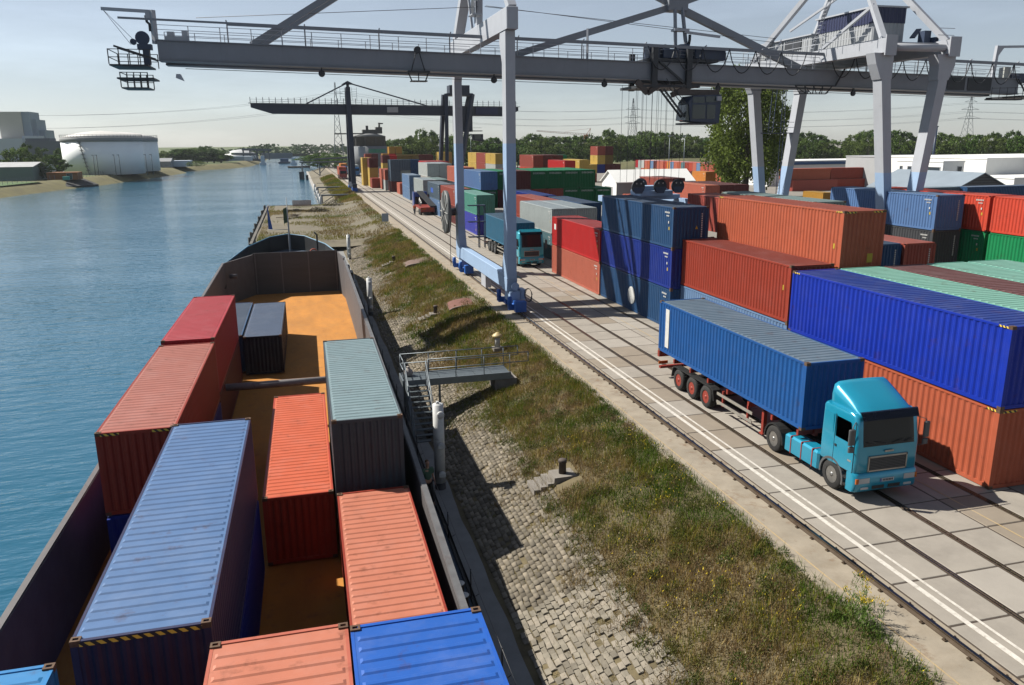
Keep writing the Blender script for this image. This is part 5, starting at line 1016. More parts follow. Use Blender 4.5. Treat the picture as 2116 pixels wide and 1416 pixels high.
a = container(17.23, 23.67, 1.40, L40, HS, 'tb', 'mid blue container riding on the nearest truck', 0, group='containers on truck trailers'); MB().box(-CW/2-.004, -CW/2+.012, L40/2-1.1, L40/2-.72, .35, 2.3).build('white_label', M_white, a)
truck('turquoise truck with flat roof visor, under the gantry crane', 20.1, 73.0, (44, 190, 214), 'sea_blue', spoiler=False, dz=.35, group='trucks on the quay', trailer_m=M_dark, rim_t=M_grey)
container(20.13, 76.1, 1.40, L40, HS, 'tq', 'teal blue container riding on the truck under the crane', 1, group='containers on truck trailers')
truck('small red truck carrying an orange box, far along the quay edge', 13.6, 276, (150, 24, 30), 'red', spoiler=False, detail=False); container(13.62, 279.3, 1.4, L40, HS, 'or', 'orange container riding on the far red truck', 2, group='containers on truck trailers')
truck('distant blue truck standing first from the far crane leg', 19.6, 300, (30, 120, 190), 'blue', spoiler=False, detail=False); truck('distant blue truck standing second from the far crane leg', 16.6, 322, (30, 120, 190), 'blue', spoiler=False, detail=False)
container(19.62, 303, 1.4, L40, HS, 'wg', 'dirty white container riding on the first distant blue truck', 2, group='containers on truck trailers'); container(16.62, 325, 1.4, L40, HS, 'oj', 'tangerine container riding on the second distant blue truck', 2, group='containers on truck trailers')
truck('distant dark truck waiting right of the far crane leg', 24.6, 296, (60, 66, 72), 'dark_grey', spoiler=False, detail=False); container(24.62, 299, 1.4, L40, HS, 'wg', 'dirty white container on the distant dark truck', 2, group='containers on truck trailers')
# flatbed with raised ramp, seen from behind
fb = thing('flatbed_truck', 'blue cab flatbed truck with red bed and raised black ramp, seen from behind', 'truck', (20.6, 132.5, 0)); Pb = paint_metal('truck_paint_deep_blue', (22, 70, 170))
loft([rring(-1.2, 1.2, 7.6, 9.9-i, .15, z) for z, i in ((.9, 0), (1.2, 0), (2.0, 0), (3.0, .1), (3.3, .25), (3.4, .4))]).build('cab', Pb, fb); MB().box(-1.2, 1.2, 0, 7.4, 1.05, 1.3).box(-1.2, 1.2, -.06, 0, .55, 1.3).build('truck_bed', M_chr, fb)
MB().box(-.9, -.3, -.1, -.06, .95, 1.15).box(.3, .9, -.1, -.06, .95, 1.15).build('tail_light', M_amber, fb); MB().box(-1.0, 1.0, 7.45, 7.58, 1.3, 2.6).build('headboard', M_dark, fb)
MB().beam((-.2, 7.2, 3.55), (.9, -.4, 1.5), 1.1, .18, (0, 0, 1)).build('ramp', M_dark, fb)
for k, yy in enumerate((4.6, 3.6, 2.6)): MB().tube([(-.75, yy, 1.3), (-.55, yy+.4, 2.7-.25*k)], .07, 8).build('ramp_strut', M_rim, fb)
for yy in (.9, 2.1, 8.6):
    for s in (-1, 1): wheel(fb, s*1.02, yy, .5, .34, s, M_grey)
MB().box(-.5, .5, .2, 7.5, .7, 1.05).build('chassis', M_dark, fb)
# ================================================================== people
M_skin = mat('skin', (.50, .28, .19), .55, var=.06)
def skinned(name, joints, edges, m, parent, sub=2, loc=None):
    me = bpy.data.meshes.new(name); me.from_pydata([j[:3] for j in joints], edges, []); me.materials.append(None); o = obj(name, me, m, parent, loc=loc)
    md = o.modifiers.new('skin', 'SKIN'); md.use_smooth_shade = True
    for i, j in enumerate(joints): sv = me.skin_vertices[0].data[i]; sv.radius = (j[3], j[4] if len(j) > 4 else j[3]); sv.use_root = (i == 0)
    s = o.modifiers.new('subsurf', 'SUBSURF'); s.levels = sub; s.render_levels = sub
    return o
def person(label, loc, rz, shirt, trousers, hairc, stride=.22, vest=None):
    t = thing('person', label, 'person', loc, rz); b = stride
    # pelvis spine chest neck head / arms / legs ; faces -Y
    J = [(0, 0, .98, .145, .11), (0, .0, 1.15, .135, .10), (0, -.01, 1.36, .165, .11), (0, 0, 1.47, .08, .07), (0, -.01, 1.54, .052), (0, -.02, 1.62, .07, .08), (0, -.02, 1.72, .082, .1), (0, -.01, 1.79, .06, .07),
         (.19, 0, 1.43, .058), (.24, .03, 1.16, .046), (.25, -.09, .93, .034), (.255, -.12, .87, .03, .02), (-.19, 0, 1.43, .058), (-.24, -.02, 1.16, .046), (-.25, -.10, .92, .034), (-.255, -.13, .86, .03, .02),
         (.10, 0, .92, .095), (.105, -b*.6, .51, .066), (.105, -b*.9, .10, .045), (.105, -b*.9-.16, .045, .042, .03), (-.10, 0, .92, .095), (-.105, b*.35, .52, .066), (-.105, b*1.0, .12, .045), (-.105, b*1.0-.15, .05, .042, .03)]
    E = [(0, 1), (1, 2), (2, 3), (3, 4), (4, 5), (5, 6), (6, 7), (2, 8), (8, 9), (9, 10), (10, 11), (2, 12), (12, 13), (13, 14), (14, 15), (0, 16), (16, 17), (17, 18), (18, 19), (0, 20), (20, 21), (21, 22), (22, 23)]
    body = skinned('body', J, E, M_skin, t, 2)
    for s, w_, k in ((1, 11, 10), (-1, 15, 14)):
        wx, wy, wz = J[w_][:3]
        for i, (dx, ln) in enumerate(((-.028, .06), (-.01, .075), (.01, .075), (.026, .06))): skinned('finger', [(wx+dx, wy-.005, wz-.01, .0095), (wx+dx, wy-.012, wz-.05, .0085), (wx+dx*.9, wy+.005, wz-.05-ln*.6, .007)], [(0, 1), (1, 2)], M_skin, body, 1)
        skinned('finger', [(wx-s*.03, wy-.01, wz+.02, .011), (wx-s*.045, wy-.04, wz-.02, .01), (wx-s*.04, wy-.055, wz-.045, .008)], [(0, 1), (1, 2)], M_skin, body, 1)
    # face
    MB().lathe([(.001, -.016), (.012, -.008), (.012, .0), (.001, .02)], (0, -.128, 1.69), 8).build('nose', M_skin, body)
    for s in (-1, 1): MB().lathe([(.001, -.008), (.009, 0), (.001, .008)], (s*.032, -.112, 1.71), 8, 1).build('eye', M_dark, body); MB().lathe([(.001, -.03), (.018, 0), (.001, .03)], (s*.086, 0, 1.70), 8).build('ear', M_skin, body)
    MB().box(-.025, .025, -.112, -.1, 1.645, 1.653).build('mouth', mat('lips', (.35, .12, .1), .6), body)
    ms = mat('cloth_'+label.split()[0]+'_%d' % int(shirt[1]*1000), shirt, .9, var=.15, scale=6); mt_ = mat('trouser_%d' % int(trousers[0]*10000), trousers, .9, var=.2, scale=6)
    skinned('shirt', [(0, 0, .96, .165, .125), (0, 0, 1.15, .158, .12), (0, -.01, 1.36, .185, .13), (0, 0, 1.46, .10, .085), (.20, 0, 1.435, .082), (.235, .02, 1.22, .078), (-.20, 0, 1.435, .082), (-.235, -.01, 1.22, .078)], [(0, 1), (1, 2), (2, 3), (2, 4), (4, 5), (2, 6), (6, 7)], mat('vest_orange', (.75, .12, .02), .7) if vest else ms, body, 2)
    skinned('trousers', [(0, 0, 1.0, .16, .12), (.10, 0, .90, .11), (.105, -b*.6, .51, .085), (.105, -b*.9, .10, .072), (-.10, 0, .90, .11), (-.105, b*.35, .52, .085), (-.105, b*1.0, .12, .072)], [(0, 1), (1, 2), (2, 3), (0, 4), (4, 5), (5, 6)], mt_, body, 2)
    for s, yy in ((1, -b*.9), (-1, b)): skinned('shoe', [(s*.105, yy+.04, .05, .05, .045), (s*.105, yy-.08, .045, .052, .04), (s*.105, yy-.19, .035, .045, .03)], [(0, 1), (1, 2)], mat('shoe_pale', (.5, .5, .48), .7) if not vest else M_dark, body, 1)
    skinned('hair', [(0, .045, 1.70, .075, .07), (0, .03, 1.78, .085, .085), (0, -.05, 1.815, .06, .04)], [(0, 1), (1, 2)], mat('hair_%d' % int(hairc[0]*1000), hairc, .7), body, 2)
    return t
dz_ = BM @ Vector((3.72, 28.05, 1.1)); person('man in dark green shirt and black trousers walking along the barge side deck', (dz_.x+.05, dz_.y, dz_.z), .35, (.06, .13, .085), (.012, .012, .014), (.16, .075, .03))
person('worker in orange safety vest standing left of the flatbed truck', (18.75, 135.0, 0), 2.6, (.6, .1, .02), (.09, .10, .12), (.05, .04, .03), .1, True)
# ================================================================== quay and embankment furniture
M_pole = mat('pole_white', (.72, .73, .72), .55, var=.12, scale=2, rust=.35, streak=.2, rustcol=(.05, .05, .055)); M_conc = mat('old_concrete', (.30, .27, .235), .9, var=.25, scale=3, bump=.3, bscale=15)
def mooring_pole(label, x, y, top, r=.225, knobs=True):
    t = thing('mooring_pole', label, 'pole', (x, y, -2.2), 0, 'white mooring poles along the bank')
    MB().lathe([(r, .3), (r, top+2.2), (r*.6, top+2.22), (.01, top+2.23)], (0, 0, 0), 24).build('shaft', M_pole, t); MB().lathe([(r*1.0, -2.5), (r*1.0, .298)], (0, 0, 0), 24).build('shaft_foot', M_blackm, t)
    if knobs:
        for zz in (top+1.85, top+.5, .75):
            k = MB().lathe([(.1, 0), (.1, .12), (.15, .13), (.15, .2), (.12, .22), (.01, .225)], (0, 0, 0), 14).build('bitt', M_pole, t, loc=(.03, -r+.02, zz), rot=(PI/2, 0, 0)); MB().box(-.14, .14, -.07, .07, .225, .245).build('bitt_plate', M_pole, k)
        MB().lathe([(.06, 0), (.06, .1)], (-.02, -.02, top+2.23), 10).build('cap_lamp', M_pole, t)
mooring_pole('tall white mooring pole standing next to the walking man', 4.84, 30.2, 1.5); mooring_pole('white mooring pole beside the bow half of the barge hold', 5.1, 65.6, .95); mooring_pole('white mooring pole just off the barge bow', 5.45, 99, .9)
for k, y in enumerate((182, 193, 206, 222, 240)): mooring_pole('distant white mooring pole, %s beyond the gravel spit' % ORD[k], 4.5, y, .4, .3, False)
# access platform with stairs
ac = thing('access_platform', 'grey steel platform with railings and stairs from the embankment to the water', 'stairs', (7.5, 39.4, 0)); al_ = -Vector((7.5, 39.4, 0)); M_gal = mat('galvanised_steel', (.26, .30, .33), .5, .5, var=.15, scale=3); M_grat = mat('steel_grating', (.13, .16, .18), .6, .3, var=.2, scale=5)
def ap(mb, nm, m=M_gal): return mb.build(nm, m, ac, loc=al_)
for k in range(6): ap(MB().box(4.55+k*.93, 4.55+k*.93+.91, 38.75, 40.05, -.06, -.02), 'grating_panel', M_grat)
ap(MB().box(4.5, 10.15, 38.66, 38.74, -.34, .02).box(4.5, 10.15, 40.06, 40.14, -.34, .02).box(4.42, 4.5, 38.66, 40.14, -.34, .02), 'platform_beam'); ap(MB().box(9.3, 10.5, 38.78, 40.02, -1.3, -.35), 'abutment', M_conc)
ap(MB().box(4.6, 4.75, 38.8, 38.95, -2.5, -.34).box(4.6, 4.75, 39.9, 40.05, -2.5, -.34).box(6.3, 6.4, 38.8, 38.95, -2.2, -.34), 'platform_post')
def railing(pts, posts, nm='railing'):
    mb = MB()
    for hh in (1.05, .55): mb.tube([(p[0], p[1], p[2]+hh) for p in pts], .026, 8)
    for p in posts: mb.tube([p, (p[0], p[1], p[2]+1.05)], .024, 8)
    return ap(mb, nm)
railing([(4.5, 40.1, 0), (10.9, 40.1, 0)], [(4.5, 40.1, 0), (6.0, 40.1, 0), (7.5, 40.1, 0), (8.9, 40.1, 0), (10.1, 40.1, 0)]); ap(MB().tube([(10.9, 40.1, 1.05), (10.9, 40.1, .55)], .026, 8), 'railing_end')
railing([(5.75, 38.7, 0), (11.1, 38.7, 0)], [(5.75, 38.7, 0), (7.2, 38.7, 0), (8.7, 38.7, 0), (10.1, 38.7, 0)]); ap(MB().tube([(11.1, 38.7, 1.05), (11.1, 38.7, .55)], .026, 8), 'railing_end'); railing([(4.5, 40.1, 0), (4.5, 38.7, 0)], [(4.5, 38.7, 0)])
NS = 11
for k in range(NS): z = -.2-k*.195; y = 38.5-k*.27; ap(MB().box(4.6, 5.6, y-.25, y, z-.035, z), 'stair_tread', M_grat)
for x in (4.56, 5.64):
    ap(MB().beam((x, 38.72, -.1), (x, 38.72-NS*.27, -.1-NS*.195), .05, .24), 'stair_stringer')
    rl = MB(); a0 = Vector((x, 38.7, 1.0)); a1 = Vector((x, 38.7-NS*.27, 1.0-NS*.195-.1)); rl.tube([a0, a1], .026, 8); rl.tube([a0-Vector((0, 0, .5)), a1-Vector((0, 0, .5))], .022, 8)
    for q in (.0, .35, .7, 1.0): p = a0.lerp(a1, q); rl.tube([p, p-Vector((0, 0, 1.05))], .022, 8)
    ap(rl, 'stair_railing')
bagm = MB(); pr = [(.02, 0), (.2, .03), (.26, .15), (.22, .3), (.1, .4), (.06, .46), (.09, .5), (.01, .5)]
bagm.lathe(pr, (0, 0, 0), 12); tag(bagm.build('sack', mat('sack_cloth', (.5, .45, .42), .9, var=.4, scale=8, dust=.4, dustcol=(.3, .1, .08)), loc=(4.85, 39.65, -.02)), 'tied pale sack lying at the head of the stairs', 'sack')
lp = thing('pillar_lamp', 'stubby white pillar lamp with cream mushroom cap behind the platform railing', 'lamp', (10.95, 44.9, -.25))
MB().lathe([(.16, 0), (.16, .62), (.13, .64)], (0, 0, 0), 16).build('post', mat('lamp_white', (.62, .6, .55), .5), lp); MB().lathe([(.30, .66), (.32, .72), (.24, .82), (.14, .86), (.1, .92), (.01, .93)], (0, 0, 0), 20).build('cap', mat('lamp_cream', (.68, .52, .24), .5), lp); MB().box(-.28, .28, -.28, .28, -.2, .02).build('base', M_conc, lp)
for s in (-1, 1): MB().box(s*.15-.015, s*.15+.015, -.03, .03, .0, .66).build('bracket', M_dark, lp)
def bollard_thing(label, x, y, s=1.0):
    z = float(gz(x, y)); t = thing('mooring_bollard', label, 'bollard', (x, y, z), 0, 'bollards on the embankment')
    MB().lathe([(.15*s, 0), (.145*s, .5*s), (.17*s, .52*s), (.17*s, .6*s), (.15*s, .64*s), (.01, .65*s)], (0, 0, .05), 18).build('post', mat('bollard_rust', (.10, .075, .06), .8, var=.3, scale=6), t)
    b_ = MB(); b_.add([(-.5, -.45, -.4), (.5, -.45, -.1), (.5, .45, -.1), (-.5, .45, -.4), (-.45, -.4, .1), (.45, -.4, .12), (.45, .4, .12), (-.45, .4, .1)], [(4, 5, 6, 7), (0, 1, 5, 4), (1, 2, 6, 5), (2, 3, 7, 6), (3, 0, 4, 7)]); b_.build('base_block', M_conc, t)
    for k in range(3): MB().box(-.75-k*.28, -.5-k*.28, -.5, .5, -.42-k*.12, -.06-k*.1).build('step', M_conc, t)
bollard_thing('rusty mooring bollard on a concrete block among the near weeds', 9.25, 27.4); bollard_thing('rusty mooring bollard beside the nearer rust red hatch', 9.45, 58.6); bollard_thing('rusty mooring bollard beside the farther brown hatch', 9.5, 86.5)
def hatch(label, x, y, w, l, colr):
    rows = [[(-w/2+w*i/8, -l/2+l*j/4, .18*(1-(2*i/8-1)**2)**.5+.28*(i/8)) for i in range(9)] for j in range(5)]
    t = thing('hatch_cover', label, 'hatch', (x, y, float(gz(x-w/2, y))+.1), -.12, 'curved steel hatches'); mb = MB().grid(rows); m_ = mat('hatch_'+label.split()[1], colr, .85, var=.25, scale=3, rust=.5, bump=.2)
    mb.build('plate', m_, t); MB().grid([[(p[0], p[1], p[2]-.35) for p in rows[0]], rows[0]]).grid([[(p[0], p[1], p[2]-.35) for p in rows[-1]], rows[-1]]).build('side_plate', m_, t); MB().tube([rows[0][i] for i in range(9)], .04, 6).build('edge_bar', M_conc, t)
hatch('large rust red curved hatch near the crane foot', 11.55, 58.9, 2.1, 2.9, (.20, .075, .05)); hatch('small dull brown curved hatch half overgrown up the bank', 11.4, 82, 2.4, 3.2, (.19, .115, .085))
sg = thing('sign_board', 'small pale sign board at the quay edge before the gravel spit', 'sign', (12.2, 120, -.1)); MB().box(-.03, .03, -.03, .03, 0, .9).build('post', M_gal, sg); MB().box(-.5, .5, -.05, -.031, .5, 1.7).build('panel', mat('sign_panel_pale', (.45, .52, .58), .6, var=.2, scale=8), sg)
fp2 = thing('barrier', 'pale pink slatted barrier standing on the gravel spit', 'barrier', (.4, 172.5, -.9))
for k in range(6): MB().box(-1.9, 1.9, -.03, 0, .1+k*.2, .1+k*.2+.16).build('slat', mat('pink_slat', (.48, .32, .26), .8, var=.2), fp2)
for k in range(8): MB().box(-1.9+k*.53, -1.83+k*.53, 0, .06, 0, 1.35).build('post', mat('pink_slat', (.48, .32, .26)), fp2)
def brush(label, x, y, r, h, seed):
    rr = np.random.default_rng(seed); n = 900; a = rr.uniform(0, 2*PI, n); d = r*rr.random(n)**.6; X = np.cos(a)*d*1.6; Y = np.sin(a)*d; Z = h*(1-(d/r)**2)*rr.random(n); s = .12*rr.uniform(.5, 1.5, n); th = rr.uniform(0, 2*PI, n)
    V = np.stack([np.stack([X, Y, Z], 1), np.stack([X+np.cos(th)*s, Y+np.sin(th)*s, Z+s*.4], 1), np.stack([X+np.cos(th+1)*s*.5, Y+np.sin(th+1)*s*.5, Z+s], 1)], 1).reshape(-1, 3)
    o = npmesh('brush_pile', V, np.arange(n*3).reshape(-1, 3), tintmat('brush_tint'), np.repeat(np.array([.035, .03, .02])*rr.uniform(.5, 1.6, (n, 1)), 3, 0)); o.location = (x, y, -.95); tag(o, label, 'brush pile', 'heaps of brushwood')
brush('dark heap of brushwood in the middle of the gravel spit', 3.2, 158, 1.4, 1.0, 1); brush('dark heap of brushwood at the far right corner of the spit', 7.0, 172, 1.5, 1.4, 2); brush('flat heap of twigs left on the gravel spit', -1.0, 160, 1.5, .5, 3)
lg = MB()
for k in range(9): a = random.uniform(-.5, .5); lg.tube([(-2.2+random.gauss(0, .8), 146+random.gauss(0, 1.2), -.85+.05*k), (-.2+random.gauss(0, .6), 146+random.gauss(0, 1.5), -.8+.06*k)], .07, 6)
tag(lg.build('driftwood', mat('dead_wood', (.30, .24, .17), .9, var=.3)), 'scattered dead branches lying on the gravel spit behind the flags', 'branches')
for k in range(15): tag(MB().lathe([(.16, 0), (.15, 2.6+.3*math.sin(k*2)), (.12, 2.62+.3*math.sin(k*2))], (0, 0, 0), 10).build('fender_post', mat('fender_wood', (.10, .095, .085), .85, var=.3), loc=(-6.95, 112+k*4.2, -3.0)), 'dark timber fender post, %s along the outer edge of the gravel spit' % ORD[k], 'post', 'fender posts of the spit')
# conveyor jetty far along the bank
cj = thing('loading_jetty', 'dark steel conveyor jetty crossing the far right bank', 'jetty', (9, 345, 0)); M_js = mat('jetty_steel', (.13, .15, .17), .6)
jj = MB().beam((1, 345, 4.4), (24, 345, 4.4), 1.4, .5); jj.build('walkway', M_js, cj, loc=(-9, -345, 0))
for X in (2.0, 9.0, 17.5): MB().beam((X, 344.6, -2), (X, 344.6, 4.2), .35, .35).beam((X, 345.4, -2), (X, 345.4, 4.2), .35, .35).build('leg', M_js, cj, loc=(-9, -345, 0))
MB().beam((2.2, 344.6, 4), (8.8, 344.6, -1), .25, .25).beam((9.2, 344.6, 0), (13.2, 344.6, 4), .25, .25).beam((13.4, 344.6, 4), (17.3, 344.6, 0), .25, .25).build('brace', M_js, cj, loc=(-9, -345, 0))
MB().box(.6, 2.6, 343.5, 346, -3, .6).box(3.2, 4.2, 343.5, 345, -3, -.8).build('dolphin', mat('dolphin_dark', (.05, .06, .07), .7), cj, loc=(-9, -345, 0)); MB().beam((1, 344.4, 5.5), (24, 344.4, 5.5), .06, .06).beam((7, 344.4, 5.6), (24, 345, 6.2), .8, .6).build('conveyor', M_js, cj, loc=(-9, -345, 0))
for k, y in enumerate((196, 232)):
    g_ = thing('access_platform', 'far dark steel platform above the bank, %s beyond the spit' % ORD[k], 'stairs', (8, y, 0)); MB().box(-3, 3.5, -.7, .7, -.3, 0).build('walkway', M_js, g_)
    MB().beam((-3, -.7, 1), (3.5, -.7, 1), .06, .06).beam((-3, .7, 1), (3.5, .7, 1), .06, .06).build('railing', M_js, g_); MB().beam((-2.8, 0, -.3), (-2.8, 0, -2.5), .25, .25).beam((0, 0, -.3), (-2.6, 0, -2.0), .15, .15).build('brace', M_js, g_)
# ================================================================== trees
M_leaf = tintmat('leaf_tint', .8, .3, .15); M_bark = mat('bark', (.09, .07, .055), .9, var=.3, scale=3)
def crown_arrays(seed, clumps, per, leaf, shape, squash=.8):
    """unit-high tree: shape(h) gives crown radius at height h in 0..1"""
    r = np.random.default_rng(seed); V = []; Cc = []
    hs_ = r.uniform(.12, .97, clumps); an = r.uniform(0, 2*PI, clumps); rad = np.array([shape(h) for h in hs_])*(.45+.55*r.random(clumps)**.5)*r.uniform(.75, 1.15, clumps)
    for k in range(clumps):
        c = np.array([math.cos(an[k])*rad[k], math.sin(an[k])*rad[k], hs_[k]]); cr = (.055+.10*shape(hs_[k]))*r.uniform(.7, 1.35)
        d = r.normal(size=(per, 3)); d /= np.linalg.norm(d, axis=1)[:, None]; p = c+d*(cr*r.random((per, 1))**.45)*[1, 1, squash]
        u = r.normal(size=(per, 3)); u /= np.linalg.norm(u, axis=1)[:, None]; w = np.cross(u, d); w /= np.maximum(np.linalg.norm(w, axis=1), 1e-6)[:, None]; s = leaf*r.uniform(.6, 1.4, (per, 1))
        q = np.stack([p-u*s, p+w*s*.7, p+u*s, p-w*s*.7], 1); V.append(q.reshape(-1, 3)); t = r.uniform(.7, 1.3)
        col = np.array([1, 1, 1])*t*r.uniform(.75, 1.25, (per, 1)); Cc.append(np.repeat(col, 4, 0))
    return np.concatenate(V), np.concatenate(Cc)
def leafmesh(nm, V, Cc, base):
    F = np.arange(len(V)).reshape(-1, 4); me = bpy.data.meshes.new(nm); o = npmesh(nm, V, F, M_leaf, Cc*np.array(base)); me = o.data; bpy.data.objects.remove(o); return me
shp = {'round': lambda h: .42*math.sqrt(max(0, 1-((h-.56)/.46)**2)), 'tall': lambda h: .24*math.sqrt(max(0, 1-((h-.54)/.47)**2)), 'bush': lambda h: .55*math.sqrt(max(0, 1-((h-.45)/.56)**2)), 'irregular': lambda h: .36*math.sqrt(max(0, 1-((h-.58)/.44)**2))*(1+.25*math.sin(h*17))}
GREENS = [(.055, .10, .018), (.042, .082, .018), (.07, .11, .024), (.045, .075, .02), (.075, .105, .025)]
tm = {}
for k, (kd, sh) in enumerate(shp.items()):
    for v in range(3):
        V, Cc = crown_arrays(10*k+v, 90 if kd != 'tall' else 70, 34, .027, sh); tm[(kd, v)] = leafmesh('crown', V, Cc, GREENS[(k+v*2) % 5])
tk = MB().tube([(0, 0, 0), (.005, 0, .3), (-.01, .01, .62), (0, 0, .86)], [.022, .016, .010, .003], 7)
for a in (0.3, 1.9, 3.4, 4.9): tk.tube([(0, 0, .28+.06*a*.4), (.12*math.cos(a), .12*math.sin(a), .5+.03*a), (.2*math.cos(a), .2*math.sin(a), .68)], [.010, .006, .002], 5)
trunk_me = tk.mesh('trunk')
def tree(x, y, h, w, kind, var, label, z=0, group='trees of the belt behind the yard'):
    t = thing('tree', label, 'tree', (x, y, z), random.uniform(0, 6.28), group); base = {'round': .84, 'tall': .48, 'bush': 1.1, 'irregular': .72}[kind]; s = w/base/h
    t.scale = (h*s, h*s, h); obj('crown', tm[(kind, var)], M_leaf, t); obj('trunk', trunk_me, M_bark, t); return t
Mi = (_r2, _u2, _f)
def ray(u, v):
    a = (u-1058)/fpx; b_ = (708-v)/fpx; return _r2*a+_u2*b_+_f
def at_y(u, v, y): d = ray(u, v); return Vector((0, 0, CAMH))+d*(y/d.y)
prof = [(790, 300, 430), (830, 296, 430), (862, 281, 430), (890, 279, 420), (915, 296, 430), (960, 286, 430), (1000, 290, 430), (1060, 294, 430), (1105, 284, 420), (1140, 290, 420), (1180, 292, 420), (1235, 284, 420), (1262, 277, 410), (1300, 290, 410), (1330, 282, 400), (1375, 281, 400), (1430, 284, 390), (1470, 292, 390), (1540, 292, 380), (1600, 290, 380), (1650, 284, 370), (1692, 283, 360), (1735, 306, 360), (1765, 290, 350), (1800, 278, 340), (1860, 279, 330), (1905, 296, 330), (1945, 284, 320), (2000, 286, 310), (2050, 281, 300), (2110, 284, 290), (2170, 286, 280)]
segs = [(880, 'right of the silo'), (1060, 'left of the near crane leg'), (1210, 'behind the maroon doors block'), (1350, 'behind the white shed'), (1480, 'behind the hoisting ropes'), (1660, 'beside the big tree'), (1830, 'between land side crane legs'), (1930, 'behind near land side legs'), (2300, 'above the white buildings')]
cnt = {}
def place_tree(u, row):
    pu = [p[0] for p in prof]; vt = float(np.interp(u, pu, [p[1] for p in prof])); Y = float(np.interp(u, pu, [p[2] for p in prof]))*(1 if row == 0 else .86); vt += random.uniform(-3, 7)+(10 if row else 0)
    p = at_y(u, vt, Y); h = max(8, p.z*1.12+.8); seg = next(s for s in segs if u < s[0])[1]; cnt[(seg, row)] = cnt.get((seg, row), 0)+1
    kd = random.choice(['round', 'round', 'irregular', 'irregular', 'tall', 'bush'] if row == 0 else ['bush', 'round', 'bush']); px = Y/fpx
    w = {'round': 44, 'irregular': 36, 'tall': 24, 'bush': 50}[kd]*px*random.uniform(.95, 1.5)
    tree(p.x, Y, h, w, kd, random.randrange(3), '%s %s, %s from left, %s row' % ({'round': 'rounded green tree', 'irregular': 'ragged green tree', 'tall': 'slender green tree', 'bush': 'bushy green tree'}[kd], seg, ORD[cnt[(seg, row)]-1], ['rear', 'front'][row]))
u = 792
while u < 2175: place_tree(u, 0); u += random.uniform(17, 25)
u = 800
while u < 2175:
    place_tree(u, 1); u += random.uniform(24, 36)
# the big tree
V, Cc = crown_arrays(501, 330, 75, .0125, lambda h: (.40 if h < .2 else .43)*math.sqrt(max(.05, 1-((h-.52)/.53)**2))*(1+.12*math.sin(h*23)), .9)
bt = thing('big_tree', 'tall broad leafy tree standing alone behind the far crane legs', 'tree', (90.5, 150, 0)); bt.scale = (19, 19, 25.5)
obj('crown', leafmesh('crown', V, Cc, (.095, .13, .022)), M_leaf, bt); obj('trunk', trunk_me, M_bark, bt, scale=(1.7, 1.7, 1))
# trees on the left bank
for u, v, Y, w, kd, lab in ((33, 305, 330, 11, 'round', 'broad willow like tree left of the storage tanks'), (52, 297, 345, 5, 'tall', 'dark slender poplar left of the storage tanks'), (90, 338, 320, 4, 'tall', 'small light green tree before the orange hut'), (112, 320, 350, 8, 'irregular', 'ragged tree close to the left edge of the big tank'), (84, 305, 380, 6, 'tall', 'slim tree before the dark hall'), (122, 307, 390, 6, 'tall', 'slim tree touching the big tank'), (5, 330, 340, 8, 'bush', 'bush at the left picture edge'), (70, 327, 370, 10, 'bush', 'low bush between willow and big tank'), (405, 334, 470, 10, 'bush', 'light green bush on the far grass bank')):
    p = at_y(u, v, Y); tree(p.x, Y, max(3, p.z-.15), w, kd, 1, lab, .15, 'trees on the left bank')
far_l = [(330, 312), (348, 314), (366, 309), (385, 308), (403, 306), (425, 303), (440, 310), (455, 316)]
for k, (u, v) in enumerate(far_l): p = at_y(u, v, 560); tree(p.x, 560, p.z, 17, random.choice(['round', 'irregular', 'bush']), k % 3, 'far green tree, %s from the tanks along the far left shore' % ORD[k], .15, 'trees on the far left shore')
for k, (u, v, Y, w) in enumerate(((655, 320, 420, 14), (668, 316, 430, 12), (690, 318, 400, 12), (705, 322, 380, 9), (640, 322, 520, 16))): p = at_y(u, v, Y); tree(p.x, Y, p.z, w, ['round', 'irregular', 'bush'][k % 3], k % 3, 'green tree beside the far quay tracks, %s of the clump' % ORD[k], 0, 'trees beside the far tracks')
# distant wood that reads as one mass
r = np.random.default_rng(77); FV = []; FC = []
for (u0, u1, v0, Y, n) in ((440, 530, 309, 800, 10), (520, 730, 302, 900, 26), (700, 830, 300, 900, 12), (-40, 130, 318, 900, 16)):
    for k in range(n):
        u = u0+(u1-u0)*(k+.5)/n; p = at_y(u, v0+r.uniform(-4, 6), Y+r.uniform(-40, 40)); V, Cc = crown_arrays(700+k, 30, 16, .05, shp['bush']); h = p.z; FV.append(V*[h*1.6, h*1.6, h*1.05]+[p.x, p.y, 0]); FC.append(Cc*np.array((.045, .075, .03)))
FV = np.concatenate(FV); fw = npmesh('distant_wood', FV, np.arange(len(FV)).reshape(-1, 4), M_leaf, np.concatenate(FC), 'stuff'); tag(fw, 'distant hazy wood closing the canal horizon', 'wood')
# grass mound in front of the belt
rows = [[(x, y, -.3+4.2*math.exp(-((x-165)/45)**2-((y-330)/30)**2)+3*math.exp(-((x-245)/50)**2-((y-340)/25)**2)) for x in np.linspace(60, 380, 40)] for y in np.linspace(270, 400, 20)]
struct('hill', MB().grid(rows), mat('mound_grass', (.12, .115, .035), .95, var=.5, scale=.1, detail=9))
struct('meadow', MB().add([(30, 405, .02), (1500, 240, .02), (3000, 900, .02), (30, 900, .02)], [(0, 1, 2, 3)]), M_grassland)
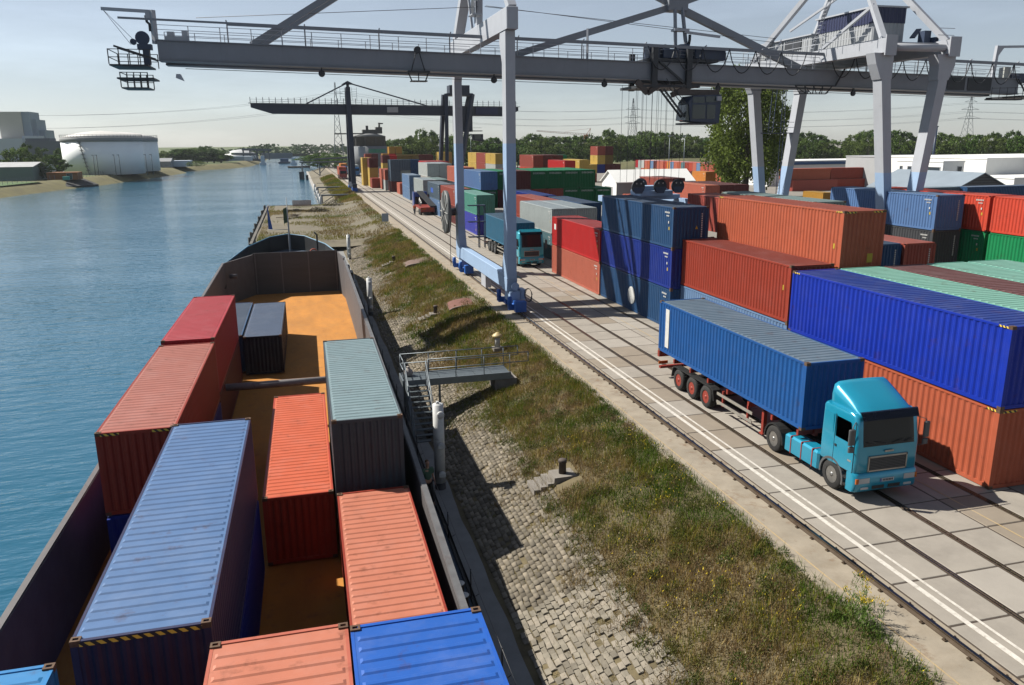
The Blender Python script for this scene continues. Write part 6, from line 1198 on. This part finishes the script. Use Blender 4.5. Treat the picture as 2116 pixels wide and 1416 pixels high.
# ================================================================== buildings
M_whi = mat('render_white', (1.12, 1.12, 1.08), .7, var=.06, scale=.3, streak=.15); M_wgr = mat('cladding_grey', (.50, .51, .52), .6, var=.06, scale=.3); M_win = glass('window_glass', (.03, .04, .05), .1); M_roofg = mat('roof_blue_grey', (.30, .36, .42), .5, var=.1, scale=.4); M_steel = mat('shed_steel', (.36, .37, .38), .6, var=.1, scale=.5, streak=.2)
def house(name, label, cat, c, dims, m, roof=None, ridge='x', rh=0, roofm=None, rz=0):
    """c: middle of the base; dims: x, y, eave height"""
    t = thing(name, label, cat, c, rz); dx, dy, h = dims[0]/2, dims[1]/2, dims[2]; w = MB()
    if rh:
        if ridge == 'x': w.prism([(-dy, 0), (dy, 0), (dy, h), (0, h+rh), (-dy, h)], 0, -dx, dx)
        else: w.prism([(-dx, 0), (dx, 0), (dx, h), (0, h+rh), (-dx, h)], 1, -dy, dy)
    else: w.box(-dx, dx, -dy, dy, 0, h)
    w.build('wall', m, t); rm = roofm or m; o = .35
    if rh:
        for s in (-1, 1):
            r_ = MB()
            if ridge == 'x': a, b_ = (s*(dy+o), h-o*rh/dy+.06), (0, h+rh+.06); r_.add([(-dx-o, a[0], a[1]), (dx+o, a[0], a[1]), (dx+o, 0, b_[1]), (-dx-o, 0, b_[1]), (-dx-o, a[0], a[1]+.15), (dx+o, a[0], a[1]+.15), (dx+o, 0, b_[1]+.15), (-dx-o, 0, b_[1]+.15)], [(4, 5, 6, 7), (0, 3, 2, 1), (0, 1, 5, 4), (1, 2, 6, 5), (2, 3, 7, 6), (3, 0, 4, 7)])
            else: a, b_ = (s*(dx+o), h-o*rh/dx+.06), (0, h+rh+.06); r_.add([(a[0], -dy-o, a[1]), (a[0], dy+o, a[1]), (0, dy+o, b_[1]), (0, -dy-o, b_[1]), (a[0], -dy-o, a[1]+.15), (a[0], dy+o, a[1]+.15), (0, dy+o, b_[1]+.15), (0, -dy-o, b_[1]+.15)], [(4, 5, 6, 7), (0, 3, 2, 1), (0, 1, 5, 4), (1, 2, 6, 5), (2, 3, 7, 6), (3, 0, 4, 7)])
            r_.build('roof', rm, t)
    else: MB().box(-dx-.1, dx+.1, -dy-.1, dy+.1, h, h+.25).build('roof', rm, t)
    return t
def opening(t, side, dims, a, b_, z0, z1, m=None, nm='window'):
    dx, dy = dims[0]/2, dims[1]/2; mb = MB()
    if side == 'L': mb.box(-dx-.05, -dx+.02, a, b_, z0, z1)
    else: mb.box(a, b_, -dy-.05, -dy+.02, z0, z1)
    o = mb.build(nm, m or M_win, t); f = MB(); e = .1
    if side == 'L': f.box(-dx-.09, -dx, a-e, b_+e, z0-e, z0).box(-dx-.09, -dx, a-e, b_+e, z1, z1+e).box(-dx-.09, -dx, a-e, a, z0, z1).box(-dx-.09, -dx, b_, b_+e, z0, z1)
    else: f.box(a-e, b_+e, -dy-.09, -dy, z0-e, z0).box(a-e, b_+e, -dy-.09, -dy, z1, z1+e).box(a-e, a, -dy-.09, -dy, z0, z1).box(b_, b_+e, -dy-.09, -dy, z0, z1)
    f.build('frame', M_wgr, o); return o
D = (16, 7.5, 4.2); t = house('shed', 'white gabled shed with wide door among the containers', 'shed', (66.3, 145.8, 0), D, M_whi, rh=2.0, roofm=M_whi); opening(t, 'L', D, -1.7, 2.0, 0, 3.2, M_steel, 'door'); MB().box(-8, 8, -3.78, -3.74, 0, 4.1).build('side_cladding', M_steel, t)
D = (13, 20, 2.9); t = house('shed', 'long grey gabled shed with dark front behind the crane legs', 'shed', (113, 122, 0), D, mat('shed_dark', (.12, .12, .125), .7, var=.15, streak=.3), rh=3.0, ridge='y', roofm=M_roofg); 
for k in range(5): MB().box(-1.5-k*.9, 1.5+k*.9, -10.06, -10.0, 5.2-k*.45, 5.3-k*.45).build('board', M_dark, t)
D = (5, 12.5, 7.3); t = house('office', 'white two storey office box with long window band', 'building', (123.5, 136, 0), D, M_whi)
for z0, z1 in ((4.9, 6.3), (2.2, 3.4)): opening(t, 'L', D, -5.6, 3.0, z0, z1)
for z0, z1 in ((4.9, 6.3), (3.0, 4.2)): opening(t, 'L', D, 4.6, 5.2, z0, z1)
opening(t, 'F', D, 1.0, 1.9, 4.4, 6.4); opening(t, 'F', D, 1.0, 1.9, 1.8, 3.8)
D = (40, 30, 7.8); house('warehouse', 'large pale grey flat roofed warehouse at the right edge', 'building', (149.5, 143, 0), D, M_whi); D = (20, 16, 7.6); house('warehouse', 'pale flat hall between the office box and the big warehouse', 'building', (142, 165, 0), D, M_wgr)
D = (14, 10, 4.6); t = house('annex', 'low white annex with roller door before the warehouse', 'building', (131.5, 121.5, 0), D, M_whi); opening(t, 'L', D, -4.3, -1.6, 0, 2.6, M_wgr, 'door'); opening(t, 'L', D, 2.0, 2.8, 1.8, 3.8)
D = (34, 14, 6.2); t = house('hall', 'flat white roofed hall with blue edge behind crosswise containers', 'building', (135, 192, 0), D, M_whi); MB().box(-17.3, 17.3, -7.4, -7.1, 5.4, 6.1).build('fascia', mat('fascia_blue', (.02, .10, .28), .5), t)
# silo
si = thing('silo', 'round grey concrete silo with dark top and rooftop machinery', 'silo', (29.5, 342, 0)); M_sil = mat('silo_grey', (.24, .26, .28), .85, var=.12, scale=.3, streak=.3); M_sild = mat('silo_dark', (.13, .125, .115), .9, var=.2, scale=.5, streak=.5)
MB().lathe([(7.3, 0), (7.3, 10.6)], (0, 0, 0), 40).build('silo_wall', M_sil, si); MB().lathe([(6.8, 10.6), (6.8, 14.2), (7.0, 14.2), (7.0, 14.6)], (0, 0, 0), 40).build('silo_top', M_sild, si); MB().lathe([(7.0, 14.6), (3, 15.7), (.01, 16.1)], (0, 0, 0), 40).build('roof', mat('silo_roof', (.35, .35, .34), .8), si)
for k in range(10): a = 2*PI*k/10; MB().box(-.2, .2, -.12, .12, 10.6, 14.2).build('buttress', M_sild, si, loc=(6.85*math.cos(a), 6.85*math.sin(a), 0), rot=(0, 0, a+PI/2))
MB().box(-2.5, 5.5, -2.5, 2, 15.6, 17.2).box(3, 5.6, -2, 2, 17.2, 18.2).box(-1, 0, -1, 0, 17.2, 18.8).lathe([(.4, 17.2), (.4, 20)], (4.6, 0, 0), 10).box(4.2, 6.2, -.3, .3, 19.4, 19.9).build('roof_machinery', M_sild, si); MB().beam((-14, -4, 15.6), (-2, -3, 15.6), .6, .5).build('conveyor', M_sild, si)
bn = [(7.36*math.cos(a), 7.36*math.sin(a)) for a in np.linspace(-PI/2-.12, -PI/2+1.05, 9)]; MB().grid([[(x, y, z) for x, y in bn] for z in (8.0, 9.5)]).build('banner', mat('banner_green', (.05, .30, .20), .7, var=.25, scale=1.5, dust=.4, dustcol=(.3, .4, .08)), si)
bn = [(7.36*math.cos(a), 7.36*math.sin(a)) for a in np.linspace(-PI/2-.72, -PI/2-.3, 5)]; MB().grid([[(x, y, z) for x, y in bn] for z in (6.5, 10.4)]).build('wall_panel', M_roofg, si)
tag(MB().box(0, 15, 0, .4, 0, 2.6).build('screen_wall', mat('screen_pale_blue', (.42, .5, .62), .7), loc=(25.5, 326, 0)), 'pale blue screen wall at the foot of the silo', 'wall')
# storage tanks
M_tank = mat('tank_white', (1.38, 1.42, 1.40), .6, var=.05, scale=.15, streak=.12); M_rim2 = mat('tank_rim', (.33, .34, .34), .7); M_dome = mat('tank_dome', (.8, .78, .74), .6, var=.06, scale=.2)
for k, (x, y, lab) in enumerate(((-79, 377, 'large white storage tank with shallow dome, in front'), (-78.2, 412, 'second white storage tank half hidden behind the first'))):
    t = thing('storage_tank', lab, 'tank', (x, y, 0), 0, 'storage tanks on the left bank'); MB().lathe([(15.5, 0), (15.5, 13.3)], (0, 0, 0), 72).build('tank_wall', M_tank, t); MB().lathe([(15.62, 13.3), (15.75, 13.4), (15.75, 14.9), (15.5, 15)], (0, 0, 0), 72).build('rim', M_rim2, t); MB().lathe([(15.5, 15), (12, 16.1), (8, 17.0), (4, 17.5), (.01, 17.8)], (0, 0, 0), 72).build('dome_roof', M_dome, t)
    rl = MB(); n = 64
    for i in range(n): a = 2*PI*i/n; rl.beam((15.6*math.cos(a), 15.6*math.sin(a), 15), (15.6*math.cos(a), 15.6*math.sin(a), 16.1), .08, .08)
    rl.tube([(15.6*math.cos(a), 15.6*math.sin(a), 16.1) for a in np.linspace(0, 2*PI, 49)], .05, 4); rl.build('roof_railing', M_rim2, t)
    if k == 0:
        st = MB()
        for i in range(8): a = -PI/2-.35+.02*i; st.box(15.5*math.cos(a)-.6, 15.5*math.cos(a)+.5, 15.5*math.sin(a)-1.0, 15.5*math.sin(a), 13-i*1.6, 13.3-i*1.6); st.beam((15.75*math.cos(a), 16.1*math.sin(a), 13-i*1.6), (15.75*math.cos(a+.03), 16.1*math.sin(a+.03), 11.5-i*1.6), .35, .25)
        st.build('stair_tower', M_rim2, t)
# power station far left
M_ps = mat('station_beige', (.72, .69, .63), .8, var=.06, scale=.05, streak=.25); M_pb = mat('station_blue', (.38, .47, .58), .8, var=.08, scale=.05); M_pw = mat('station_pale', (.72, .80, .9), .8, var=.05, scale=.05)
t = thing('power_station', 'tall beige and blue grey power station blocks behind the tanks', 'building', (-205, 700, 0)); 
for (u0, u1, vt, m, Y) in ((-6, 42, 231, M_ps, 700), (42, 60, 231, M_pb, 701), (60, 74, 247, M_pb, 705), (74, 93, 269, M_pb, 710), (-60, 45, 287, M_pw, 690), (45, 79, 281, M_pw, 695)):
    a = at_y(u0, vt, Y); b_ = at_y(u1, vt, Y); MB().box(a.x, b_.x, Y, Y+24, 0, a.z).build('block', m, t, loc=(205, -700, 0))
a = at_y(76, 292, 640); b_ = at_y(126, 292, 640); o = thing('turbine_hall', 'dark blue grey hall between power station and tanks', 'building', ((a.x+b_.x)/2, 650, 0)); MB().box(a.x-b_.x, b_.x-a.x, -10, 10, 0, a.z).build('wall', mat('hall_slate', (.10, .13, .18), .8, var=.1, scale=.1), o); MB().box(a.x-b_.x, 0, -8, 8, a.z, a.z+2).build('roof', mat('hall_slate', (.1, .13, .18)), o)
for (u0, u1, vt, vb, Y, nm, lab, m) in ((56, 78, 329, 337, 420, 'store', 'small white box building behind the willow', M_whi), (35, 128, 338, 352, 400, 'store', 'long low white store left of the big tank', M_pw)):
    a = at_y(u0, vt, Y); b_ = at_y(u1, vt, Y); house(nm, lab, 'building', ((a.x+b_.x)/2, Y+6, .1), (b_.x-a.x, 12, a.z), m)
a = at_y(-20, 350, 312); b_ = at_y(67, 350, 312); t = house('shed', 'grey green corrugated shed with pale roof on the left lawn', 'shed', ((a.x+b_.x)/2, 322, .1), (b_.x-a.x, 20, 4.6), mat('shed_green', (.20, .28, .26), .7, var=.1, scale=.4, streak=.3), rh=1.4, roofm=mat('shed_roof_pale', (.52, .53, .54), .7, var=.2, scale=.4))
a = at_y(95, 361, 316); b_ = at_y(159, 361, 316); t = house('hut', 'low hut with orange boarded front on the left bank', 'shed', ((a.x+b_.x)/2, 320, .1), (b_.x-a.x, 7, 2.3), mat('hut_orange', (.36, .14, .04), .8, var=.3, scale=.5)); opening(t, 'F', (b_.x-a.x, 7), 1.5, 3.2, .2, 2.0)
tag(MB().box(0, 2, 0, 1.6, 0, 1.2).build('cabinet', mat('cabinet_turquoise', (.08, .42, .36), .6), loc=(-79.5, 312, .15)), 'small turquoise cabinet beside the orange hut', 'cabinet')
# bank fence, outfall, lamp posts on the left shore
fo_ = thing('fence', 'thin wire fence along the top of the left bank', 'fence', (-90, 250, .15)); fpts = [(p[0]-2.5, p[1]) for p in bank_line if p[1] < 440]; po = MB(); wi = MB()
for (p, q) in zip(fpts, fpts[1:]):
    n = max(2, int((Vector(q)-Vector(p)).length/3))
    for i in range(n): x = p[0]+(q[0]-p[0])*i/n; y = p[1]+(q[1]-p[1])*i/n; po.beam((x, y, .1), (x, y, 1.7), .09, .09)
    for hh in (.6, 1.1, 1.6): wi.beam((*p, .15+hh), (*q, .15+hh), .03, .03)
po.build('post', M_gal, fo_, loc=(90, -250, -.15))['kind'] = 'stuff'; wi.build('wire', M_gal, fo_, loc=(90, -250, -.15))
tag(MB().add([(-79, 304, -2.7), (-70.5, 322, -2.7), (-76, 326, .1), (-85, 309, .1), (-79, 304, -1.9), (-70.5, 322, -1.9)], [(0, 1, 5, 4), (4, 5, 2, 3), (1, 2, 5), (0, 4, 3)]).build('outfall', mat('outfall_dark', (.045, .045, .045), .8)), 'dark concrete outfall in the left bank', 'outfall')
for k, u in enumerate((194, 201, 237, 247, 302, 314)):
    p = at_y(u, 336, 352); l_ = thing('street_lamp', 'thin lamp post before the tanks, %s from left' % ORD[k], 'lamp', (p.x, 352, .1), 0, 'lamp posts before the tanks'); MB().tube([(0, 0, 0), (0, 0, 8)], .12, 6).build('pole', M_js, l_); MB().box(-.7, .2, -.15, .15, 7.9, 8.1).build('lamp_head', M_js, l_)
# far shore sheds, dome, lock
for (u0, u1, vt, Y, lab, m, rh) in ((322, 352, 334, 470, 'grey gabled shed right of the tanks', M_steel, 1.6), (352, 392, 334, 480, 'low pale building right of the grey gabled shed', M_pw, 0), (405, 470, 330, 600, 'dark long shed on the far left shore', mat('hall_slate', (.1, .13, .18)), 0), (462, 505, 325, 620, 'grey hall before the white dome', M_pb, 0), (505, 520, 330, 615, 'pale tower block on the far shore', M_pw, 0)):
    a = at_y(u0, vt, Y); b_ = at_y(u1, vt, Y); house('far_building', lab, 'building', ((a.x+b_.x)/2, Y+6, 0), (b_.x-a.x, 12, max(3, a.z-rh)), m, rh=rh)
p = at_y(495, 318, 680); tag(MB().lathe([(14, 0), (13.5, 2.5), (11, 5), (6, 7), (.01, 7.8)], (0, 0, 0), 32).build('dome', mat('dome_white', (.75, .76, .76), .5), loc=(p.x, 690, 0)), 'white dome shaped store on the far shore', 'dome')
t = thing('conveyor_tower', 'dark lattice conveyor tower on the far shore', 'tower', (-50, 640, 0)); q = MB()
for (u0, u1, v) in ((500, 560, 309), (478, 530, 318), (512, 548, 330)): a = at_y(u0, v, 640); b_ = at_y(u1, v+1, 640); q.beam((a.x, 640, a.z), (b_.x, 640, b_.z), 2, 1.6)
for u in (502, 516, 530, 545, 555): a = at_y(u, 308, 640); q.beam((a.x, 640, 0), (a.x, 640, a.z), .8, .8)
for u in (516, 530): a = at_y(u, 308, 640); b_ = at_y(u+14, 345, 640); q.beam((a.x, 640, a.z), (b_.x, 640, 1), .5, .5)
q.build('frame', mat('tower_slate', (.09, .11, .14), .7), t, loc=(50, -640, 0))
for (u0, u1, vt, lab) in ((500, 542, 343, 'left'), (606, 640, 342, 'right')): a = at_y(u0, vt, 600); b_ = at_y(u1, vt, 600); tag(MB().box(a.x, b_.x, 600, 640, -4, a.z+.2).build('lock_wall', M_foot), 'concrete lock wall at the far end of the canal, %s side' % lab, 'wall')
for u, v, lab in ((542, 322, 'left'), (606, 326, 'right')): a = at_y(u, v, 598); tag(MB().box(a.x-1.3, a.x+1.3, 597, 599.5, -4, a.z).box(a.x-2.2, a.x+2.2, 596.5, 600, -4, -1).build('lock_tower', M_pw), 'slim pale lock tower at the far end of the canal, %s side' % lab, 'tower')
a = at_y(542, 340, 720); b_ = at_y(606, 340, 720); tag(MB().box(a.x, b_.x, 720, 724, -.5, 4.2).build('bridge', mat('bridge_grey', (.18, .21, .24), .7)), 'low grey bridge crossing the canal in the distance', 'bridge')
bo = thing('barge', 'small dark blue boat far up the canal', 'boat', (-9, 640, WZ)); MB().prism([(-4, -.5), (4, -.5), (4.6, 1.2), (-4.6, 1.2)], 1, -8, 8).build('hull', mat('boat_navy', (.02, .05, .12), .6), bo); MB().box(-3, 3, -5, 3, 1.2, 3.6).build('cabin', mat('boat_blue', (.05, .12, .25), .6), bo)
p = at_y(615, 350, 420); tag(MB().prism([(-6, -1), (6, -1), (7, .9), (-7, .9)], 1, -2.5, 2.5).build('pontoon', mat('pontoon_rust', (.16, .10, .06), .9, var=.3), loc=(p.x+1, 520, WZ)), 'rusty pontoon moored at the far right bank', 'pontoon')
# ================================================================== pylons, wires, tower crane, yard lamps
M_lat = mat('lattice_steel', (.16, .18, .20), .6, .3)
def pylon(label, x, y, h, w, arms):
    t = thing('power_pylon', label, 'pylon', (x, y, 0), 0, 'power pylons'); m = MB(); n = 9
    ww = lambda z: w*(1-z/h)**1.15+.35
    for k in range(n):
        z0, z1 = h*k/n, h*(k+1)/n; a, b_ = ww(z0), ww(z1)
        for sx in (-1, 1):
            for sy in (-1, 1): m.beam((sx*a, sy*a, z0), (sx*b_, sy*b_, z1), .28, .28)
        for s in (-1, 1): m.beam((-a, s*a, z0), (b_, s*b_, z1), .16, .16); m.beam((a, s*a, z0), (-b_, s*b_, z1), .16, .16)
    m.build('mast', M_lat, t)
    for z, l in arms: q = MB(); q.beam((-l, 0, z), (l, 0, z), .3, .3).beam((-l, 0, z), (0, 0, z+2.5), .2, .2).beam((l, 0, z), (0, 0, z+2.5), .2, .2); q.build('cross_arm', M_lat, t)
    return t
pylon('lattice pylon rising behind the hoisting ropes', 345, 800, 55, 5, ((36, 10), (44, 8), (30, 9))); pylon('lattice pylon under the land side end of the girder', 620, 640, 50, 5, ((30, 13), (38, 10), (45, 7))); pylon('lattice pylon seen above and below the dark far crane girder', 40, 800, 68, 4, ((48, 9), (58, 7)))
wb = MB()
def wire(a, b_, sag, r_=.10): wb.tube([(a[0]+(b_[0]-a[0])*q, a[1]+(b_[1]-a[1])*q, a[2]+(b_[2]-a[2])*q-sag*4*q*(1-q)) for q in np.linspace(0, 1, 13)], r_, 3, False)
for z, l in ((44, 8), (36, 10), (30, 9)):
    for s in (-1, 1): wire((345+s*l, 800, z), (620+s*l, 640, z), 6); wire((345+s*l, 800, z), (40+s*l*.8, 800, z+16), 9); wire((620+s*l, 640, z), (1000, 420, z), 6)
for z in (58, 48):
    for s in (-1, 1): wire((40+s*7, 800, z), (-330, 700, z-18), 12)
tag(wb.build('power_lines', M_lat), 'thin sagging power lines strung between the pylons', 'wires')
t = thing('tower_crane', 'orange lattice tower crane standing in the tree belt', 'crane', (153, 418, 0)); M_tc = mat('tower_crane_orange', (.42, .16, .07), .6); q = MB()
for sx in (-.8, .8):
    for sy in (-.8, .8): q.beam((sx, sy, 0), (sx, sy, 15.5), .22, .22)
for k in range(10):
    for s in (-.8, .8): q.beam((-.8, s, k*1.55), (.8, s, k*1.55+1.55), .14, .14); q.beam((s, -.8, k*1.55), (s, .8, k*1.55+1.55), .14, .14)
q.build('mast', M_tc, t); j = MB(); 
for dz in (0, .9): j.beam((2, 0, 14.8+dz), (-28, 0, 17.2+dz*.5), .16, .16)
for k in range(18): j.beam((1-k*1.6, 0, 14.9+k*.125), (.2-k*1.6, 0, 15.75+k*.115), .1, .1)
j.build('jib', M_tc, t); MB().beam((0, 0, 15), (2.6, 0, 18.6), .2, .2).beam((2, 0, 15), (2.6, 0, 18.6), .2, .2).build('tower_head', M_tc, t); MB().tube([(2.6, 0, 18.6), (-12, 0, 17.0)], .05, 4).build('tie', M_tc, t)
for k, (u, Y, lab) in enumerate(((1383, 205, 'tall thin yard light left of the salmon row'), (1414, 210, 'tall thin yard light in front of the double row'), (1465, 200, 'tall thin yard light beside the big tree'), (1930, 190, 'tall dark blue mast right of the near land side legs'), (973, 330, 'thin yard light beyond the near crane leg'))):
    p = at_y(u, 310, Y); l_ = thing('light_mast', lab, 'lamp', (p.x, Y, 0), 0, 'light masts in the yard'); MB().tube([(0, 0, 0), (0, 0, 13 if k < 3 else 15)], [.12, .08] if k != 3 else [.4, .3], 8).build('pole', M_gal if k != 3 else M_cn, l_); MB().box(-.5, .5, -.2, .2, 12.9 if k < 3 else 14.9, 13.2 if k < 3 else 15.2).build('lamp_head', M_gal, l_)
# ================================================================== air
HAZE = .00007
if HAZE:
    m, nt, N, L, b = newmat('haze_air'); N.remove(b); pv = N.new('ShaderNodeVolumePrincipled'); pv.inputs['Color'].default_value = (.80, .88, .95, 1); pv.inputs['Density'].default_value = HAZE; pv.inputs['Anisotropy'].default_value = .2; L.new(pv.outputs[0], N['Material Output'].inputs['Volume'])
    hz = MB().box(-1300, 1700, -170, 1300, -6, 75).build('haze', m); hz['kind'] = 'stuff'; tag(hz, 'thin bluish summer haze over the whole port', 'haze')
